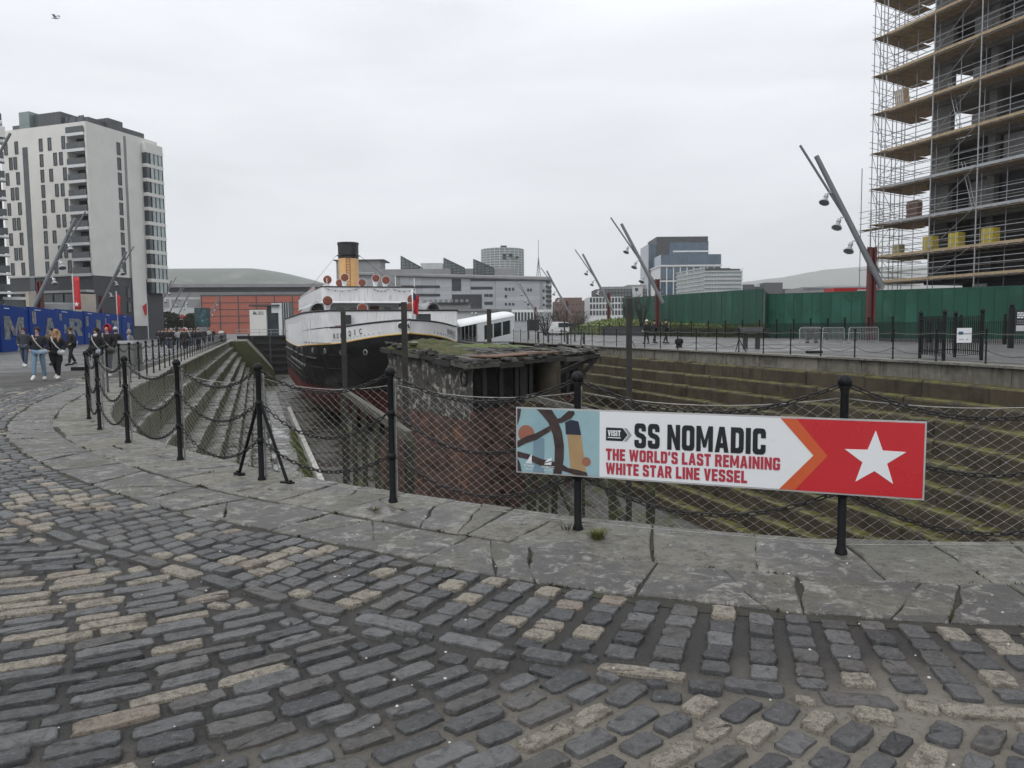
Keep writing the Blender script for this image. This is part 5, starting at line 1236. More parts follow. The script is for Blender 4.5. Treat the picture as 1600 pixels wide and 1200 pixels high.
for k in range(9):
    z0=F0+FH*k+.55; alt=k%2
    for xz in ((238,),(238,))[0]+((278,340) if alt==0 else (300,326))+((75,125) if alt==0 else (95,116)):
        tw.win(leftface,fx,ip(xz)-.38,ip(xz)+.38,z0,z0+2.15)
mbp=tw.block(C,AX,AY,LA-ip(176),LA-ip(152),-.05,.3,F0-3,TOP-3.2,M['glassy'],'stair_glazing')
for k in range(9):
    z0=F0+FH*k+.55; jj=LB
    tw.win(C,AY,.40*LB,.40*LB+.75,z0,z0+2.15); tw.win(C,AY,.62*LB+.0,.62*LB+.75,z0-.3,z0+1.9)
for k in range(2): tw.win(C,AY,.45*LB,.45*LB+.9,F0-6.3+FH*k,F0-4.2+FH*k); tw.win(C,AY,.62*LB,.62*LB+.75,F0-6.3+FH*k,F0-4.2+FH*k)
tw.block(C,AX,AY,-.12,0,.53*LB,LB*.73,2.5,TOP-1.0,wm,'pier'); tw.block(C,AX,AY,-.05,.02,.5*LB,.53*LB,F0,TOP-.6,M['grey'],'joint')
mb=MB()
for k in range(10):
    z0=F0+FH*(k-1)+.1
    tw.block(C,AX,AY,-.9,.4,.82*LB,LB+.3,z0,z0+FH*.76,M['bay_pane'],'bay_window'); tw.block(C,AX,AY,-.88,.4,.76*LB,.82*LB,z0,z0+FH*.76,M['glassy'],'bay_window')
    tw.block(C,AX,AY,-1.0,.45,.755*LB,LB+.35,z0+FH*.76,z0+FH,wm,'bay_band')
    for j in range(5):
        f=.76+.245*j/4; mb.box(C+AX*-.93+AY*(f*LB)+Z3*(z0+FH*.38),(.06,.06,FH*.38),0,0,AX,AY,Z3)
mb.build('bay_mullions',M['frame_dk'],tw.root)
tw.block(C,AX,AY,-.95,.45,.757*LB,LB+.3,TOP-2.6,TOP-.9,wm,'bay_parapet')
tw.block(C,AX,AY,1.5,LA-.6,2,LB-1.5,TOP,zpix(C,176),M['zinc'],'penthouse'); tw.block(C,AX,AY,7,13,1.4,LB-4,TOP,zpix(C,164),M['zinc'],'penthouse'); tw.block(C,AX,AY,.8,3.4,5.5,8.7,TOP,zpix(C,170),M['zinc'],'plant_room'); tw.block(C,AX,AY,13.2,15.6,.6,4,TOP-1,zpix(C,160),M['glassy_green'],'glass_stair')
for x in (2.4,4.2,6): tw.block(C,AX,AY,x,x+1.2,1.9,2.05,TOP+.6,TOP+1.7,M['glassy'],'window')
tw.block(C,AX,AY,0,LA,-1.6,.1,F0-2.9,F0-2.5,M['ltgrey'],'canopy'); 
for k in range(6): tw.block(C,AX,AY,4.6+k*2.4,6.6+k*2.4,.0,.1,F0-5.5,F0-3,M['glassy'],'window')
mb=MB(); cc=C+AX*7.5+AY*-1.2; mb.lathe(Vector((cc.x,cc.y,5.0)),[(3.6,0),(4.0,.3),(4.0,1.3),(3.7,1.5)],20); mb.build('round_canopy',M['ltgrey'],tw.root,smooth='auto')
# ---- its neighbour at the left edge
C2=at(19,500,Y=112); C2.z=0
BY=Vector((C2.x,C2.y,0)).normalized(); BX=Vector((-BY.y,BY.x,0))
nb_=Bld('apartment_block',C2,'pale apartment block with balconies cut by the left edge','apartment block')
t2=zpix(C2,203); f2=zpix(C2,470)
nb_.block(C2,BX,BY,2.2,22,-1,14,f2,t2,wm,'wall'); nb_.block(C2,BX,BY,1.0,22,0,13,-1,f2,M['slate'],'base'); nb_.block(C2,BX,BY,.4,2.2,1.2,13,f2,t2-1.5,M['frame_dk'],'balcony_wall'); nb_.block(C2,BX,BY,-.5,22,-1.05,.6,t2-1.2,t2+.3,wm,'parapet')
for k in range(10):
    z=f2+2.72*k+1; nb_.block(C2,BX,BY,-.2,2.2,-.6,1.2,z,z+.3,M['frame_wh'],'balcony_slab'); nb_.block(C2,BX,BY,-.15,2.15,-.58,-.54,z+.4,z+1.4,M['glassy'],'balustrade')
nb_.block(C2,BX,BY,-2.8,.9,1,9,1.5,f2+.2,M['glassy'],'glazed_entrance')
nb_.block(C2,BX,BY,-3.0,1.0,.9,9.2,f2+.2,f2+.6,M['frame_wh'],'entrance_roof')
# ---- stone walls and flags before the tower
for (x0,x1,y0,lab) in ((42,61,456,'pale stone wall slab by the tower entrance beside the first lamp mast'),(118,148,459,'pale stone wall slab beneath the star flag')):
    a,b=at(x0,y0,Y=104),at(x1,y0,Y=106); o=MB().bar(Vector((a.x,a.y,a.z/2-.5)),Vector((b.x,b.y,a.z/2-.5)),.5,a.z+1).build('stone_wall',M['beige']); tag(o,lab,'wall')
def starpoly(c,r_): return [(c[0]+r_*(1 if k%2==0 else .4)*math.cos(math.pi/2+k*math.pi/5),c[1]+r_*(1 if k%2==0 else .4)*math.sin(math.pi/2+k*math.pi/5)) for k in range(10)]
for (px,yt,yb,w,h,Y,lab,ban) in ((113,428,500,10,50,98,'tall red banner with white star on a pole before the tower',1),(181.5,455,505,6,30,120,'red flag hanging limp on a pole right of the star banner',0),(229.5,470,505,6,18,140,'red flag on a pole nearest the glazed bays',0)):
    tp=at(px,yt,Y=Y); k=Y/FPX; f=thing('flag',Vector((tp.x,tp.y,0)),lab,'flag')
    mb=MB(); mb.tube([Vector((tp.x,tp.y,-.2)),tp],.09,6); mb.build('flagpole',M['frame_wh'],f)
    vs=[];n=6
    for i in range(n+1):
        for j in range(9):
            x=i/n;y=j/8; sw=(1 if ban else 1-.55*y*x); sgn=-1 if px>200 else 1
            vs.append(Vector((tp.x+sgn*(.1+w*k*x*sw),tp.y-.05+.12*math.sin(5*x+3*y)*(1 if not ban else .4),tp.z-.4-h*k*y-(0 if ban else .6*x))))
    mb=MB(); mb.add(vs,[(i*9+j,(i+1)*9+j,(i+1)*9+j+1,i*9+j+1) for i in range(n) for j in range(8)]); cl_=mb.build('cloth',M['red_flag'],f,smooth=True,fix=False); md=cl_.modifiers.new('t','SOLIDIFY'); md.thickness=.02
    if ban:
        mb=MB(); mb.flat(Vector((tp.x+.1+w*k*.42,tp.y-.2,tp.z-.4-h*k*.84)),Vector((1,0,0)),Z3,starpoly((0,0),.36),.02); mb.build('star',M['sign_white'],cl_)
# ---- the arena: low green grey dome over a brick red hall
ac=at(385,470,Y=330); ac.z=0; ar=Bld('arena',ac,'long low arena with grey green curved roof over red panels','arena')
ax=Vector((1,.12,0)).normalized(); ay=Vector((-ax.y,ax.x,0)); px2m=330/FPX
mb=MB(); xl,xr_=-52,33.5; n=26; vs=[]
def roofz(t): # t 0..1 from left to right
    return 30.8-8.6*max(0,(t-.55)/.45)**1.5 - .5*(1-t)
for i in range(n+1):
    t_=i/n; x=xl+(xr_-xl)*t_
    for j in range(9):
        y=j/8; zt=roofz(t_); ze=20.6+.8*(1-t_); ang=math.pi/2*(1-y)
        vs.append(ac+ax*x+ay*(-2+34*y)+Z3*(ze+(zt-ze)*math.sin(y*math.pi/2)**.8))
mb.add(vs,[(i*9+j,(i+1)*9+j,(i+1)*9+j+1,i*9+j+1) for i in range(n) for j in range(8)]); ro=mb.build('roof',M['roof_green'],ar.root,smooth=True,fix=False)
ar.block(ac,ax,ay,xl,xr_-.8,-2.4,-1.2,20.0,21.4,M['grey'],'fascia'); ar.block(ac,ax,ay,xl,xr_-3,0,30,17.9,20.6,M['conc_dk'],'clerestory'); ar.block(ac,ax,ay,xl,xr_-5,-.6,30,15.8,18,M['grey'],'band'); ar.block(ac,ax,ay,xl,-18,-1,30,-.5,15.8,M['ltgrey'],'wall')
ar.block(ac,ax,ay,-18,xr_+6,-3,30,-.5,16.2,M['terracotta'],'wall'); ar.block(ac,ax,ay,-18.2,xr_+6,-3.2,29,16.2,16.7,M['frame_dk'],'coping')
for k in range(8): ar.block(ac,ax,ay,-18+7.6*k-.2,-18+7.6*k+.2,-3.15,-3,-.4,16.2,M['frame_dk'],'joint')
for z in (4.7,7.6,10.4,13.3): ar.block(ac,ax,ay,-18,xr_+6,-3.12,-3,z-.15,z+.15,M['frame_dk'],'joint')
for k in range(5): ar.block(ac,ax,ay,-50+6.4*k,-44.6+6.4*k,-1.15,-1,11.5,15,M['grey'],'window')
# ---- small white building with the mooring office sign
wb=at(418,505,Y=205); wb.z=0; k=205/FPX; hb_=Bld('marina_office',wb,'small white waterside office with flat dark roof and name panel','office')
X1=Vector((1,0,0)); Y1=Vector((0,1,0))
hb_.block(wb,X1,Y1,-27*k,-1*k,-.3,4,-1,zpix(wb,484),M['render_wh'],'wall'); hb_.block(wb,X1,Y1,-1*k,18*k,.5,4,-1,zpix(wb,476),M['glassy'],'glazing'); hb_.block(wb,X1,Y1,18*k,23*k,-.3,4,-1,zpix(wb,474),M['frame_wh'],'wall'); hb_.block(wb,X1,Y1,23*k,33*k,.4,4,-1,zpix(wb,473),M['glassy'],'glazing'); hb_.block(wb,X1,Y1,-27*k,20*k,-.8,4.5,zpix(wb,478.5),zpix(wb,476),M['conc_dk'],'roof'); hb_.block(wb,X1,Y1,7*k,18*k,-.1,4,zpix(wb,489),zpix(wb,474),M['frame_wh'],'wall')
for j in (25,28.5,32): hb_.block(wb,X1,Y1,j*k,(j+.6)*k,.2,.5,-1,zpix(wb,473),M['frame_wh'],'mullion')
po=wb+Vector((0,-.32,0))
for i,wd in enumerate(('Belfast','Harbour','Marina')): write(wd,Vector((po.x,po.y,0)),X1,Z3,-13*k,zpix(wb,488.0+1.9*i),8*k,1.5*k,M['sign_black'],hb_.root,lift=.03)
mb=MB(); mb.flat(Vector((po.x-21.5*k,po.y-.02,zpix(wb,491))),X1,Z3,[(0,0),(3.4*k,0),(1.6*k,6*k)],.05); mb.flat(Vector((po.x-18.0*k,po.y-.02,zpix(wb,491))),X1,Z3,[(0,0),(3.0*k,0),(.2*k,4.4*k)],.05); mb.build('emblem',M['hoard_green'],hb_.root)
# ---- poster stand, umbrella, hedge on the left quay
pp=at(317,512,Y=122); k=122/FPX; ps=thing('poster_stand',Vector((pp.x,pp.y,0)),'tall dark framed lit poster stand on the left quay','poster stand')
mb=MB(); mb.bx(pp.x-11.5*k,pp.x+11.5*k,pp.y-.2,pp.y+.2,zpix(pp,511),zpix(pp,481)); mb.build('frame',M['frame_dk'],ps)
mpo=mat('poster_print',(.03,.07,.075),.25,.6,1.2,dirt=((.12,.22,.23),1.1,.55)); mb=MB(); mb.bx(pp.x-9.6*k,pp.x+9.6*k,pp.y-.23,pp.y-.2,zpix(pp,508.5),zpix(pp,482.5)); mb.build('poster',mpo,ps); mb=MB(); mb.bx(pp.x-8*k,pp.x+8*k,pp.y-.4,pp.y+.4,-.1,zpix(pp,511)); mb.build('base',M['grey'],ps)
pp=at(287,505,Y=150); k=150/FPX; um=thing('market_umbrella',Vector((pp.x,pp.y,0)),'red and white parasol by the dark bushes on the left quay','parasol')
mb=MB(); mb.lathe(Vector((pp.x,pp.y,0)),[(6*k,zpix(pp,498)),(5.4*k,zpix(pp,495.5)),(2*k,zpix(pp,493)),(.1,zpix(pp,492))],12); mb.build('canopy',M['red_flag'],um); mb=MB(); mb.lathe(Vector((pp.x,pp.y,0)),[(6.1*k,zpix(pp,499.5)),(6.1*k,zpix(pp,498))],12); mb.build('valance',M['sign_white'],um); mb=MB(); mb.tube([Vector((pp.x,pp.y,-.1)),Vector((pp.x,pp.y,zpix(pp,494)))],.06,6); mb.build('pole',M['frame_wh'],um)
def leafclump(name,c,rad,n,m,label,cat,size=.35,seed=0,bare=False,group=None,hh=None):
    r_=random.Random(seed); rt=thing(name,Vector((c.x,c.y,0 if hh is None else hh)),label,cat,group); mb=MB(); st_=MB(); base=Vector((c.x,c.y,(0 if hh is None else hh)))
    for k_ in range(12):
        a=r_.uniform(0,6.28); e=r_.uniform(.2,.9); tip=Vector((c.x+rad[0]*e*math.cos(a),c.y+rad[1]*e*math.sin(a),c.z+rad[2]*r_.uniform(.1,.85))); md_=base.lerp(tip,.5)+Vector((r_.uniform(-.2,.2),0,r_.uniform(0,.3))); st_.tube([base,md_,tip],[.09,.05,.015],4)
        if bare:
            for _ in range(9):
                f=r_.uniform(.4,1); p=base.lerp(tip,f); q=p+Vector((r_.uniform(-1,1)*rad[0]*.45,r_.uniform(-1,1)*rad[1]*.4,r_.uniform(.1,.6)*rad[2])); st_.tube([p,q],[.03,.008],3)
    st_.build('branches',M['timber_dk'],rt)
    if not bare:
        for _ in range(n):
            a=r_.uniform(0,6.28); z=r_.uniform(-.9,1); q=math.sqrt(max(0,1-z*z))*r_.uniform(.55,1.0)*(.8+.2*math.sin(3*a+seed)); p=Vector((c.x+rad[0]*q*math.cos(a),c.y+rad[1]*q*math.sin(a),c.z+rad[2]*z*r_.uniform(.6,1)))
            u_=Vector((r_.gauss(0,1),r_.gauss(0,1),r_.gauss(0,1))).normalized(); v_=u_.orthogonal().normalized(); s_=size*r_.uniform(.5,1.2); mb.add([p-u_*s_,p+v_*s_*.5,p+u_*s_,p-v_*s_*.5],[(0,1,2,3)])
        mb.build('foliage',m,rt,fix=False)
    return rt
M['leaf_dk']=mat('dark_foliage',(.028,.034,.014),.7,.6,.8); M['leaf']=mat('hedge_foliage',(.035,.05,.015),.7,.6,.9)
for i,(px,py,rx_,rz_,Y,lab) in enumerate(((262,501,3.0,1.8,150,'dark bush beside the end of the blue hoarding'),(276,502,2.6,1.5,152,'dark bush left of the red parasol'),(300,502,2.4,1.6,146,'dark bush between the parasol and the poster stand'))): leafclump('bush',at(px,py,Y=Y),(rx_,1.6,rz_),900,M['leaf_dk'],lab,'bush',.3,i)
# ---- grey curved exhibition building
ob=at(712,500,Y=285); ob.z=0; oy=Bld('exhibition_hall',ob,'wide grey curved building with sawtooth fins and dark window strips','building')
cenY=285; NF=24
def facade(px):                                             # gently curved front: Y grows to the left
    f=(px-555)/(866-555); Y=318-52*f**1.25 if f>0 else 318; p=at(px,500,Y=Y); return Vector((p.x,p.y,0))
Ztop=lambda px: zpix(facade(px),429.0+(px-560)/300*8.0+ (abs(px-700)/160)**2*0)
pxs=[555+(862-555)*i/NF for i in range(NF+1)]
mb=MB(); vs=[]
for q in pxs: p=facade(q); vs+=[Vector((p.x,p.y,-1)),Vector((p.x,p.y,Ztop(q)))]
for q in pxs: p=facade(q)+Vector((2,40,0)); vs+=[Vector((p.x,p.y,-1)),Vector((p.x,p.y,Ztop(q)))]
n2=2*(NF+1); fs=[(2*i,2*i+2,2*i+3,2*i+1) for i in range(NF)]+[(2*i+1,2*i+3,n2+2*i+3,n2+2*i+1) for i in range(NF)]+[(0,1,n2+1,n2),(2*NF,2*NF+1,n2+2*NF+1,n2+2*NF)]
mb.add(vs,fs); mb.build('curved_wall',M['alu'],oy.root,fix=False)
mb=MB(); vs=[]
for q in pxs: p=facade(q-0.5); d=Vector((0,-1.6,0)); zt=Ztop(q); vs+=[p+d+Z3*(zt-.1),p+d+Z3*(zt+.7),p+Vector((0,6,0))+Z3*(zt+1.5),p+Z3*(zt-.6)]
mb.add(vs,[(4*i+a,4*i+4+a,4*i+4+b,4*i+b) for i in range(NF) for a,b in ((0,1),(1,2),(3,0))]); mb.build('eaves',M['grey'],oy.root,fix=False)
def fac_strip(x0,x1,y0,y1,m,name,off=.25):
    mb=MB(); n=max(1,int((x1-x0)/8)); vs=[]
    for i in range(n+1):
        q=x0+(x1-x0)*i/n; p=facade(q); vs+=[Vector((p.x,p.y-off,zpix(p,y1))),Vector((p.x,p.y-off,zpix(p,y0)))]
        vs+=[Vector((p.x,p.y+.3,zpix(p,y1))),Vector((p.x,p.y+.3,zpix(p,y0)))]
    fs=[]
    for i in range(n): b=4*i; fs+=[(b,b+4,b+5,b+1),(b+1,b+5,b+7,b+3),(b,b+2,b+6,b+4)]
    fs+=[(0,1,3,2),(4*n,4*n+2,4*n+3,4*n+1)]; mb.add(vs,fs); return mb.build(name,m,oy.root)
for s_ in ((736,850,435.5,439,0),(736,770,448,452,0),(757,764,459.5,463.5,0),(765,770,459.5,463.5,0),(757,770,471.5,476,0),(628,688,446,450,0),(628,688,459,463,0),(707,721,431.5,454.5,0),(707,753,460,482,1),(789,793,449.5,454,0),(795,798,449.5,454,0),(800.5,803.5,449.5,454,0),(789,792,461,465.5,0),(789,792,473.5,477,0),(795,798,473.5,477,0),(800.5,803.5,473.5,477,0),(824,827,451,455,0),(828.5,831,451,455,0),(848,851,452.5,456.5,0),(848,851,463.5,467.5,0),(824,827,474,478,0),(848,851,474.5,478,0)): fac_strip(*s_[:4],M['strip_glass'],'window')
fac_strip(722,753,478,482,M['frame_dk'],'window',.3); fac_strip(800,862,484,488,M['frame_wh'],'band'); fac_strip(802,840,488,501,M['glassy'],'window')
for j in range(8): fac_strip(803+5*j,804.2+5*j,487,501,M['frame_wh'],'column',.8)
for j in range(6): fac_strip(853,862,438.5+7.5*j,442+7.5*j,M['frame_dk'],'balcony',1.2)
for x0,x1,y0 in ((622,656,400.5),(691,724,403.5),(739,771,405.5)):  # glazed sawtooth fins on the roof
    a,b=facade(x0)+Vector((0,12,0)),facade(x1)+Vector((0,12,0)); za=zpix(a,y0); zb_=zpix(b,419); z0=zpix(a,422)-2
    mb=MB(); 
    for d in (0,9): mb.tube([Vector((a.x,a.y+d,z0)),Vector((a.x,a.y+d,za)),Vector((b.x,b.y+d,zb_)),Vector((b.x,b.y+d,z0)),Vector((a.x,a.y+d,z0))],.28,4)
    for j in range(1,5):
        f=j/5; p=a.lerp(b,f); mb.bar(Vector((p.x,p.y,z0)),Vector((p.x,p.y,za+(zb_-za)*f)),.3)
    for j in range(1,6):
        z=z0+(za-z0)*j/6; f=min(1,max(0,(za-z)/(za-zb_))) if z>zb_ else 1; q=a.lerp(b,f); mb.bar(Vector((a.x,a.y,z)),Vector((q.x,q.y,z)),.22)
    fo=mb.build('roof_fin',M['conc_dk'],oy.root); mb=MB(); mb.add([Vector((a.x,a.y+1,z0)),Vector((b.x,b.y+1,z0)),Vector((b.x,b.y+1,zb_)),Vector((a.x,a.y+1,za))],[(0,1,2,3)]); o=mb.build('pane',M['glassy_green'],fo,fix=False); md=o.modifiers.new('t','SOLIDIFY'); md.thickness=.2
p=facade(668)+Vector((0,14,0)); mb=MB(); mb.bx(p.x-4,p.x+5,p.y,p.y+8,Ztop(668)-1,zpix(p,411)); mb.build('roof_light',M['ltgrey'],oy.root)
p=facade(568)+Vector((0,14,0)); mb=MB(); mb.bx(p.x-14,p.x+5,p.y,p.y+14,8,zpix(p,407)); mb.build('plant_room',M['grey'],oy.root); mb=MB(); mb.bx(p.x-15,p.x+7,p.y-1,p.y+15,zpix(p,407),zpix(p,405.5)); mb.build('roof',M['conc_dk'],oy.root)
p=facade(690)+Vector((0,10,0)); mb=MB(); mb.bx(p.x-28,p.x+30,p.y,p.y+12,8,zpix(p,420)); mb.build('penthouse',M['grey'],oy.root)
p=facade(843); mb=MB(); 
for dx in (-1.6,1.6): mb.tube([Vector((p.x+dx,p.y+6,10)),Vector((p.x,p.y+6,zpix(p,400)))],.14,4)
mb.tube([Vector((p.x,p.y+6,20)),Vector((p.x,p.y+6,zpix(p,372)))],.09,4); mb.build('mast',M['beam_grey'],oy.root)
# ---- round glass tower behind
gt=at(786,480,Y=430); gt.z=0; k=430/FPX; g_=Bld('round_tower',gt,'round pale glass tower behind the grey curved building','tower')
r_=32.5*k; zt=zpix(gt,390.5); mb=MB(); mb.lathe(gt,[(r_,-1),(r_,zt)],32); mb.build('drum',M['glassy_green'],g_.root,smooth='auto')
for j in range(11):
    z=zt-j*(zt-zpix(gt,427))/9.5; mb=MB(); mb.lathe(gt,[(r_+.02,z-.25),(r_+.22,z-.25),(r_+.22,z+.15),(r_+.02,z+.15)],32); mb.build('floor_band',M['ltgrey'],g_.root,smooth='auto')
mb=MB()
for j in range(26): a=2*math.pi*j/26; mb.bar(gt+Vector((r_*math.cos(a)*1.003,r_*math.sin(a)*1.003,0)),gt+Vector((r_*math.cos(a)*1.003,r_*math.sin(a)*1.003,zt)),.4)
mb.build('mullions',M['ltgrey'],g_.root)
for dx,z0,z1 in ((-1.2,400,404),(3.8,400,404),(8.6,404,406.5),(-1.2,405,408)): mb=MB(); p=gt+Vector((dx*k*2+2,-r_*.985,0)); mb.bx(p.x-2.5*k,p.x+2.5*k,p.y-.6,p.y+2,zpix(gt,z1),zpix(gt,z0)); mb.build('opening',M['dark'],g_.root)
mb=MB(); mb.lathe(gt,[(r_*.75,zt),(r_*.75,zt+.5)],24); mb.bx(gt.x-1,gt.x+2.5,gt.y-r_*.5,gt.y,zt,zt+1.8); mb.build('roof',M['frame_dk'],g_.root)
# ---- low pavilion with battlemented store behind
pv=at(750,505,Y=96); pv.z=RQ; k=96/FPX; p_=Bld('pavilion',pv,'low pale flat roofed pavilion on the quay behind the gangway','pavilion')
p_.block(pv,X1,Y1,-75*k,48*k,0,8,0,zpix(pv,486),M['ltgrey'],'wall'); p_.block(pv,X1,Y1,-76*k,49*k,-.3,8.3,zpix(pv,486),zpix(pv,483),M['grey'],'roof'); 
for a,b,c,d in ((-47,-39,489,505),(31,36,490,506)): p_.block(pv,X1,Y1,a*k,b*k,-.08,0,zpix(pv,d),zpix(pv,c),M['glassy'],'door')
for a in (-55,-48,-12,-6,34): 
    q=pv+Vector((a*k,-.12,zpix(pv,489.5)-RQ)); mb=MB(); mb.sphere(q,.14,8); mb.build('wall_lamp',M['sign_white'],p_.root)
cs=at(697,490,Y=112); cs.z=RQ; k=112/FPX; c_=Bld('stone_store',cs,'grey store with battlemented parapet behind the pavilion','store')
c_.block(cs,X1,Y1,-35*k,35*k,0,7,0,zpix(cs,475),M['grey'],'wall'); c_.block(cs,X1,Y1,-36*k,36*k,-.25,7.2,zpix(cs,475),zpix(cs,472.5),M['conc_dk'],'string_course')
for j in range(9): c_.block(cs,X1,Y1,(-35+8.2*j)*k,(-30.5+8.2*j)*k,-.05,.6,zpix(cs,472.5),zpix(cs,468),M['grey'],'merlon')
# ---- offices to the right of the masts
def office(name,px0,px1,pyt,Y,label,m,rows,cols,key,depth=30,pyb=500,roofm=None,rowh=.62,colw=.8,side=None,top_skip=.0):
    a=at(px0,pyb,Y=Y); b=at(px1,pyb,Y=Y); a.z=b.z=0; bd=Bld(name,a,label,'office building'); w=(b-a).length; z0=-1; zt=zpix(a,pyt)
    bd.block(a,X1,Y1,0,w,0,depth,z0,zt,m,'wall'); 
    if roofm: bd.block(a,X1,Y1,.6,w-.6,1,depth-1,zt,zt+1.2,roofm,'roof')
    zb=zpix(a,pyb); hh=(zt-top_skip-zb)/rows; ww=w/cols
    for i in range(rows):
        for j in range(cols): bd.win(a,X1,ww*(j+.5-colw/2),ww*(j+.5+colw/2),zb+hh*(i+.5-rowh/2),zb+hh*(i+.5+rowh/2),key)
    return bd,a,w,zt
b1,a1,w1,_=office('office_block',1031,1126,416.5,450,'lower front of the blue glass office with white frames',M['frame_wh'],2,9,'bl',30,462,rowh=.9,colw=.82)
b1.root['label']='blue glass office with white lower frame standing before the dark glass tower'
zt=zpix(a1,416.5); z1=zpix(a1,398); b1.block(a1,X1,Y1,-.5,w1+.6,-.6,30,zt,zt+.8,M['frame_wh'],'band'); b1.block(a1,X1,Y1,.5,w1,-.3,30,zt+.8,z1,M['glassy_blue'],'glazed_storey')
for j in range(16): b1.block(a1,X1,Y1,.5+j*(w1-.6)/16,.62+j*(w1-.6)/16,-.42,-.3,zt+.8,z1,M['frame_dk'],'mullion')
bt=at(1013,480,Y=480); bt.z=0; k=480/FPX; t_=Bld('glass_tower',bt,'dark blue glass office tower, tallest of the far offices','office tower')
t_.block(bt,X1,Y1,0,14*k,0,30,-1,zpix(bt,381),M['glassy_blue'],'wing'); t_.block(bt,X1,Y1,14*k,92*k,-1,30,-1,zpix(bt,378),M['glassy_blue'],'glazing'); t_.block(bt,X1,Y1,12*k,31*k,-1.6,20,-1,zpix(bt,379),M['frame_dk'],'dark_core'); t_.block(bt,X1,Y1,12*k,91*k,-1.3,30,zpix(bt,379),zpix(bt,370.5),M['conc_dk'],'crown_band'); t_.block(bt,X1,Y1,37*k,92*k,-1.8,30,zpix(bt,395),zpix(bt,392.5),M['frame_wh'],'band')
for j in range(14): t_.block(bt,X1,Y1,(31.5+4.4*j)*k,(31.8+4.4*j)*k,-1.2,-1,zpix(bt,394),zpix(bt,379),M['frame_dk'],'mullion')
for j in range(22): t_.block(bt,X1,Y1,0,14*k,-.15,0,zpix(bt,384+5*j),zpix(bt,383.4+5*j),M['frame_dk'],'floor_band')
for j in range(4): t_.block(bt,X1,Y1,(3+3*j)*k,(3.3+3*j)*k,-.2,0,-1,zpix(bt,381),M['frame_dk'],'mullion')
b3,a3,w3,z3=office('office_block',1101,1159,424,380,'pale green glass office with ribbed floors to the right of the towers',M['glassy_green'],6,12,'gr',26,462,M['conc_dk'],.7,.7)
for j in range(7): b3.block(a3,X1,Y1,-.3,w3+.3,-.5,.2,zpix(a3,424+6.3*j)-.3,zpix(a3,424+6.3*j)+.25,M['ltgrey'],'floor_band')
e3=Vector((a3.x,a3.y,0)); e3b=at(1057,470,Y=418); e3b.z=0; dd=(e3-e3b); L3=dd.length; dd.normalize(); dn=Vector((-dd.y,dd.x,0)); b3.block(e3b,dd,dn,0,L3,0,20,-1,z3,M['glassy_green'],'wall')
for i in range(6):
    for j in range(10): b3.win(e3b,dd,L3*(j+.15)/10,L3*(j+.85)/10,zpix(e3b,464-6.2*i),zpix(e3b,459.8-6.2*i),'gr')
for j in range(7): b3.block(e3b,dd,dn,-.1,L3,-.5,.2,zpix(e3b,427+6.0*j)-.3,zpix(e3b,427+6.0*j)+.25,M['ltgrey'],'floor_band')
b3.block(a3,X1,Y1,2,w3-5,3,18,z3,zpix(a3,418.5),M['conc_dk'],'plant_room'); mb=MB(); q=at(1159.5,440,Y=376); mb.tube([Vector((q.x,q.y,0)),Vector((q.x,q.y,zpix(q,418)))],.2,5); mb.build('pole',M['frame_wh'],b3.root)
hb2,a4,w4,z4=office('hotel_block',931,1011,452,330,'grey slab block with rows of small windows and a white square sign',M['conc_dk'],3,16,'wh',18,470,None,.5,.45)
hb2.root['category']='hotel'
hb2.block(a4,X1,Y1,14,22,.5,14,z4,zpix(a4,445.5),M['grey'],'roof'); hb2.block(a4,X1,Y1,3,14,.5,14,z4,zpix(a4,448),M['grey'],'roof'); q0=57/80*w4; hb2.block(a4,X1,Y1,q0,q0+4.4,-.3,5,zpix(a4,470),zpix(a4,449),M['ltgrey'],'stair_wall'); hb2.block(a4,X1,Y1,q0+1.1,q0+2.4,-.42,-.3,zpix(a4,455.5),zpix(a4,450.5),M['frame_dk'],'sign_plate')
gr_,a5,w5,z5=office('car_park',921,975,464,300,'low white framed block beneath the grey slab block',M['frame_wh'],3,11,'dk',20,494,None,.74,.72)
gr_.root['category']='building'
ob_,a6,w6,z6=office('brick_block',868,922,470,400,'low brown brick block far behind the second lamp mast',M['brick_far'],2,9,'dk',30,494,None,.25,.4); ob_.block(a6,X1,Y1,1,14,0,20,z6,z6+1.6,M['brick_far'],'roof')
lb=at(1160,460,Y=520); lb.z=0; k=520/FPX; l_=Bld('retail_shed',lb,'long dark flat shed on the skyline before the hill','shed')
l_.block(lb,X1,Y1,0,62*k,0,30,-1,zpix(lb,444.5),M['conc_dk'],'wall'); l_.block(lb,X1,Y1,34*k,62*k,-.5,30,-1,zpix(lb,442),M['slate'],'wall'); l_.block(lb,X1,Y1,62*k,75*k,0,30,-1,zpix(lb,452),M['conc_dk'],'wall'); l_.block(lb,X1,Y1,-20*k,-3*k,0,20,-1,zpix(lb,447),M['ltgrey'],'wall')
for j in range(3): l_.block(lb,X1,Y1,(18+3*j)*k,(20+3*j)*k,-.8,0,zpix(lb,448),zpix(lb,444.5),M['frame_wh'],'sign_letter')
sb=at(1255,455,Y=300); sb.z=0; k=300/FPX; l_=Bld('site_shed',sb,'long low grey shed roof just above the green hoarding','shed'); l_.block(sb,X1,Y1,0,125*k,0,20,-1,zpix(sb,449),M['grey'],'wall'); l_.block(sb,X1,Y1,35*k,120*k,2,20,zpix(sb,449),zpix(sb,446),M['ltgrey'],'roof'); l_.block(sb,X1,Y1,-1,126*k,-.5,0,zpix(sb,451),zpix(sb,448.6),M['grey'],'eaves')
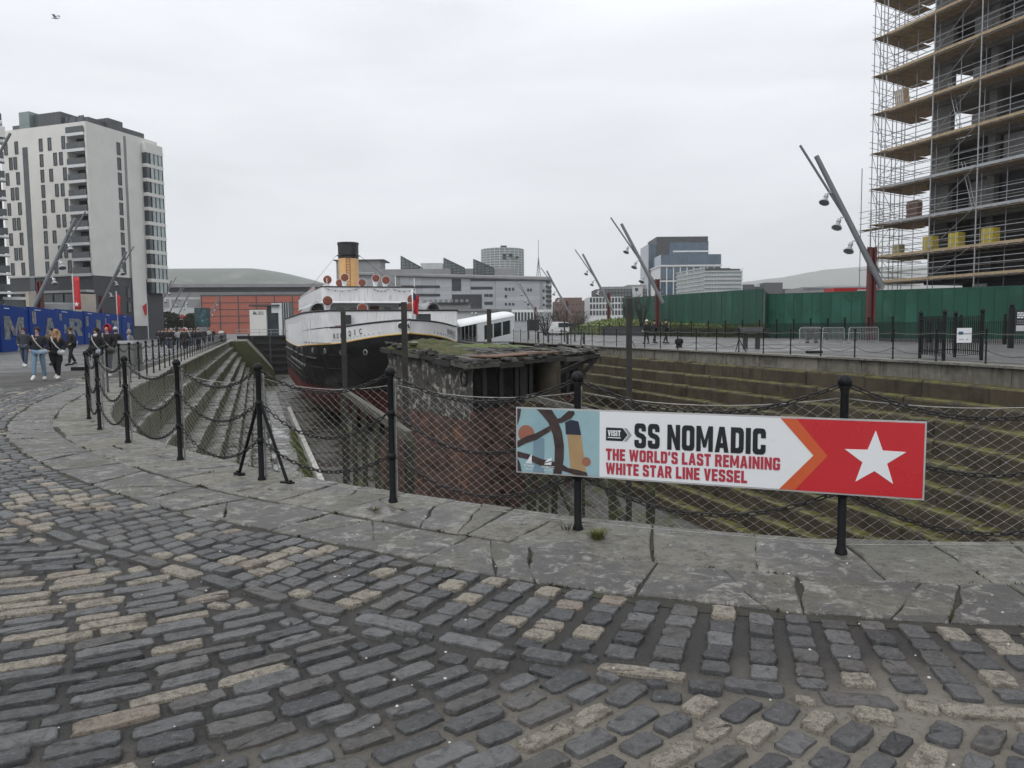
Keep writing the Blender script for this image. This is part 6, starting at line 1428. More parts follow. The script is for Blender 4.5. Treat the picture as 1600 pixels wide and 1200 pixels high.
# ---- hills
M['hill']=mat('hillside',(.07,.075,.055),.95,.3,.004,dirt=((.05,.055,.045),.006,.55))
def hill(px_list,Y,name,thick):
    mb=MB(); vs=[]; rg_=random.Random(4)
    fine=[]
    for (x0,y0),(x1,y1) in zip(px_list[:-1],px_list[1:]):
        for k in range(6): f=k/6; fine.append((x0+(x1-x0)*f,y0+(y1-y0)*f+rg_.uniform(-.25,.25)))
    fine.append(px_list[-1])
    for x,y in fine:
        for f in (0,.35,.7,1.0):
            p=at(x,y,Y=Y); top=max(1.0,p.z); d=Y-thick*(1-f); q=Vector((p.x*d/Y,d,top*(f**1.3)-6+6*f)); vs.append(q)
        p=at(x,y,Y=Y); vs.append(Vector((p.x*1.3,Y*1.3,-8)))
    n=5; mb.add(vs,[(i*n+j,(i+1)*n+j,(i+1)*n+j+1,i*n+j+1) for i in range(len(fine)-1) for j in range(n-1)]); o=mb.build(name,M['hill'],smooth=True,fix=False); tag(o,kind='structure')
hill([(1020,470),(1090,452),(1160,441),(1190,437),(1225,433),(1262,426),(1290,421),(1320,419),(1352,416.5),(1400,417),(1470,413),(1540,417),(1640,425),(1800,440)],4300,'hill',1500)
hill([(800,508),(880,490),(930,480),(985,474),(1060,470),(1160,476),(1300,500)],3000,'low_hill',700)
# ================================================================ BLUE HOARDING, LEFT
hA=at(0,551,z=0); hB=at(241,527.5,z=0)
hd=hB-hA; HL=hd.length; hd.normalize(); hn=Vector((hd.y,-hd.x,0))
def hpt(px): # point of the hoarding line seen at column px
    q=ray(px,540); q.z=0; t_=(q.x*hA.y-q.y*hA.x)/(hd.x*q.y-hd.y*q.x); return t_
blue=thing('hoarding',hA,'long blue hoarding of stepped panels with picture filled letters','hoarding')
mos,t,b=_start('letter_photos'); tcv=N(t,'ShaderNodeNewGeometry').outputs['Position']
vo=N(t,'ShaderNodeTexVoronoi'); vo.inputs['Scale'].default_value=1.6; t.links.new(tcv,vo.inputs['Vector'])
hs=N(t,'ShaderNodeHueSaturation'); hs.inputs['Saturation'].default_value=.45; hs.inputs['Value'].default_value=.34; t.links.new(vo.outputs['Color'],hs.inputs['Color'])
c=_mixc(t,hs.outputs[0],(.3,.34,.33),_ramp(t,_noise(t,tcv,3,5),.5,.55,0,.7)); c=_mixc(t,c,(.02,.04,.045),_ramp(t,_noise(t,tcv,2.2,5),.46,.52,0,.85)); t.links.new(c,b.inputs['Base Color']); b.inputs['Roughness'].default_value=.4
edges=[-170,-60,0,38.6,46,92,132,163,191,209,227,241]
tops=[472,478,480,480.5,484.5,484.5,487.5,490,492.5,494.3,495.5,496]
letters={2:('M',5,36),4:('A',68,86),5:('R',110,130),6:('I',150,157),7:('T',176,187),8:('I',199,203),9:('M',213,225.5),10:('E',230.5,238)}
for i in range(len(edges)-1):
    if i==3: 
        t0_,t1_=hpt(edges[3]),hpt(edges[4])
    t0_,t1_=hpt(edges[i]) if edges[i]>=0 else hpt(0)+edges[i]*.42,hpt(edges[i+1]) if edges[i+1]>=0 else hpt(0)+edges[i+1]*.42
    p=hA+hd*((t0_+t1_)/2); zt=zpix(hA+hd*t1_,tops[i+1] if i!=3 else 484); 
    back=.0 if i%2==0 else .12
    mb=MB(); mb.box(Vector((p.x,p.y,zt/2+.01))+hn*-back,((t1_-t0_)/2-.02,.12,zt/2-.01),math.atan2(hd.y,hd.x)); pn=mb.build('panel',M['hoard_blue'],blue)
    if i in letters:
        ch,x0,x1=letters[i]; a,b_=hpt(x0),hpt(x1)
        heavy(ch,hA+hn*(.14-back),hd,Z3,a,zt*.27 if i<8 else zt*.2,b_-a,zt*.5,mos,blue,.01).name='letter'
        mb=MB(); mb.flat(hA+hn*(.14-back)+hd*(t0_+.15*(t1_-t0_))+Z3*(zt*.93),hd,Z3,[(0,0),(.2*(t1_-t0_),0),(.2*(t1_-t0_),zt*.018),(0,zt*.018)],.01); mb.build('print_lines',M['sign_white'],blue)
    if i in (2,4,5,6):
        mb=MB(); q=hA+hd*(t0_+.68*(t1_-t0_))+hn*(.13-back); mb.flat(q+Z3*.02,hd,Z3,[(.55*math.cos(math.pi*k/10),.55*math.sin(math.pi*k/10)) for k in range(11)],.01); mb.build('emblem',M['glassy_green'],blue)
    for (xx,y0,y1,w) in {3:((52,.62,.9,.5),),4:((53,.6,.9,.35),),5:((97,.7,.88,.3),(103,.35,.6,.3)),6:((136.5,.55,.85,.42),(138,.2,.34,.3)),7:((167,.5,.82,.34),)}.get(i,()):
        a=hpt(xx); mb=MB(); mb.flat(hA+hn*(.135-back)+hd*a+Z3*(zt*y0),hd,Z3,[(-w*2,0),(w*2,0),(w*2,zt*(y1-y0)),(-w*2,zt*(y1-y0))],.01); mb.build('picture',mos,blue)
# ================================================================ SLANTING LAMP MASTS
def mast(P,side,label,scale=1.0):
    """side +1: right hand quay, arms lean to the left; -1: mirrored. Built in the picture-facing plane of the quay"""
    t_=thing('lamp_mast',P,label,'lamp mast','slanting lamp masts along both quays')
    s=-side; d=Vector((1,0,0)); dp=Vector((0,1,0))
    L=lambda x,z,y=0: P+Vector((x*s*scale,y*scale,z*scale))
    mb=MB()
    for x in (-.2,.2): mb.box(L(x,3.75),(.09*scale,.26*scale,3.75*scale))
    mb.box(L(0,3.75,.05),(.14*scale,.06*scale,3.7*scale)); mb.box(L(0,.06),(.5*scale,.5*scale,.06)); mb.build('upright',M['post_red'],t_)
    lo,hi=L(-.68,4.3,-.36),L(4.85,14.75,-.36); mb=MB(); dirv=(hi-lo).normalized(); q=dirv.cross(Vector((0,1,0)))
    mb.tube([lo,hi],[.25*scale,.19*scale],10); ob=mb.build('slanting_beam',M['beam_grey'],t_,smooth='auto')
    mb=MB(); mb.tube([L(-.8,5.6,.4),L(6.3,15.5,-.75)],.1*scale,7); mb.build('slanting_rod',M['beam_grey'],t_,smooth='auto')
    for f in (.35,.53,.72):
        c=lo.lerp(hi,f); tip=c+Vector((s*.72*scale,-.12*scale,-.25*scale)); mb=MB(); mb.tube([c,c+Vector((s*.55*scale,-.1*scale,.02)),tip],.05*scale,5)
        dn=Vector((s*.38,-.35,-.85)).normalized(); scale_=scale; scale=scale*.84
        mb.lathe(tip-dn*.15*scale,[(.2*scale,0),(.22*scale,.3*scale),(.14*scale,.38*scale),(.2*scale,.5*scale),(.46*scale,.92*scale),(.49*scale,.98*scale)],12,axis=dn); lm=mb.build('lamp',M['lampgrey'],t_,smooth='auto')
        mb=MB(); mb.lathe(tip-dn*.15*scale,[(.46*scale,.93*scale),(.4*scale,.99*scale),(.1*scale,1.0*scale)],12,axis=dn); mb.build('lens',M['lens'],lm,smooth='auto'); scale=scale_
    mb=MB(); mb.tube([L(.2,6.6,-.3),L(.75,6.95,-.36)],.06*scale,5); mb.build('bracket',M['beam_grey'],t_)
    return t_
RM=[(1360,62.0,'nearest lamp mast on the right quay before the scaffolded building'),(1027,101,'second lamp mast on the right quay before the glass offices'),(951,142,'third lamp mast on the right quay left of the second mast'),(886,183,'fourth lamp mast on the right quay beside the parked van'),(837,232,'farthest lamp mast on the right quay against the grey curved building')]
for px,Y,lab in RM:
    p=at(px,500,Y=Y); p.z=RQ; mast(p,1,lab)
LM=[(-92,55,'lamp mast cut by the left edge with only its arm tips in view'),(65,90,'nearest whole lamp mast above the blue hoarding'),(159,127,'second lamp mast above the blue hoarding beside the tower'),(215,163,'third lamp mast above the blue hoarding before the glazed bays'),(243,200,'fourth lamp mast on the left quay at the end of the hoarding'),(262,236,'fifth lamp mast on the left quay against the arena'),(276,272,'sixth lamp mast on the left quay against the arena'),(325,300,'farthest lamp mast on the left quay before the red panels')]
for px,Y,lab in LM:
    p=at(px,500,Y=Y); p.z=0; mast(p,-1,lab)
# ================================================================ GREEN HOARDING, BANK AND RAILINGS
gh=thing('hoarding',at(1198,525,Y=77),'green panel hoarding wrapped round the building site','hoarding'); 
def ghoard(x0,Y0,yt0,x1,Y1_,yt1,n,zb):
    for i in range(n):
        f0,f1=i/n,(i+1)/n; 
        a=at(x0,500,Y=Y0); b=at(x1,500,Y=Y1_); p,q=a.lerp(b,f0),a.lerp(b,f1); za=zpix(p,1)*0
        pxm=x0+(x1-x0)*f0
        zt0=zpix(a,yt0)+(zpix(b,yt1)-zpix(a,yt0))*f0; zt1=zpix(a,yt0)+(zpix(b,yt1)-zpix(a,yt0))*f1
        d=(q-p); d.z=0; d.normalize(); nn=Vector((d.y,-d.x,0)); j=.0 if i%2 else .03
        vs=[]
        for w,zt in ((p,zt0),(q,zt1)):
            for o_ in (0,.06): vs+=[Vector((w.x,w.y,zb))+nn*(o_+j),Vector((w.x,w.y,zt))+nn*(o_+j)]
        mb=MB(); mb.add(vs,[(0,1,5,4),(2,6,7,3),(0,2,3,1),(4,5,7,6),(1,3,7,5)]); mb.build('panel',M['hoard_green_b' if rg.random()<.3 else 'hoard_green'],gh)
        mb=MB(); mb.bar(Vector((q.x,q.y,zb))+nn*.05,Vector((q.x,q.y,zt1))+nn*.05,.09,.07); mb.build('batten',mat('batten',(.008,.05,.033),.5,.1,1) if 'batten' not in M else M['batten'],gh) if 'batten' in M else None
    a=at(x0,500,Y=Y0); b=at(x1,500,Y=Y1_); mb=MB(); mb.bar(Vector((a.x,a.y,zpix(a,yt0)+.04)),Vector((b.x,b.y,zpix(b,yt1)+.04)),.18,.12); mb.build('top_rail',M['batten'],gh)
M['batten']=mat('green_batten',(.008,.055,.036),.5,.1,1)
ghoard(974,124,466.5,1192,76.5,452.5,34,.6)
ghoard(1194,76,456,1199,77,461,1,.3)
ghoard(1199,77,461,1620,58,447,24,RQ-.05)
ghoard(1620,58,447,1900,48,430,10,RQ-.05)
def strip(name,pa_,pb_,m,kind=None,label=None,cat=None):
    mb=MB(); n=len(pa_); vs=[p for p in pa_]+[p for p in pb_]; mb.add(vs,[(i,i+1,n+i+1,n+i) for i in range(n-1)]); o=mb.build(name,m,fix=False,smooth=True); tag(o,label,cat,None,kind); return o
def railpt(px): # the line of the black railings: (1600,Y45) to (1083,Y87) to (890,Y125)
    return at(px,500,Y=float(np.interp(px,[870,890,1083,1310,1424,1600,1750],[130,122,86,60,50.5,43.5,38])))
def gr(px,zoff,Y): 
    p=at(px,500,Y=Y); p.z=zoff; return p
xs=[868,900,940,975,1010,1050,1090,1130,1165,1192]
foot=[railpt(x)+Vector((.5,1.2,0)) for x in xs]; foot=[Vector((p.x,p.y,RQ+.02)) for p in foot]
topb=[]
for x,zz in zip(xs,(.9,1.7,2.7,2.95,2.9,2.8,2.6,2.45,2.2,1.9)):
    Yh=float(np.interp(x,[868,974,1192],[145,123.5,76.8])); p=at(x,500,Y=Yh); topb.append(Vector((p.x,p.y,zz)))
midb=[a.lerp(b,.45)+Vector((0,0,.35)) for a,b in zip(foot,topb)]
strip('grass_bank',foot,midb,M['grass'],'structure'); strip('grass_bank',midb,topb,M['grass'],'structure')
topc=[p+Vector((4,12,.3)) for p in topb]; strip('grass_bank',topb,topc,M['grass'],'structure')
mb=MB(); rgg=random.Random(3)
for k in range(2600):
    f=rgg.random()*.999*(len(xs)-1); i=int(f); f-=i; g0=rgg.random(); a=foot[i].lerp(foot[i+1],f); m_=midb[i].lerp(midb[i+1],f); t__=topb[i].lerp(topb[i+1],f); p=a.lerp(m_,g0*2) if g0<.5 else m_.lerp(t__,g0*2-1)
    h=rgg.uniform(.12,.4); w=rgg.uniform(.05,.14); mb.add([p+Vector((-w,0,0)),p+Vector((w,0,0)),p+Vector((rgg.uniform(-.1,.1),-.05,h))],[(0,1,2)])
tag(mb.build('long_grass',M['grass'],fix=False),kind='stuff')
rl=thing('railings',railpt(1310),'black vertical bar railings in front of the green hoarding','railings')
pxs_=[1700,1600]; P=[]
a=railpt(1720); 
line=[railpt(x) for x in np.linspace(1720,872,160)]; acc=0; posts=[line[0]]
for p,q in zip(line[:-1],line[1:]):
    acc+=(q-p).length
    if acc>2.75: posts.append(q); acc=0
for k,p in enumerate(posts):
    p.z=RQ; mb=MB(); mb.box(p+Z3*.82,(.06,.06,.82)); mb.lathe(p+Z3*1.62,[(.05,0),(.1,.07),(.1,.14),(.03,.22)],8); mb.build('post',M['iron'],rl)
for p,q in zip(posts[:-1],posts[1:]):
    mb=MB(); d=(q-p).length; n=int(d/.135)
    for i in range(1,n): w=p.lerp(q,i/n); mb.box(w+Z3*.72,(.014,.014,.68))
    mb.bar(p+Z3*1.28,q+Z3*1.28,.05,.02); mb.bar(p+Z3*.15,q+Z3*.15,.05,.02); mb.build('bar_panel',M['iron'],rl)
hg=thing('hedge',foot[6],'clipped green hedge behind the black railings before the green hoarding','hedge'); mb=MB(); rgh=random.Random(12)
for k in range(5200):
    f=3.2+rgh.random()*5.75; i=int(f); f-=i; p=foot[i].lerp(foot[i+1],f); p=p+Vector((rgh.uniform(-.1,.9),rgh.uniform(-.1,.9),rgh.uniform(0,.95)+.08*math.sin(k)))
    u_=Vector((rgh.gauss(0,1),rgh.gauss(0,1),rgh.gauss(0,1))).normalized(); v_=u_.orthogonal().normalized(); s_=rgh.uniform(.07,.16); mb.add([p-u_*s_,p+v_*s_*.6,p+u_*s_,p-v_*s_*.6],[(0,1,2,3)])
mb.build('foliage',M['leaf'],hg,fix=False); mb=MB()
for k in range(40):
    f=3.2+k*.143; i=int(f); f-=i; p=foot[i].lerp(foot[i+1],f)+Vector((.4,.4,0)); mb.tube([p,p+Vector((0,0,.8))],.03,4)
mb.build('stems',M['timber_dk'],hg)
# dark boards along the railing foot
a,b=railpt(1012),railpt(943); o=MB().bar(Vector((a.x-.3,a.y-.3,RQ+.65)),Vector((b.x-.3,b.y-.3,RQ+.65)),.1,1.2).build('display_board',M['sign_black']); tag(o,'long low black display board against the railings behind the walkers','board')
# ================================================================ SCAFFOLDED BUILDING
SV1,SV0,SU=59.2,28.0,58.6
sf=thing('scaffold',UV(SU,45,RQ),'tall tube scaffold with plank decks around the unfinished building','scaffold')
LIFT=3.49; Z0=5.7; NL=9
levels=[5.6+.0,8.05,11.25,14.75,18.2,22.0,25.6,29.2,32.8]
def SQ(v,off,z): return UV(SU+off,v,z)
M['board_edge']=mat('scaffold_toe_board',(.36,.28,.18),.75,.2,3,dirt=((.2,.16,.11),1.1,.6))
DEPTH=2.3; EX=Vector((.84,.54,0)).normalized(); EN=Vector((-EX.y,EX.x,0))
def sv(px,off=0):                                          # v of the scaffold face seen at column px
    lo,hi=10,90
    for _ in range(50):
        m_=(lo+hi)/2; w=SQ(m_,off,9)-Vector((0,0,CAM_H)); x_=800+FPX*w.dot(_r)/w.dot(_f)
        if x_>px: lo=m_
        else: hi=m_
    return lo
outer=[SV1,sv(1451),sv(1524)]; 
while outer[-1]>SV0: outer.append(outer[-1]-(outer[1]-outer[2]))
M['galv_lt']=mat('bright_tube',(.36,.37,.38),.4,.2,5,.5)
for v in outer:
    mb=MB(); mb.tube([SQ(v,0,RQ),SQ(v+rg.uniform(-.1,.1),rg.uniform(-.03,.03),39)],.06,6); mb.build('standard',M['galv_lt'],sf)
for v in np.arange(SV1,SV0,-2.35):
    mb=MB(); mb.tube([SQ(v,1.35,RQ),SQ(v+rg.uniform(-.1,.1),1.35+rg.uniform(-.05,.05),38+rg.uniform(-1,1))],.04,5); mb.build('standard',M['galv_pole'],sf)
CO=lambda e,n,z: SQ(SV1,0,z)+EX*e+EN*n                        # frame of the end face, e along it, n outwards
for e,n in ((0,.45),(0,1.3),(.9,1.3),(3.3,.3),(3.3,1.3),(5.6,1.3)):
    mb=MB(); mb.tube([CO(e,n,RQ),CO(e+rg.uniform(-.1,.1),n,38.5)],.045,5); mb.build('standard',M['galv_pole'],sf)
for li,z in enumerate(levels):
    for off in (0,1.35):
        for dz in ((-.12,.5,1.0,1.5) if off==0 else (-.12,1.0,2.0)):
            mb=MB(); mb.tube([SQ(SV1+rg.uniform(.25,.8),off,z+dz+rg.uniform(-.03,.03)),SQ(SV0,off,z+dz+rg.uniform(-.03,.03))],.034,5); mb.build('ledger',M['galv_lt'] if off==0 else M['galv_pole'],sf)
    for n in (.3,1.3):
        for dz in (-.12,.55,1.1,2.2):
            mb=MB(); mb.tube([CO(-.5,n,z+dz+rg.uniform(-.03,.03)),CO(7.5,n,z+dz+rg.uniform(-.03,.03))],.03,4); mb.build('ledger',M['galv_pole'],sf)
    mb=MB()
    for v in np.arange(SV1,SV0,-1.2): mb.tube([SQ(v,-.35,z-.1),SQ(v,DEPTH+.1,z-.1)],.035,4)
    mb.build('transoms',M['wood'],sf)
    for j in range(24):
        v=SV1+.5
        while v>(SV0 if j<10 else SV1-3.3):
            L=rg.uniform(3.5,4.4) if j<10 else 4.2; mb=MB(); mb.box(SQ(v-L/2,.08+.232*j,z+rg.uniform(-.012,.015)),(.113,L/2-.01,.022),0,0,DU,DV,Z3)
            mb.build('plank',M['wood'],sf); v-=L
    for j in range(8):
        mb=MB(); mb.box(CO(3.3,-.35+.235*j,z+.05),(3.5,.114,.022),0,0,EX,EN,Z3); mb.build('plank',M['wood'],sf)
    mb=MB(); mb.box(SQ((SV1+SV0)/2,-.06,z+.09),(.022,(SV1-SV0)/2+.5,.12),0,0,DU,DV,Z3); mb.build('toe_board',M['board_edge'] if li not in (2,3) else M['galv'],sf)
for li in range(len(levels)-1):
    z0,z1=levels[li],levels[li+1]
    for a_ in (outer[1],outer[3]):
        mb=MB(); mb.tube([SQ(a_,-.08,z0+.1),SQ(a_-(outer[1]-outer[2]),-.08,z1+.2)],.036,4); mb.build('diagonal_brace',M['galv_lt'],sf)
    for n in (.3,1.3): mb=MB(); mb.tube([CO(0,n,z0),CO(3.3,n,z1)] if li%2 else [CO(3.3,n,z0),CO(0,n,z1)],.03,4); mb.build('diagonal_brace',M['galv_pole'],sf)
    mb=MB(); mb.tube([CO(0,.3,z0),CO(0,1.35,z1)],.03,4); mb.build('diagonal_brace',M['galv_pole'],sf)
# outrigger bay at the lower left corner
for v,off in ((SV1+2.9,0),(SV1+2.9,1.3)):
    mb=MB(); mb.tube([SQ(v,off,RQ),SQ(v,off,17.2 if off==0 else 13)],.045,5); mb.build('standard',M['galv_pole'],sf)
for z in (11.0,):
    for j in range(5): mb=MB(); mb.box(SQ(SV1+1.7,.1+.25*j,z),(.115,1.6,.022),0,0,DU,DV,Z3); mb.build('plank',M['wood'],sf)
mb=MB()
for z in (7.0,10.8,11.6,12.2,12.8): 
    for off in (0,1.3): mb.tube([SQ(SV1-.2,off,z),SQ(SV1+3.1,off,z)],.03,4)
mb.build('outrigger_rails',M['galv_pole'],sf)
# the frame inside
cf=Bld('unfinished_building',UV(SU+2,50,RQ),'unfinished concrete frame building wrapped in scaffold, pieces of sky showing through','building')
O2=UV(SU+2.5,0); 
def cb(v0,v1,o0,o1,z0,z1,m,name): return cf.block(O2,DU,DV,o0,o1,v0,v1,z0,z1,m,name)
VE=SV1-2.9
for li,z in enumerate(levels):
    zt=levels[li+1] if li+1<len(levels) else z+3.5
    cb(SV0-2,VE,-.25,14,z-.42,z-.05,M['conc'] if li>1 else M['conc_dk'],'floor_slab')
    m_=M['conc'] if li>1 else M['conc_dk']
    cb(VE-2.1,VE-.02,.1,.6,z-.05,zt-.42,m_,'column')                       # wide pier at the far end
    for v in (VE-6.3,VE-10.2,VE-14.5,VE-19): cb(v-.35,v+.35,.1,.7,z-.05,zt-.42,m_,'column')
    for v in (VE-.5,VE-6,VE-12,VE-18): cb(v-.3,v+.3,8,8.6,z-.05,zt-.42,m_,'column')
    if li>=2:
        for (v0,v1) in ((VE-5.9,VE-3.6),(VE-9.8,VE-6.8),(VE-14,VE-10.7),(VE-18,VE-15)):
            if rg.random()<.88:
                hsh=rg.choice([1.0,.98,.6]); cb(v0+.1,v1-.1,.75,.95,z-.05,z-.05+(zt-z-.4)*hsh,rg.choice([M['glassy'],M['grey'],M['grey'],M['conc_dk']]),'infill_panel')
        if li not in (4,5): cb(VE-.35,VE-.12,.65,14,z-.05,zt-.42,M['conc_dk'],'end_wall')
        cb(VE-20,VE-4.4 if li in (4,5) else VE-2.2,5.2,5.5,z-.05,zt-.42,M['conc_dk'],'inner_wall')
        if li>=6: cb(SV0,VE-4.0,2.4,2.55,z-.05,zt-.42,M['frame_dk'],'inner_wall')
    else:
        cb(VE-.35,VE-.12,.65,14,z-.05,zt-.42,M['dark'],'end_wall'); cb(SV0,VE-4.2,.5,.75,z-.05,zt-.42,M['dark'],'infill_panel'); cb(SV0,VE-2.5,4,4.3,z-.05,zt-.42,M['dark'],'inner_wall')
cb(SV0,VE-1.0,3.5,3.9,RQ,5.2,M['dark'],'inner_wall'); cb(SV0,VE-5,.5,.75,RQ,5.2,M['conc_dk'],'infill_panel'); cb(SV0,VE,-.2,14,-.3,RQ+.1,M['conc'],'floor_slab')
for i in range(22):                                            # red props beneath the top slab
    v=VE-1-.75*i; cb(v-.05,v+.05,.3,.4,levels[7]-.05,levels[8]-.42,M['post_red'],'prop')
cb(VE-6.3,VE-4.9,.1,.2,RQ+1,5.0,M['frame_wh'],'white_panel')
# pallets of yellow wrapped insulation on the second deck, odds and ends
for i,(px,w) in enumerate(((1454,22),(1494.5,23),(1547.5,25),(1404,17))):
    lo,hi=30,60
    for _ in range(50):
        v=(lo+hi)/2; p=SQ(v,.75,9)-Vector((0,0,CAM_H)); x_=800+FPX*p.dot(_r)/p.dot(_f)
        if x_>px: lo=v
        else: hi=v
    p=SQ(v,.75,levels[1]+.03); dep=p.y; s_=w*dep/FPX/2*.8; h_=(1.35 if i<3 else 1.0)
    t_=thing('wrapped_pallet',p,['yellow wrapped bale on the scaffold deck nearest the concrete pier','yellow wrapped bale in the middle of the three on the deck','yellow wrapped bale farthest right on the scaffold deck','smaller dull yellow bale at the scaffold corner'][i],'bale','yellow bales on the lower scaffold deck')
    mb=MB(); mb.box(p+Z3*(h_/2+.1),(s_*.75,s_,h_/2),0,0,DU,DV,Z3); mb.build('bale',M['yellow'] if i<3 else mat('dull_wrap',(.25,.22,.1),.7,.5,4),t_); mb=MB()
    for e in (-1,0,1): mb.box(p+DV*(e*s_*.85)+Z3*.05,(s_*.75,.05,.05),0,0,DU,DV,Z3)
    mb.build('pallet',M['wood'],t_); mb=MB()
    for e in (-.5,.5): mb.box(p+DV*(e*s_)+Z3*(h_/2+.1),(s_*.76,.02,h_/2+.006),0,0,DU,DV,Z3)
    mb.build('strap',M['frame_wh'],t_)
p=SQ(SV1-3.0,.7,levels[2]+.03); t_=thing('brick_stack',p,'stack of reddish bricks and timber on the scaffold deck','brick stack')
for a in range(3):
    for b in range(7): mb=MB(); mb.box(p+DV*(a*.45-.45)+Z3*(.13+.25*b)+DU*rg.uniform(-.05,.05),(.3,.21,.115),0,0,DU,DV,Z3); mb.build('brick',M['brick_far'],t_)
p=SQ(SV1-1.2,.7,levels[5]+.03); t_=thing('timber_stack',p,'pale stacked boards standing at the scaffold corner','timber stack')
for a in range(9): mb=MB(); mb.box(p+DV*(.12*a-.5)+Z3*.95,(.35,.045,.95+rg.uniform(-.2,.1)),0,0,DU,DV,(Z3+DV*.15).normalized()); mb.build('board',M['frame_wh'] if a%2 else M['wood'],t_)
for (f,zl) in ((7.6,4),(9.2,2)):
    t_=thing('ladder',SQ(SV1-f,.9,levels[zl]),'aluminium ladder leaning between scaffold decks, %s one'%('upper' if zl==4 else 'lower'),'ladder'); a=SQ(SV1-f,.9,levels[zl]); b=SQ(SV1-f+1.3,.9,levels[zl+1]+.9)
    for e in (-.2,.2): mb=MB(); mb.tube([a+DU*e,b+DU*e],.03,4); mb.build('rail',M['galv'],t_)
    for k in range(13): q=a.lerp(b,(k+.5)/13); mb=MB(); mb.tube([q-DU*.2,q+DU*.2],.02,4); mb.build('rung',M['galv'],t_)
# red site cabins behind the green hoarding
a=at(1303,462,Y=92); b=at(1372,462,Y=92); t_=thing('site_cabin',Vector(((a.x+b.x)/2,92,RQ)),'red site cabin showing above the green hoarding behind the mast','site cabin')
mb=MB(); mb.bx(a.x,b.x,92,95,RQ,zpix(a,450)); mb.build('body',mat('cabin_red',(.42,.025,.03),.45,.1,1),t_); mb=MB(); q=at(1340,462,Y=91.9); mb.bx(q.x,q.x+1.2,91.9,92,zpix(q,461),zpix(q,452.5)); mb.build('door',M['frame_wh'],t_)
# ================================================================ QUAY FURNITURE, RIGHT
def barrier(x0,x1,ytop,ybot,Y0,Y1_,label):
    a,b=at(x0,ybot,Y=Y0),at(x1,ybot,Y=Y1_); a.z=b.z=RQ+.02; h=1.05; t_=thing('crowd_barrier',a,label,'crowd barrier','galvanised crowd barriers on the right quay'); d=(b-a)
    mb=MB(); mb.tube([a+Z3*.12,a+Z3*(h-.12),a+d*.04+Z3*h,b-d*.04+Z3*h,b+Z3*(h-.12),b+Z3*.12],.026,6); mb.tube([a+Z3*.15,b+Z3*.15],.02,5); mb.tube([a+Z3*.72,b+Z3*.72],.02,5); mb.build('frame',M['galv'],t_,smooth='auto')
    mb=MB(); n=18
    for k in range(1,n): mb.tube([a+d*(k/n)+Z3*.15,a+d*(k/n)+Z3*h],.011,4)
    mb.build('bars',M['galv'],t_); nn=Vector((d.y,-d.x,0)).normalized()
    for f in (.06,.94): q=a+d*f; mb=MB(); mb.tube([q+nn*.3,q+Z3*.12,q-nn*.3],.022,5); mb.build('foot',M['galv'],t_)
barrier(1249,1283,508,536,51.0,51.5,'galvanised crowd barrier, leftmost beside the low table'); barrier(1285,1319,509,537,50.5,51,'galvanised crowd barrier between two others near the red mast'); barrier(1326,1372,508,537,49.5,50.5,'galvanised crowd barrier in front of the red mast foot')
M['plinth']=mat('plinth_print',(.05,.05,.05),.8,.3,6,spec=.1)
def plinth(px,y0,Y,label,w=1.0):
    p=at(px,540,Y=Y); p.z=RQ+.02; t_=thing('information_table',p,label,'information table')
    for e in (-.33,.33): mb=MB(); mb.box(p+Vector((e*w,0,.45)),(.11*w,.09,.45)); mb.build('leg',M['bench'],t_)
    mb=MB(); mb.box(p+Vector((0,-.05,1.0)),(.62*w,.35,.035),0,0,Vector((1,0,0)),Vector((0,.93,.36)),Vector((0,-.36,.93))); mb.build('table_top',M['plinth'],t_); mb=MB(); mb.box(p+Vector((0,-.07,1.045)),(.56*w,.3,.006),0,0,Vector((1,0,0)),Vector((0,.93,.36)),Vector((0,-.36,.93))); mb.build('panel',M['plinth'],t_)
plinth(1174,548,40.5,'sloping dark information table on two legs at the quay edge'); plinth(1268,516,52.5,'dark information table behind the left crowd barrier',.9)
def bench(px,Y,w,label):
    p=at(px,530,Y=Y); p.z=RQ+.02; t_=thing('bench',p,label,'bench'); 
    for e in (-1,1): mb=MB(); mb.box(p+Vector((e*w*.45,0,.4)),(.07,.22,.4)); mb.build('leg',M['bench'],t_)
    mb=MB(); mb.box(p+Z3*.84,(w*.5,.27,.04)); mb.build('seat',M['bench'],t_)
bench(899.5,56,1.35,'high dark bench on the quay near the second mooring pole'); bench(849,62,.9,'short dark bench right of the gangway')
p=at(1061,538,Y=44.5); p.z=RQ+.02; o=MB().lathe(p,[(.2,0),(.2,.06),(.16,.12),(.19,.2),(.25,.3),(.25,.42),(.17,.52),(.05,.55)],14).build('mooring_bollard',M['iron'],smooth='auto'); tag(o,'squat round black mooring bollard on the right quay','bollard')
def pen():
    c=[at(1474,565,z=RQ),at(1533,563,z=RQ)]; a,b=c; d=(b-a); bk=Vector((.6,2.6,0)); t_=thing('gate_pen',a,'black barred gate with thick posts beside the white notice','gate')
    for q,h in ((a,1.72),(b,1.75),(a+bk,1.72),(b+bk,1.7)): mb=MB(); mb.box(q+Z3*(h/2-.06),(.042,.042,h/2-.06)); mb.lathe(q+Z3*(h-.13),[(.05,0),(.08,.06),(.075,.12),(.03,.18)],8); mb.build('post',M['iron'],t_)
    for p,q in ((a,a+bk),(a+bk,b+bk),(b,b+bk)):
        mb=MB(); n=14
        for k in range(1,n): w=p.lerp(q,k/n); mb.box(w+Z3*.85,(.011,.011,.7))
        mb.bar(p+Z3*.3,q+Z3*.3,.05,.03); mb.bar(p+Z3*1.45,q+Z3*1.45,.05,.03); mb.build('bar_panel',M['iron'],t_)
pen()
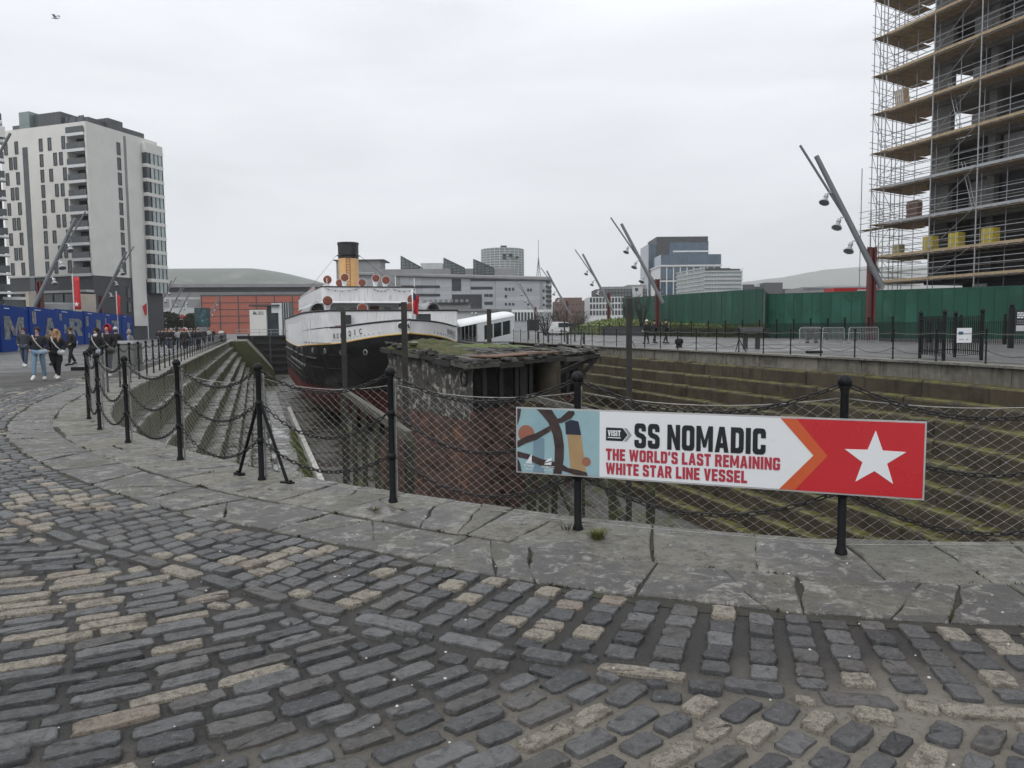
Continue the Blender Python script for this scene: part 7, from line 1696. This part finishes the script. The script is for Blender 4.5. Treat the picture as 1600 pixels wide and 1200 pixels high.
p=at(1506.5,524,Y=26.3); t_=thing('notice',p,'white notice plate with blue square tied to the quay fence','notice'); mb=MB(); k=26.3/FPX; mb.flat(p,X1,Z3,[(-11.5*k,-11.5*k),(11.5*k,-11.5*k),(11.5*k,11.5*k),(-11.5*k,11.5*k)],.01); mb.build('plate',M['sign_white'],t_); mb=MB(); mb.flat(p+Vector((0,-.013,0)),X1,Z3,[(-9*k,1*k),(-2*k,1*k),(-2*k,6*k),(-9*k,6*k)],.003); mb.build('print_square',mat('print_teal',(.02,.13,.2),.4,.1,4),t_); mb=MB()
for x in (-8,-4,3): mb.flat(p+Vector((0,-.013,0)),X1,Z3,[(x*k,-7*k),((x+3)*k,-7*k),((x+3)*k,-5.5*k),(x*k,-5.5*k)],.003)
mb.build('print_lines',M['sign_grey'],t_)
p=at(1579,540,Y=38); p.z=RQ; k=38/FPX; t_=thing('notice_board',p,'tall dark notice board with white text at the right edge','notice board'); mb=MB(); mb.box(Vector((p.x,p.y,(RQ+zpix(p,480))/2)),(.1,.1,(zpix(p,480)-RQ)/2)); mb.lathe(Vector((p.x,p.y,zpix(p,480))),[(.06,0),(.12,.06),(.12,.12),(.03,.2)],8); mb.build('post',M['iron'],t_)
zt,zb2,zm=zpix(p,484),zpix(p,519),zpix(p,507)
mb=MB(); mb.bx(p.x+.14,p.x+1.6,p.y-.05,p.y+.05,zb2,zt); mb.build('board',M['sign_black'],t_); mb=MB(); mb.bx(p.x+.2,p.x+1.55,p.y-.065,p.y-.052,zb2+.05,zm-.05); mb.build('picture',M['ltgrey'],t_)
for i,(w,h) in enumerate(((.9,.07),(.7,.07),(.9,.07),(.85,.035),(.85,.035))):     # rows too small to read in the photograph: broken pale strokes
    mb=MB(); x=0; rt_=random.Random(i)
    while x<w:
        L=rt_.uniform(.05,.14); mb.flat(Vector((p.x+.24+x,p.y-.053,zt-.2-.11*i-(.05 if i>2 else 0))),X1,Z3,[(0,0),(min(L,w-x),0),(min(L,w-x),h),(0,h)],.004); x+=L+.03
    mb.build('print_lines',M['sign_white'] if i<3 else M['sign_grey'],t_)
for (px,py,Y,lab) in ((890,508,66,'dark square notice on two legs beside the high bench'),(833,508,78,'dark square notice board left of the short bench')):
    p=at(px,py,Y=Y); t_=thing('notice_board',Vector((p.x,p.y,RQ)),lab,'notice board'); 
    for e in (-.75,.75): mb=MB(); mb.box(Vector((p.x+e*.6,p.y,(RQ+p.z+.6)/2)),(.06,.06,(p.z+.6-RQ)/2)); mb.build('leg',M['bench'],t_)
    mb=MB(); mb.box(p,(.62,.05,.55 if px<850 else .12)); mb.build('panel',M['sign_black'],t_)
def van(px,Y,ytop,label,rz,m):
    p=at(px,505,Y=Y); p.z=RQ; t_=thing('parked_van',p,label,'van'); c,s_=math.cos(rz),math.sin(rz); ax_=Vector((c,s_,0)); ay_=Vector((-s_,c,0)); b_=lambda x0,x1,y0,y1,z0,z1,mm,name,par=None: (lambda mb: mb.build(name,mm,par or t_))(MB().box(p+ax_*((x0+x1)/2)+ay_*((y0+y1)/2)+Z3*((z0+z1)/2),((x1-x0)/2,(y1-y0)/2,(z1-z0)/2),0,0,ax_,ay_,Z3))
    mb=MB(); pr=[(-1.0,.35),(-1.0,1.2),(-.85,2.1),(.85,2.1),(1.0,1.2),(1.0,.35)]
    vs=[p+ax_*x*.95+ay_*-2.3+Z3*z*(1 if z<1.5 else .95) for x,z in pr]+[p+ax_*x*.95+ay_*2.6+Z3*z for x,z in pr]; mb.add(vs,[(k,(k+1)%6,6+(k+1)%6,6+k) for k in range(6)]+[tuple(range(6)),tuple(range(6,12))]); mb.build('body',m,t_)
    b_(-.78,.78,-2.36,-2.25,1.25,1.9,M['glassy'],'windscreen'); b_(-.8,-.45,-2.36,-2.28,.7,.9,M['sign_white'],'headlight'); b_(.45,.8,-2.36,-2.28,.7,.9,M['sign_white'],'headlight'); b_(-.5,.5,-2.38,-2.28,.55,.72,M['frame_dk'],'bumper')
    for x in (-.85,.85):
        for y in (-1.4,1.7): mb=MB(); mb.lathe(p+ax_*(x-.1)+ay_*y+Z3*.33,[(.2,0),(.33,.02),(.33,.2),(.2,.22)],12,axis=ax_); mb.build('wheel',M['iron'],t_)
    return t_
van(873,118,498,'small pale van parked by the fourth lamp mast',.25,M['frame_wh']); van(862,122,498,'small grey van parked left of the pale van',.25,M['grey'])
for i,(px,Y,rad,lab) in enumerate(((853,112,(3.2,1.5,2.0),'bare brown bush behind the vans'),(880,125,(4,1.5,2.6),'bare brown thicket left of the third lamp mast'),(903,140,(4,1.5,2.2),'bare brown thicket before the brick block'))): leafclump('bare_bush',at(px,505,Y=Y)+Z3*.6,rad,0,M['leaf'],lab,'bush',.2,40+i,True,None,RQ)
for i,(px,Y) in enumerate(((983,112),(1003,105))): leafclump('bare_tree',at(px,497,Y=Y)+Z3*1.0,(2.0,1.2,2.6),0,M['leaf'],('small bare tree before the slab block','thin bare tree beside the second mast')[i],'tree',.2,60+i,True,None,1.2)
# ================================================================ SMALL THINGS NEAR THE CAMERA
def tuft(px,py,n,h,label,seed,m=None):
    p=at(px,py,z=.03); r_=random.Random(seed); mb=MB()
    for k in range(n):
        a=r_.uniform(0,6.28); q=p+Vector((math.cos(a)*r_.uniform(0,.05),math.sin(a)*r_.uniform(0,.04),0)); t_=q+Vector((math.cos(a)*r_.uniform(.02,.08),math.sin(a)*r_.uniform(.02,.08),h*r_.uniform(.5,1))); w=Vector((-math.sin(a),math.cos(a),0))*.0035
        m_=q.lerp(t_,.6)+Vector((0,0,.012)); mb.add([q-w,q+w,m_+w*.8,m_-w*.8,t_],[(0,1,2,3),(3,2,4)])
    o=mb.build('grass_tuft',m or mat('tuft',(.11,.12,.03),.8,.4,30),fix=False); tag(o,label,'grass tuft')
tuft(934,842,150,.075,'green grass tuft in the flagstones below the sign',1); tuft(886,828,22,.07,'thin dry weed at the fence post left of the grass tuft',2,M['timber']); tuft(130,572+20,60,.06,'mossy tuft by the left fence corner',3); tuft(585,798,40,.03,'low dry weed between flagstones before the trestle',4,M['moss'])
rgl=random.Random(77); mb=MB()
for k in range(260):                                           # grit and small litter in the joints
    x,y=rgl.uniform(-6,4),rgl.uniform(2.4,7); o_,s_=dock_dist(x,y)
    if o_<.1: continue
    mb.sphere((x,y,.022+gz(x*DU.x+y*DU.y)),rgl.uniform(.003,.009),5,0,(1,1,.6))
tag(mb.build('grit',M['sign_edge']),kind='stuff')
c=at(198,545,Y=29); c.z=0; t_=thing('concrete_block',c,'pale square concrete block behind the fence with a person leaning on it','block'); mb=MB(); mb.box(c+Z3*.55,(.42,.35,.55)); mb.build('block',M['conc'],t_); mb=MB(); mb.box(c+Z3*1.13,(.46,.39,.05)); mb.build('cap',M['ltgrey'],t_)
q=at(125,578,z=.02); o=MB().box(q+Z3*.05,(.28,.16,.07),.2).build('drain_box',M['iron']); tag(o,'small black box on the setts left of the fence corner','box')
q=at(1272,552,z=RQ); o=MB().box(q+Z3*.05,(.3,.2,.06),.2).build('drain_cover',M['iron']); tag(o,'low dark metal cover on the right quay setts','cover')
# gull high up on the left, tiny
p=at(86,28,Y=40); t_=thing('gull',p,'small pale gull gliding high in the left sky','bird'); mb=MB(); mb.tube([p+Vector((-.18,0,0)),p,p+Vector((.22,0,-.03))],[.02,.06,.015],6); mb.build('body',M['sign_white'],t_,smooth=True)
for s_ in (-1,1): mb=MB(); mb.add([p+Vector((-.06,0,.02)),p+Vector((.08,0,.02)),p+Vector((.1,s_*.2,.16+.06*s_)),p+Vector((0,s_*.5,.1+.1*s_)),p+Vector((-.03,s_*.2,.15+.06*s_))],[(0,1,2,4),(4,2,3)]); mb.build('wing',M['ltgrey'],t_,fix=False)
# ================================================================ PEOPLE
def skinmesh(name, joints, edges, m, parent, sub=1, root=0):
    me=bpy.data.meshes.new(name); me.from_pydata([j[0] for j in joints],edges,[]); o=bpy.data.objects.new(name,me); COL.objects.link(o)
    md=o.modifiers.new('s','SKIN'); sv=me.skin_vertices[0].data
    for i,j in enumerate(joints):
        r_=j[1] if isinstance(j[1],tuple) else (j[1],j[1]); sv[i].radius=r_; sv[i].use_root=(i==root)
    md.use_smooth_shade=True; md.branch_smoothing=.6
    if sub: s=o.modifiers.new('d','SUBSURF'); s.levels=sub; s.render_levels=sub
    dg=bpy.context.evaluated_depsgraph_get(); m2=bpy.data.meshes.new_from_object(o.evaluated_get(dg)); bpy.data.objects.remove(o); bpy.data.meshes.remove(me)
    m2.materials.clear(); m2.materials.append(m); m2.polygons.foreach_set('use_smooth',[True]*len(m2.polygons)); return link(name,m2,parent)
def person(px,yfoot,H,label,jacket,trousers,shoes,hair,face=180,stride=.0,coat=.0,hood=None,long_hair=False,hat=None,bag=None,scarf=None,group=None,Y=None,zg=0,lean=0,puff=1.0,phase=1,sub=1):
    p=at(px,yfoot,z=zg+.02) if Y is None else at(px,500,Y=Y); p.z=zg+.022
    t_=thing('person',p,label,'person',group,rz=R(face)); k=H/1.75
    f=lambda x,y,z:(x*k,y*k,z*k)                             # local: +y is forward
    st=stride*phase; ln=lean
    hipL,hipR=f(-.095,0,.92),f(.095,0,.92)
    kL,kR=f(-.1,st*.55+.02,.5),f(.1,-st*.35+.05,.5); aL,aR=f(-.1,st*.95,.09),f(.1,-st*.95-.02,.10+abs(st)*.22)
    tL,tR=f(-.115,st*.95+.15,.04),f(.115,-st*.95+.13,.035+abs(st)*.05)
    ch=f(0,ln*.3,1.25); nk=f(0,ln*.5,1.47); hd=f(0,ln*.62+.01,1.62)
    shL,shR=f(-.185,ln*.42,1.41),f(.185,ln*.42,1.41); eL,eR=f(-.27,ln*.3-.06,1.13),f(.27,ln*.3-.06,1.13); wL,wR=f(-.2,ln*.3+.13,.98),f(.2,ln*.3+.13,.98); hL,hR=f(-.15,ln*.3+.17,.95),f(.15,ln*.3+.17,.95)
    J=[(f(0,0,.95),(.15*k,.1*k)),(ch,(.155*k,.105*k)),(nk,.052*k),(f(0,ln*.6+.015,1.56),(.062*k,.07*k)),(hd,(.077*k,.095*k)),(f(0,ln*.62,1.71),(.06*k,.07*k)),
       (shL,.06*k),(eL,.042*k),(wL,.03*k),(hL,(.035*k,.022*k)),(shR,.06*k),(eR,.042*k),(wR,.03*k),(hR,(.035*k,.022*k)),
       (hipL,.09*k),(kL,.058*k),(aL,.04*k),(tL,.035*k),(hipR,.09*k),(kR,.058*k),(aR,.04*k),(tR,.035*k),(f(0,ln*.62+.105,1.6),.014*k)]
    E=[(0,1),(1,2),(2,3),(3,4),(4,5),(1,6),(6,7),(7,8),(8,9),(1,10),(10,11),(11,12),(12,13),(0,14),(14,15),(15,16),(16,17),(0,18),(18,19),(19,20),(20,21),(4,22)]
    skinmesh('body',J,E,M['skin'],t_,sub)
    tr=cloth(trousers,'trousers'); jk=cloth(jacket,'jacket'); 
    skinmesh('trousers',[(f(0,0,.97),(.16*k,.115*k)),(hipL,.1*k),(kL,.078*k),((aL[0],aL[1],aL[2]+.01),.062*k),(hipR,.1*k),(kR,.078*k),((aR[0],aR[1],aR[2]+.01),.062*k)],[(0,1),(1,2),(2,3),(0,4),(4,5),(5,6)],tr,t_,sub)
    b=.86-coat
    JJ=[(f(0,0,1.0),(.185*k*puff,.13*k*puff)),(f(0,ln*.3,1.27),(.19*k*puff,.135*k*puff)),(f(0,ln*.48,1.44),(.1*k,.085*k)),(shL,.085*k*puff),(eL,.07*k*puff),(wL,.06*k*puff),(shR,.085*k*puff),(eR,.07*k*puff),(wR,.06*k*puff),(f(0,0,b),(.19*k*puff,.14*k*puff))]
    EE=[(0,1),(1,2),(1,3),(3,4),(4,5),(1,6),(6,7),(7,8),(0,9)]
    if coat>.2: JJ.append((f(0,0,.93),(.19*k*puff,.14*k*puff)))
    skinmesh('jacket',JJ,EE,jk,t_,sub)
    sh=cloth(shoes,'shoe',.6)
    for a,tt in ((aL,tL),(aR,tR)):
        mb=MB(); a_=Vector(a); tv=Vector(tt); d=(tv-a_); hl=a_-Vector((0,.06*k,.03*k)); mb.tube([Vector((hl.x,hl.y,max(.035*k,hl.z-.02*k))),Vector((a_.x,a_.y+.02*k,max(.05*k,a_.z-.02*k))),Vector((tv.x,tv.y,max(.035*k,tv.z))),Vector((tv.x,tv.y+.06*k,max(.03*k,tv.z-.005)))],[.04*k,.056*k,.05*k,.03*k],9); mb.build('shoe',sh,t_,smooth=True,local=True)
    hm=cloth(hair,'hair'); hv=Vector(hd)
    if hood is not None:
        mb=MB(); n=12
        for i,(r0,z) in enumerate(((.105,-.14),(.135,-.06),(.14,.02),(.125,.09),(.07,.135))): pass
        mb.sphere(hv+Vector((0,-.035*k,.015*k)),.128*k,12,0,(1,1.02,1.22)); h=mb.build('hood',cloth(hood,'hood'),t_,smooth=True,local=True)
        bm=bmesh.new(); bm.from_mesh(h.data); bmesh.ops.delete(bm,geom=[v for v in bm.verts if v.co.y>hv.y+.045*k and hv.z-.1*k<v.co.z<hv.z+.115*k],context='VERTS'); bm.to_mesh(h.data); bm.free(); md=h.modifiers.new('t','SOLIDIFY'); md.thickness=.02
    elif hat is not None:
        mb=MB(); mb.sphere(hv+Vector((0,-.01*k,.055*k)),.108*k,12,0,(.95,1.06,.9)); mb.build('hat',cloth(hat,'hat'),t_,smooth=True,local=True)
        mb=MB(); mb.sphere(hv+Vector((0,-.05*k,-.02*k)),.088*k,10,0,(1,.8,1)); mb.build('hair',hm,t_,smooth=True,local=True)
    else:
        mb=MB(); mb.sphere(hv+Vector((0,-.022*k,.04*k)),.1*k,12,0,(.93,1.06,.93))
        if long_hair:
            for sx_ in (-1,0,1): mb.tube([hv+Vector((sx_*.055*k,-.055*k,.05*k)),hv+Vector((sx_*.085*k,-.06*k,-.06*k)),hv+Vector((sx_*.1*k,-.05*k+.09*k*abs(sx_),-.2*k)),hv+Vector((sx_*.1*k,-.04*k+.13*k*abs(sx_),-.34*k))],[.055*k,.06*k,.055*k,.02*k],8)
        mb.build('hair',hm,t_,smooth=True,local=True)
    for e in (-1,1):
        mb=MB(); mb.sphere(hv+Vector((e*.032*k,.088*k,.005*k)),.0095*k,6); mb.build('eye',M['eye'],t_,local=True)
    mb=MB(); mb.box(hv+Vector((0,.083*k,-.055*k)),(.024*k,.008*k,.0055*k)); mb.build('mouth',M['lip'],t_,local=True)
    if scarf: mb=MB(); mb.lathe(Vector(nk)-Vector((0,0,.05*k)),[(.07*k,0),(.1*k,.04*k),(.095*k,.09*k),(.07*k,.11*k)],10); mb.build('scarf',cloth(scarf,'scarf'),t_,smooth=True,local=True)
    if bag:
        bc,strapc=bag; q=Vector(f(-.2,.13,.93)); mb=MB(); mb.sphere(q,.12*k,10,0,(1.15,.55,.8)); bo=mb.build('bag',cloth(bc,'bag'),t_,smooth=True,local=True)
        mb=MB(); pth=[q+Vector((-.02,.03,.05)),Vector(f(-.06,.165*puff,1.15)),Vector(f(.06,.15*puff,1.33)),Vector(f(.13,.06,1.47)),Vector(f(.1,-.08,1.42))]; mb.tube(pth,.02*k,6); mb.build('strap',cloth(strapc,'strap'),bo,smooth=True,local=True)
    return t_
BLK=(.012,.012,.014); NVY=(.015,.017,.024); JEAN=(.16,.25,.34); DJ=(.05,.07,.11); WHT=(.65,.65,.64); BRN=(.06,.035,.02); BLD=(.33,.2,.1); GRY=(.11,.12,.13)
person(62,594,1.7,'woman in black jacket and pale jeans with crossbody bag, walking in front',NVY,JEAN,WHT,(.035,.02,.014),196,.22,.03,bag=((.28,.34,.4),(.42,.38,.33)),long_hair=False,phase=-1,puff=1.02)
person(91,592,1.63,'woman with long fair hair in a long black parka and white trainers',BLK,BLK,WHT,BLD,188,.2,.38,long_hair=True,bag=((.55,.56,.58),(.5,.5,.5)),puff=1.08)
person(40,573,1.75,'man in grey padded jacket and blue jeans behind the first woman',(.035,.04,.048),DJ,WHT,(.05,.035,.025),190,.2,.02,puff=1.15)
person(83,571,1.72,'man in brown coat half hidden between the two women',(.13,.085,.05),BLK,BLK,(.015,.012,.01),185,.12,.1,scarf=(.3,.22,.16))
person(113,571,1.74,'man in black coat and black trousers looking down as he walks',BLK,BLK,BLK,BRN,150,.2,.12,lean=.05)
person(154,591,1.66,'woman with long dark hair and white scarf behind the fence',BLK,GRY,WHT,(.018,.012,.01),170,.1,.0,long_hair=True,scarf=(.6,.6,.6),bag=((.3,.32,.36),(.35,.35,.36)))
person(171,589,1.74,'person in red hood and black jacket with a bag strap',BLK,GRY,WHT,BRN,172,.12,.0,hood=(.4,.012,.03),bag=((.12,.12,.12),(.3,.28,.26)),puff=1.1)
person(183,571,1.72,'person in white knitted hat behind the red hood',BLK,BLK,BLK,BRN,20,.1,.05,hat=(.55,.55,.53))
person(207,566,1.6,'person in grey hooded coat leaning against the concrete block',(.2,.2,.2),(.06,.08,.11),GRY,BRN,95,.06,.1,hood=(.28,.25,.22),lean=.22,puff=1.12)
person(311,547,1.72,'person in dark navy clothes standing at the chain posts',NVY,NVY,BLK,(.2,.13,.09),10,.05,.05)
crowd=[(252,70,BLK,None),(259,72,NVY,None),(266,66,BLK,(.45,.45,.45)),(271,74,BLK,None),(278,64,(.25,.25,.26),None),(284,70,BLK,None),(290,62,(.2,.2,.19),(.5,.5,.5)),(297,68,NVY,None),(303,75,(.12,.03,.03),None),(345,92,(.55,.55,.55),None),(332,100,BLK,None),(247,80,BLK,None),(256,84,(.3,.3,.31),None),(263,60,BLK,None),(281,80,(.05,.07,.12),None),(287,58,BLK,(.5,.08,.08)),(294,74,(.24,.2,.16),None),(308,66,BLK,None),(318,88,NVY,None),(326,95,(.3,.3,.3),None)]
labs=['dark dressed walker at the hoarding end, leftmost of the crowd','walker in navy at the hoarding end near the low stage','walker in pale hat in the crowd behind the chain posts','walker in black behind the pale hatted walker','walker in pale grey jacket in the middle of the crowd','walker in black beside the pale grey jacket','walker in grey with pale hat near the dark bushes','walker in navy close to the dark bush','walker in dark red near the poster stand','walker in white top near the far dock end','walker in black left of the white topped walker','walker in black half behind the last blue panel','walker in light grey coat behind the leftmost of the crowd','walker in black, largest in the crowd behind the chain posts','walker in dark blue between the grey jackets of the crowd','walker in black with a red hat near the dark bushes','walker in brown coat left of the poster stand','walker in black just left of the poster stand','walker in navy under the poster stand','walker in grey right of the poster stand']
for i,((px,Y,jc,ht),lb_) in enumerate(zip(crowd,labs)): person(px,0,1.72,lb_,jc,(BLK,DJ,GRY)[i%3],(BLK,WHT)[i%2],BRN,(20,190,170,5)[i%4],.14,.05,hat=ht,group='walkers along the left quay',Y=Y,sub=0)
person(1010.5,0,1.72,'walker with white hood, leftmost of three by the red mast',BLK,BLK,BLK,BRN,30,.1,.1,hat=(.6,.6,.58),Y=54,zg=RQ,bag=((.4,.38,.33),BLK))
person(1022.5,0,1.76,'walker in dark coat at the foot of the second mast',(.02,.016,.018),BLK,BLK,(.02,.015,.012),-60,.18,.1,Y=56,zg=RQ)
person(1040,0,1.8,'tall walker in black, rightmost of three by the second mast',BLK,BLK,BLK,(.02,.015,.012),-70,.2,.1,Y=54.5,zg=RQ)
person(793,0,1.75,'person in black standing by the shore end of the gangway',BLK,NVY,BLK,BRN,160,.05,.05,Y=70,zg=RQ)
# ================================================================ HAZE
m=bpy.data.materials.new('air'); m.use_nodes=True; t=m.node_tree; t.nodes.clear()
pv_=N(t,'ShaderNodeVolumePrincipled'); pv_.inputs['Color'].default_value=(1,1,1,1); pv_.inputs['Density'].default_value=.00019; pv_.inputs['Anisotropy'].default_value=.3
oo=N(t,'ShaderNodeOutputMaterial'); t.links.new(pv_.outputs[0],oo.inputs['Volume'])
mb=MB(); mb.bx(-4500,4500,-120,5700,-9,480); hz_=mb.build('haze',m); tag(hz_,kind='stuff')
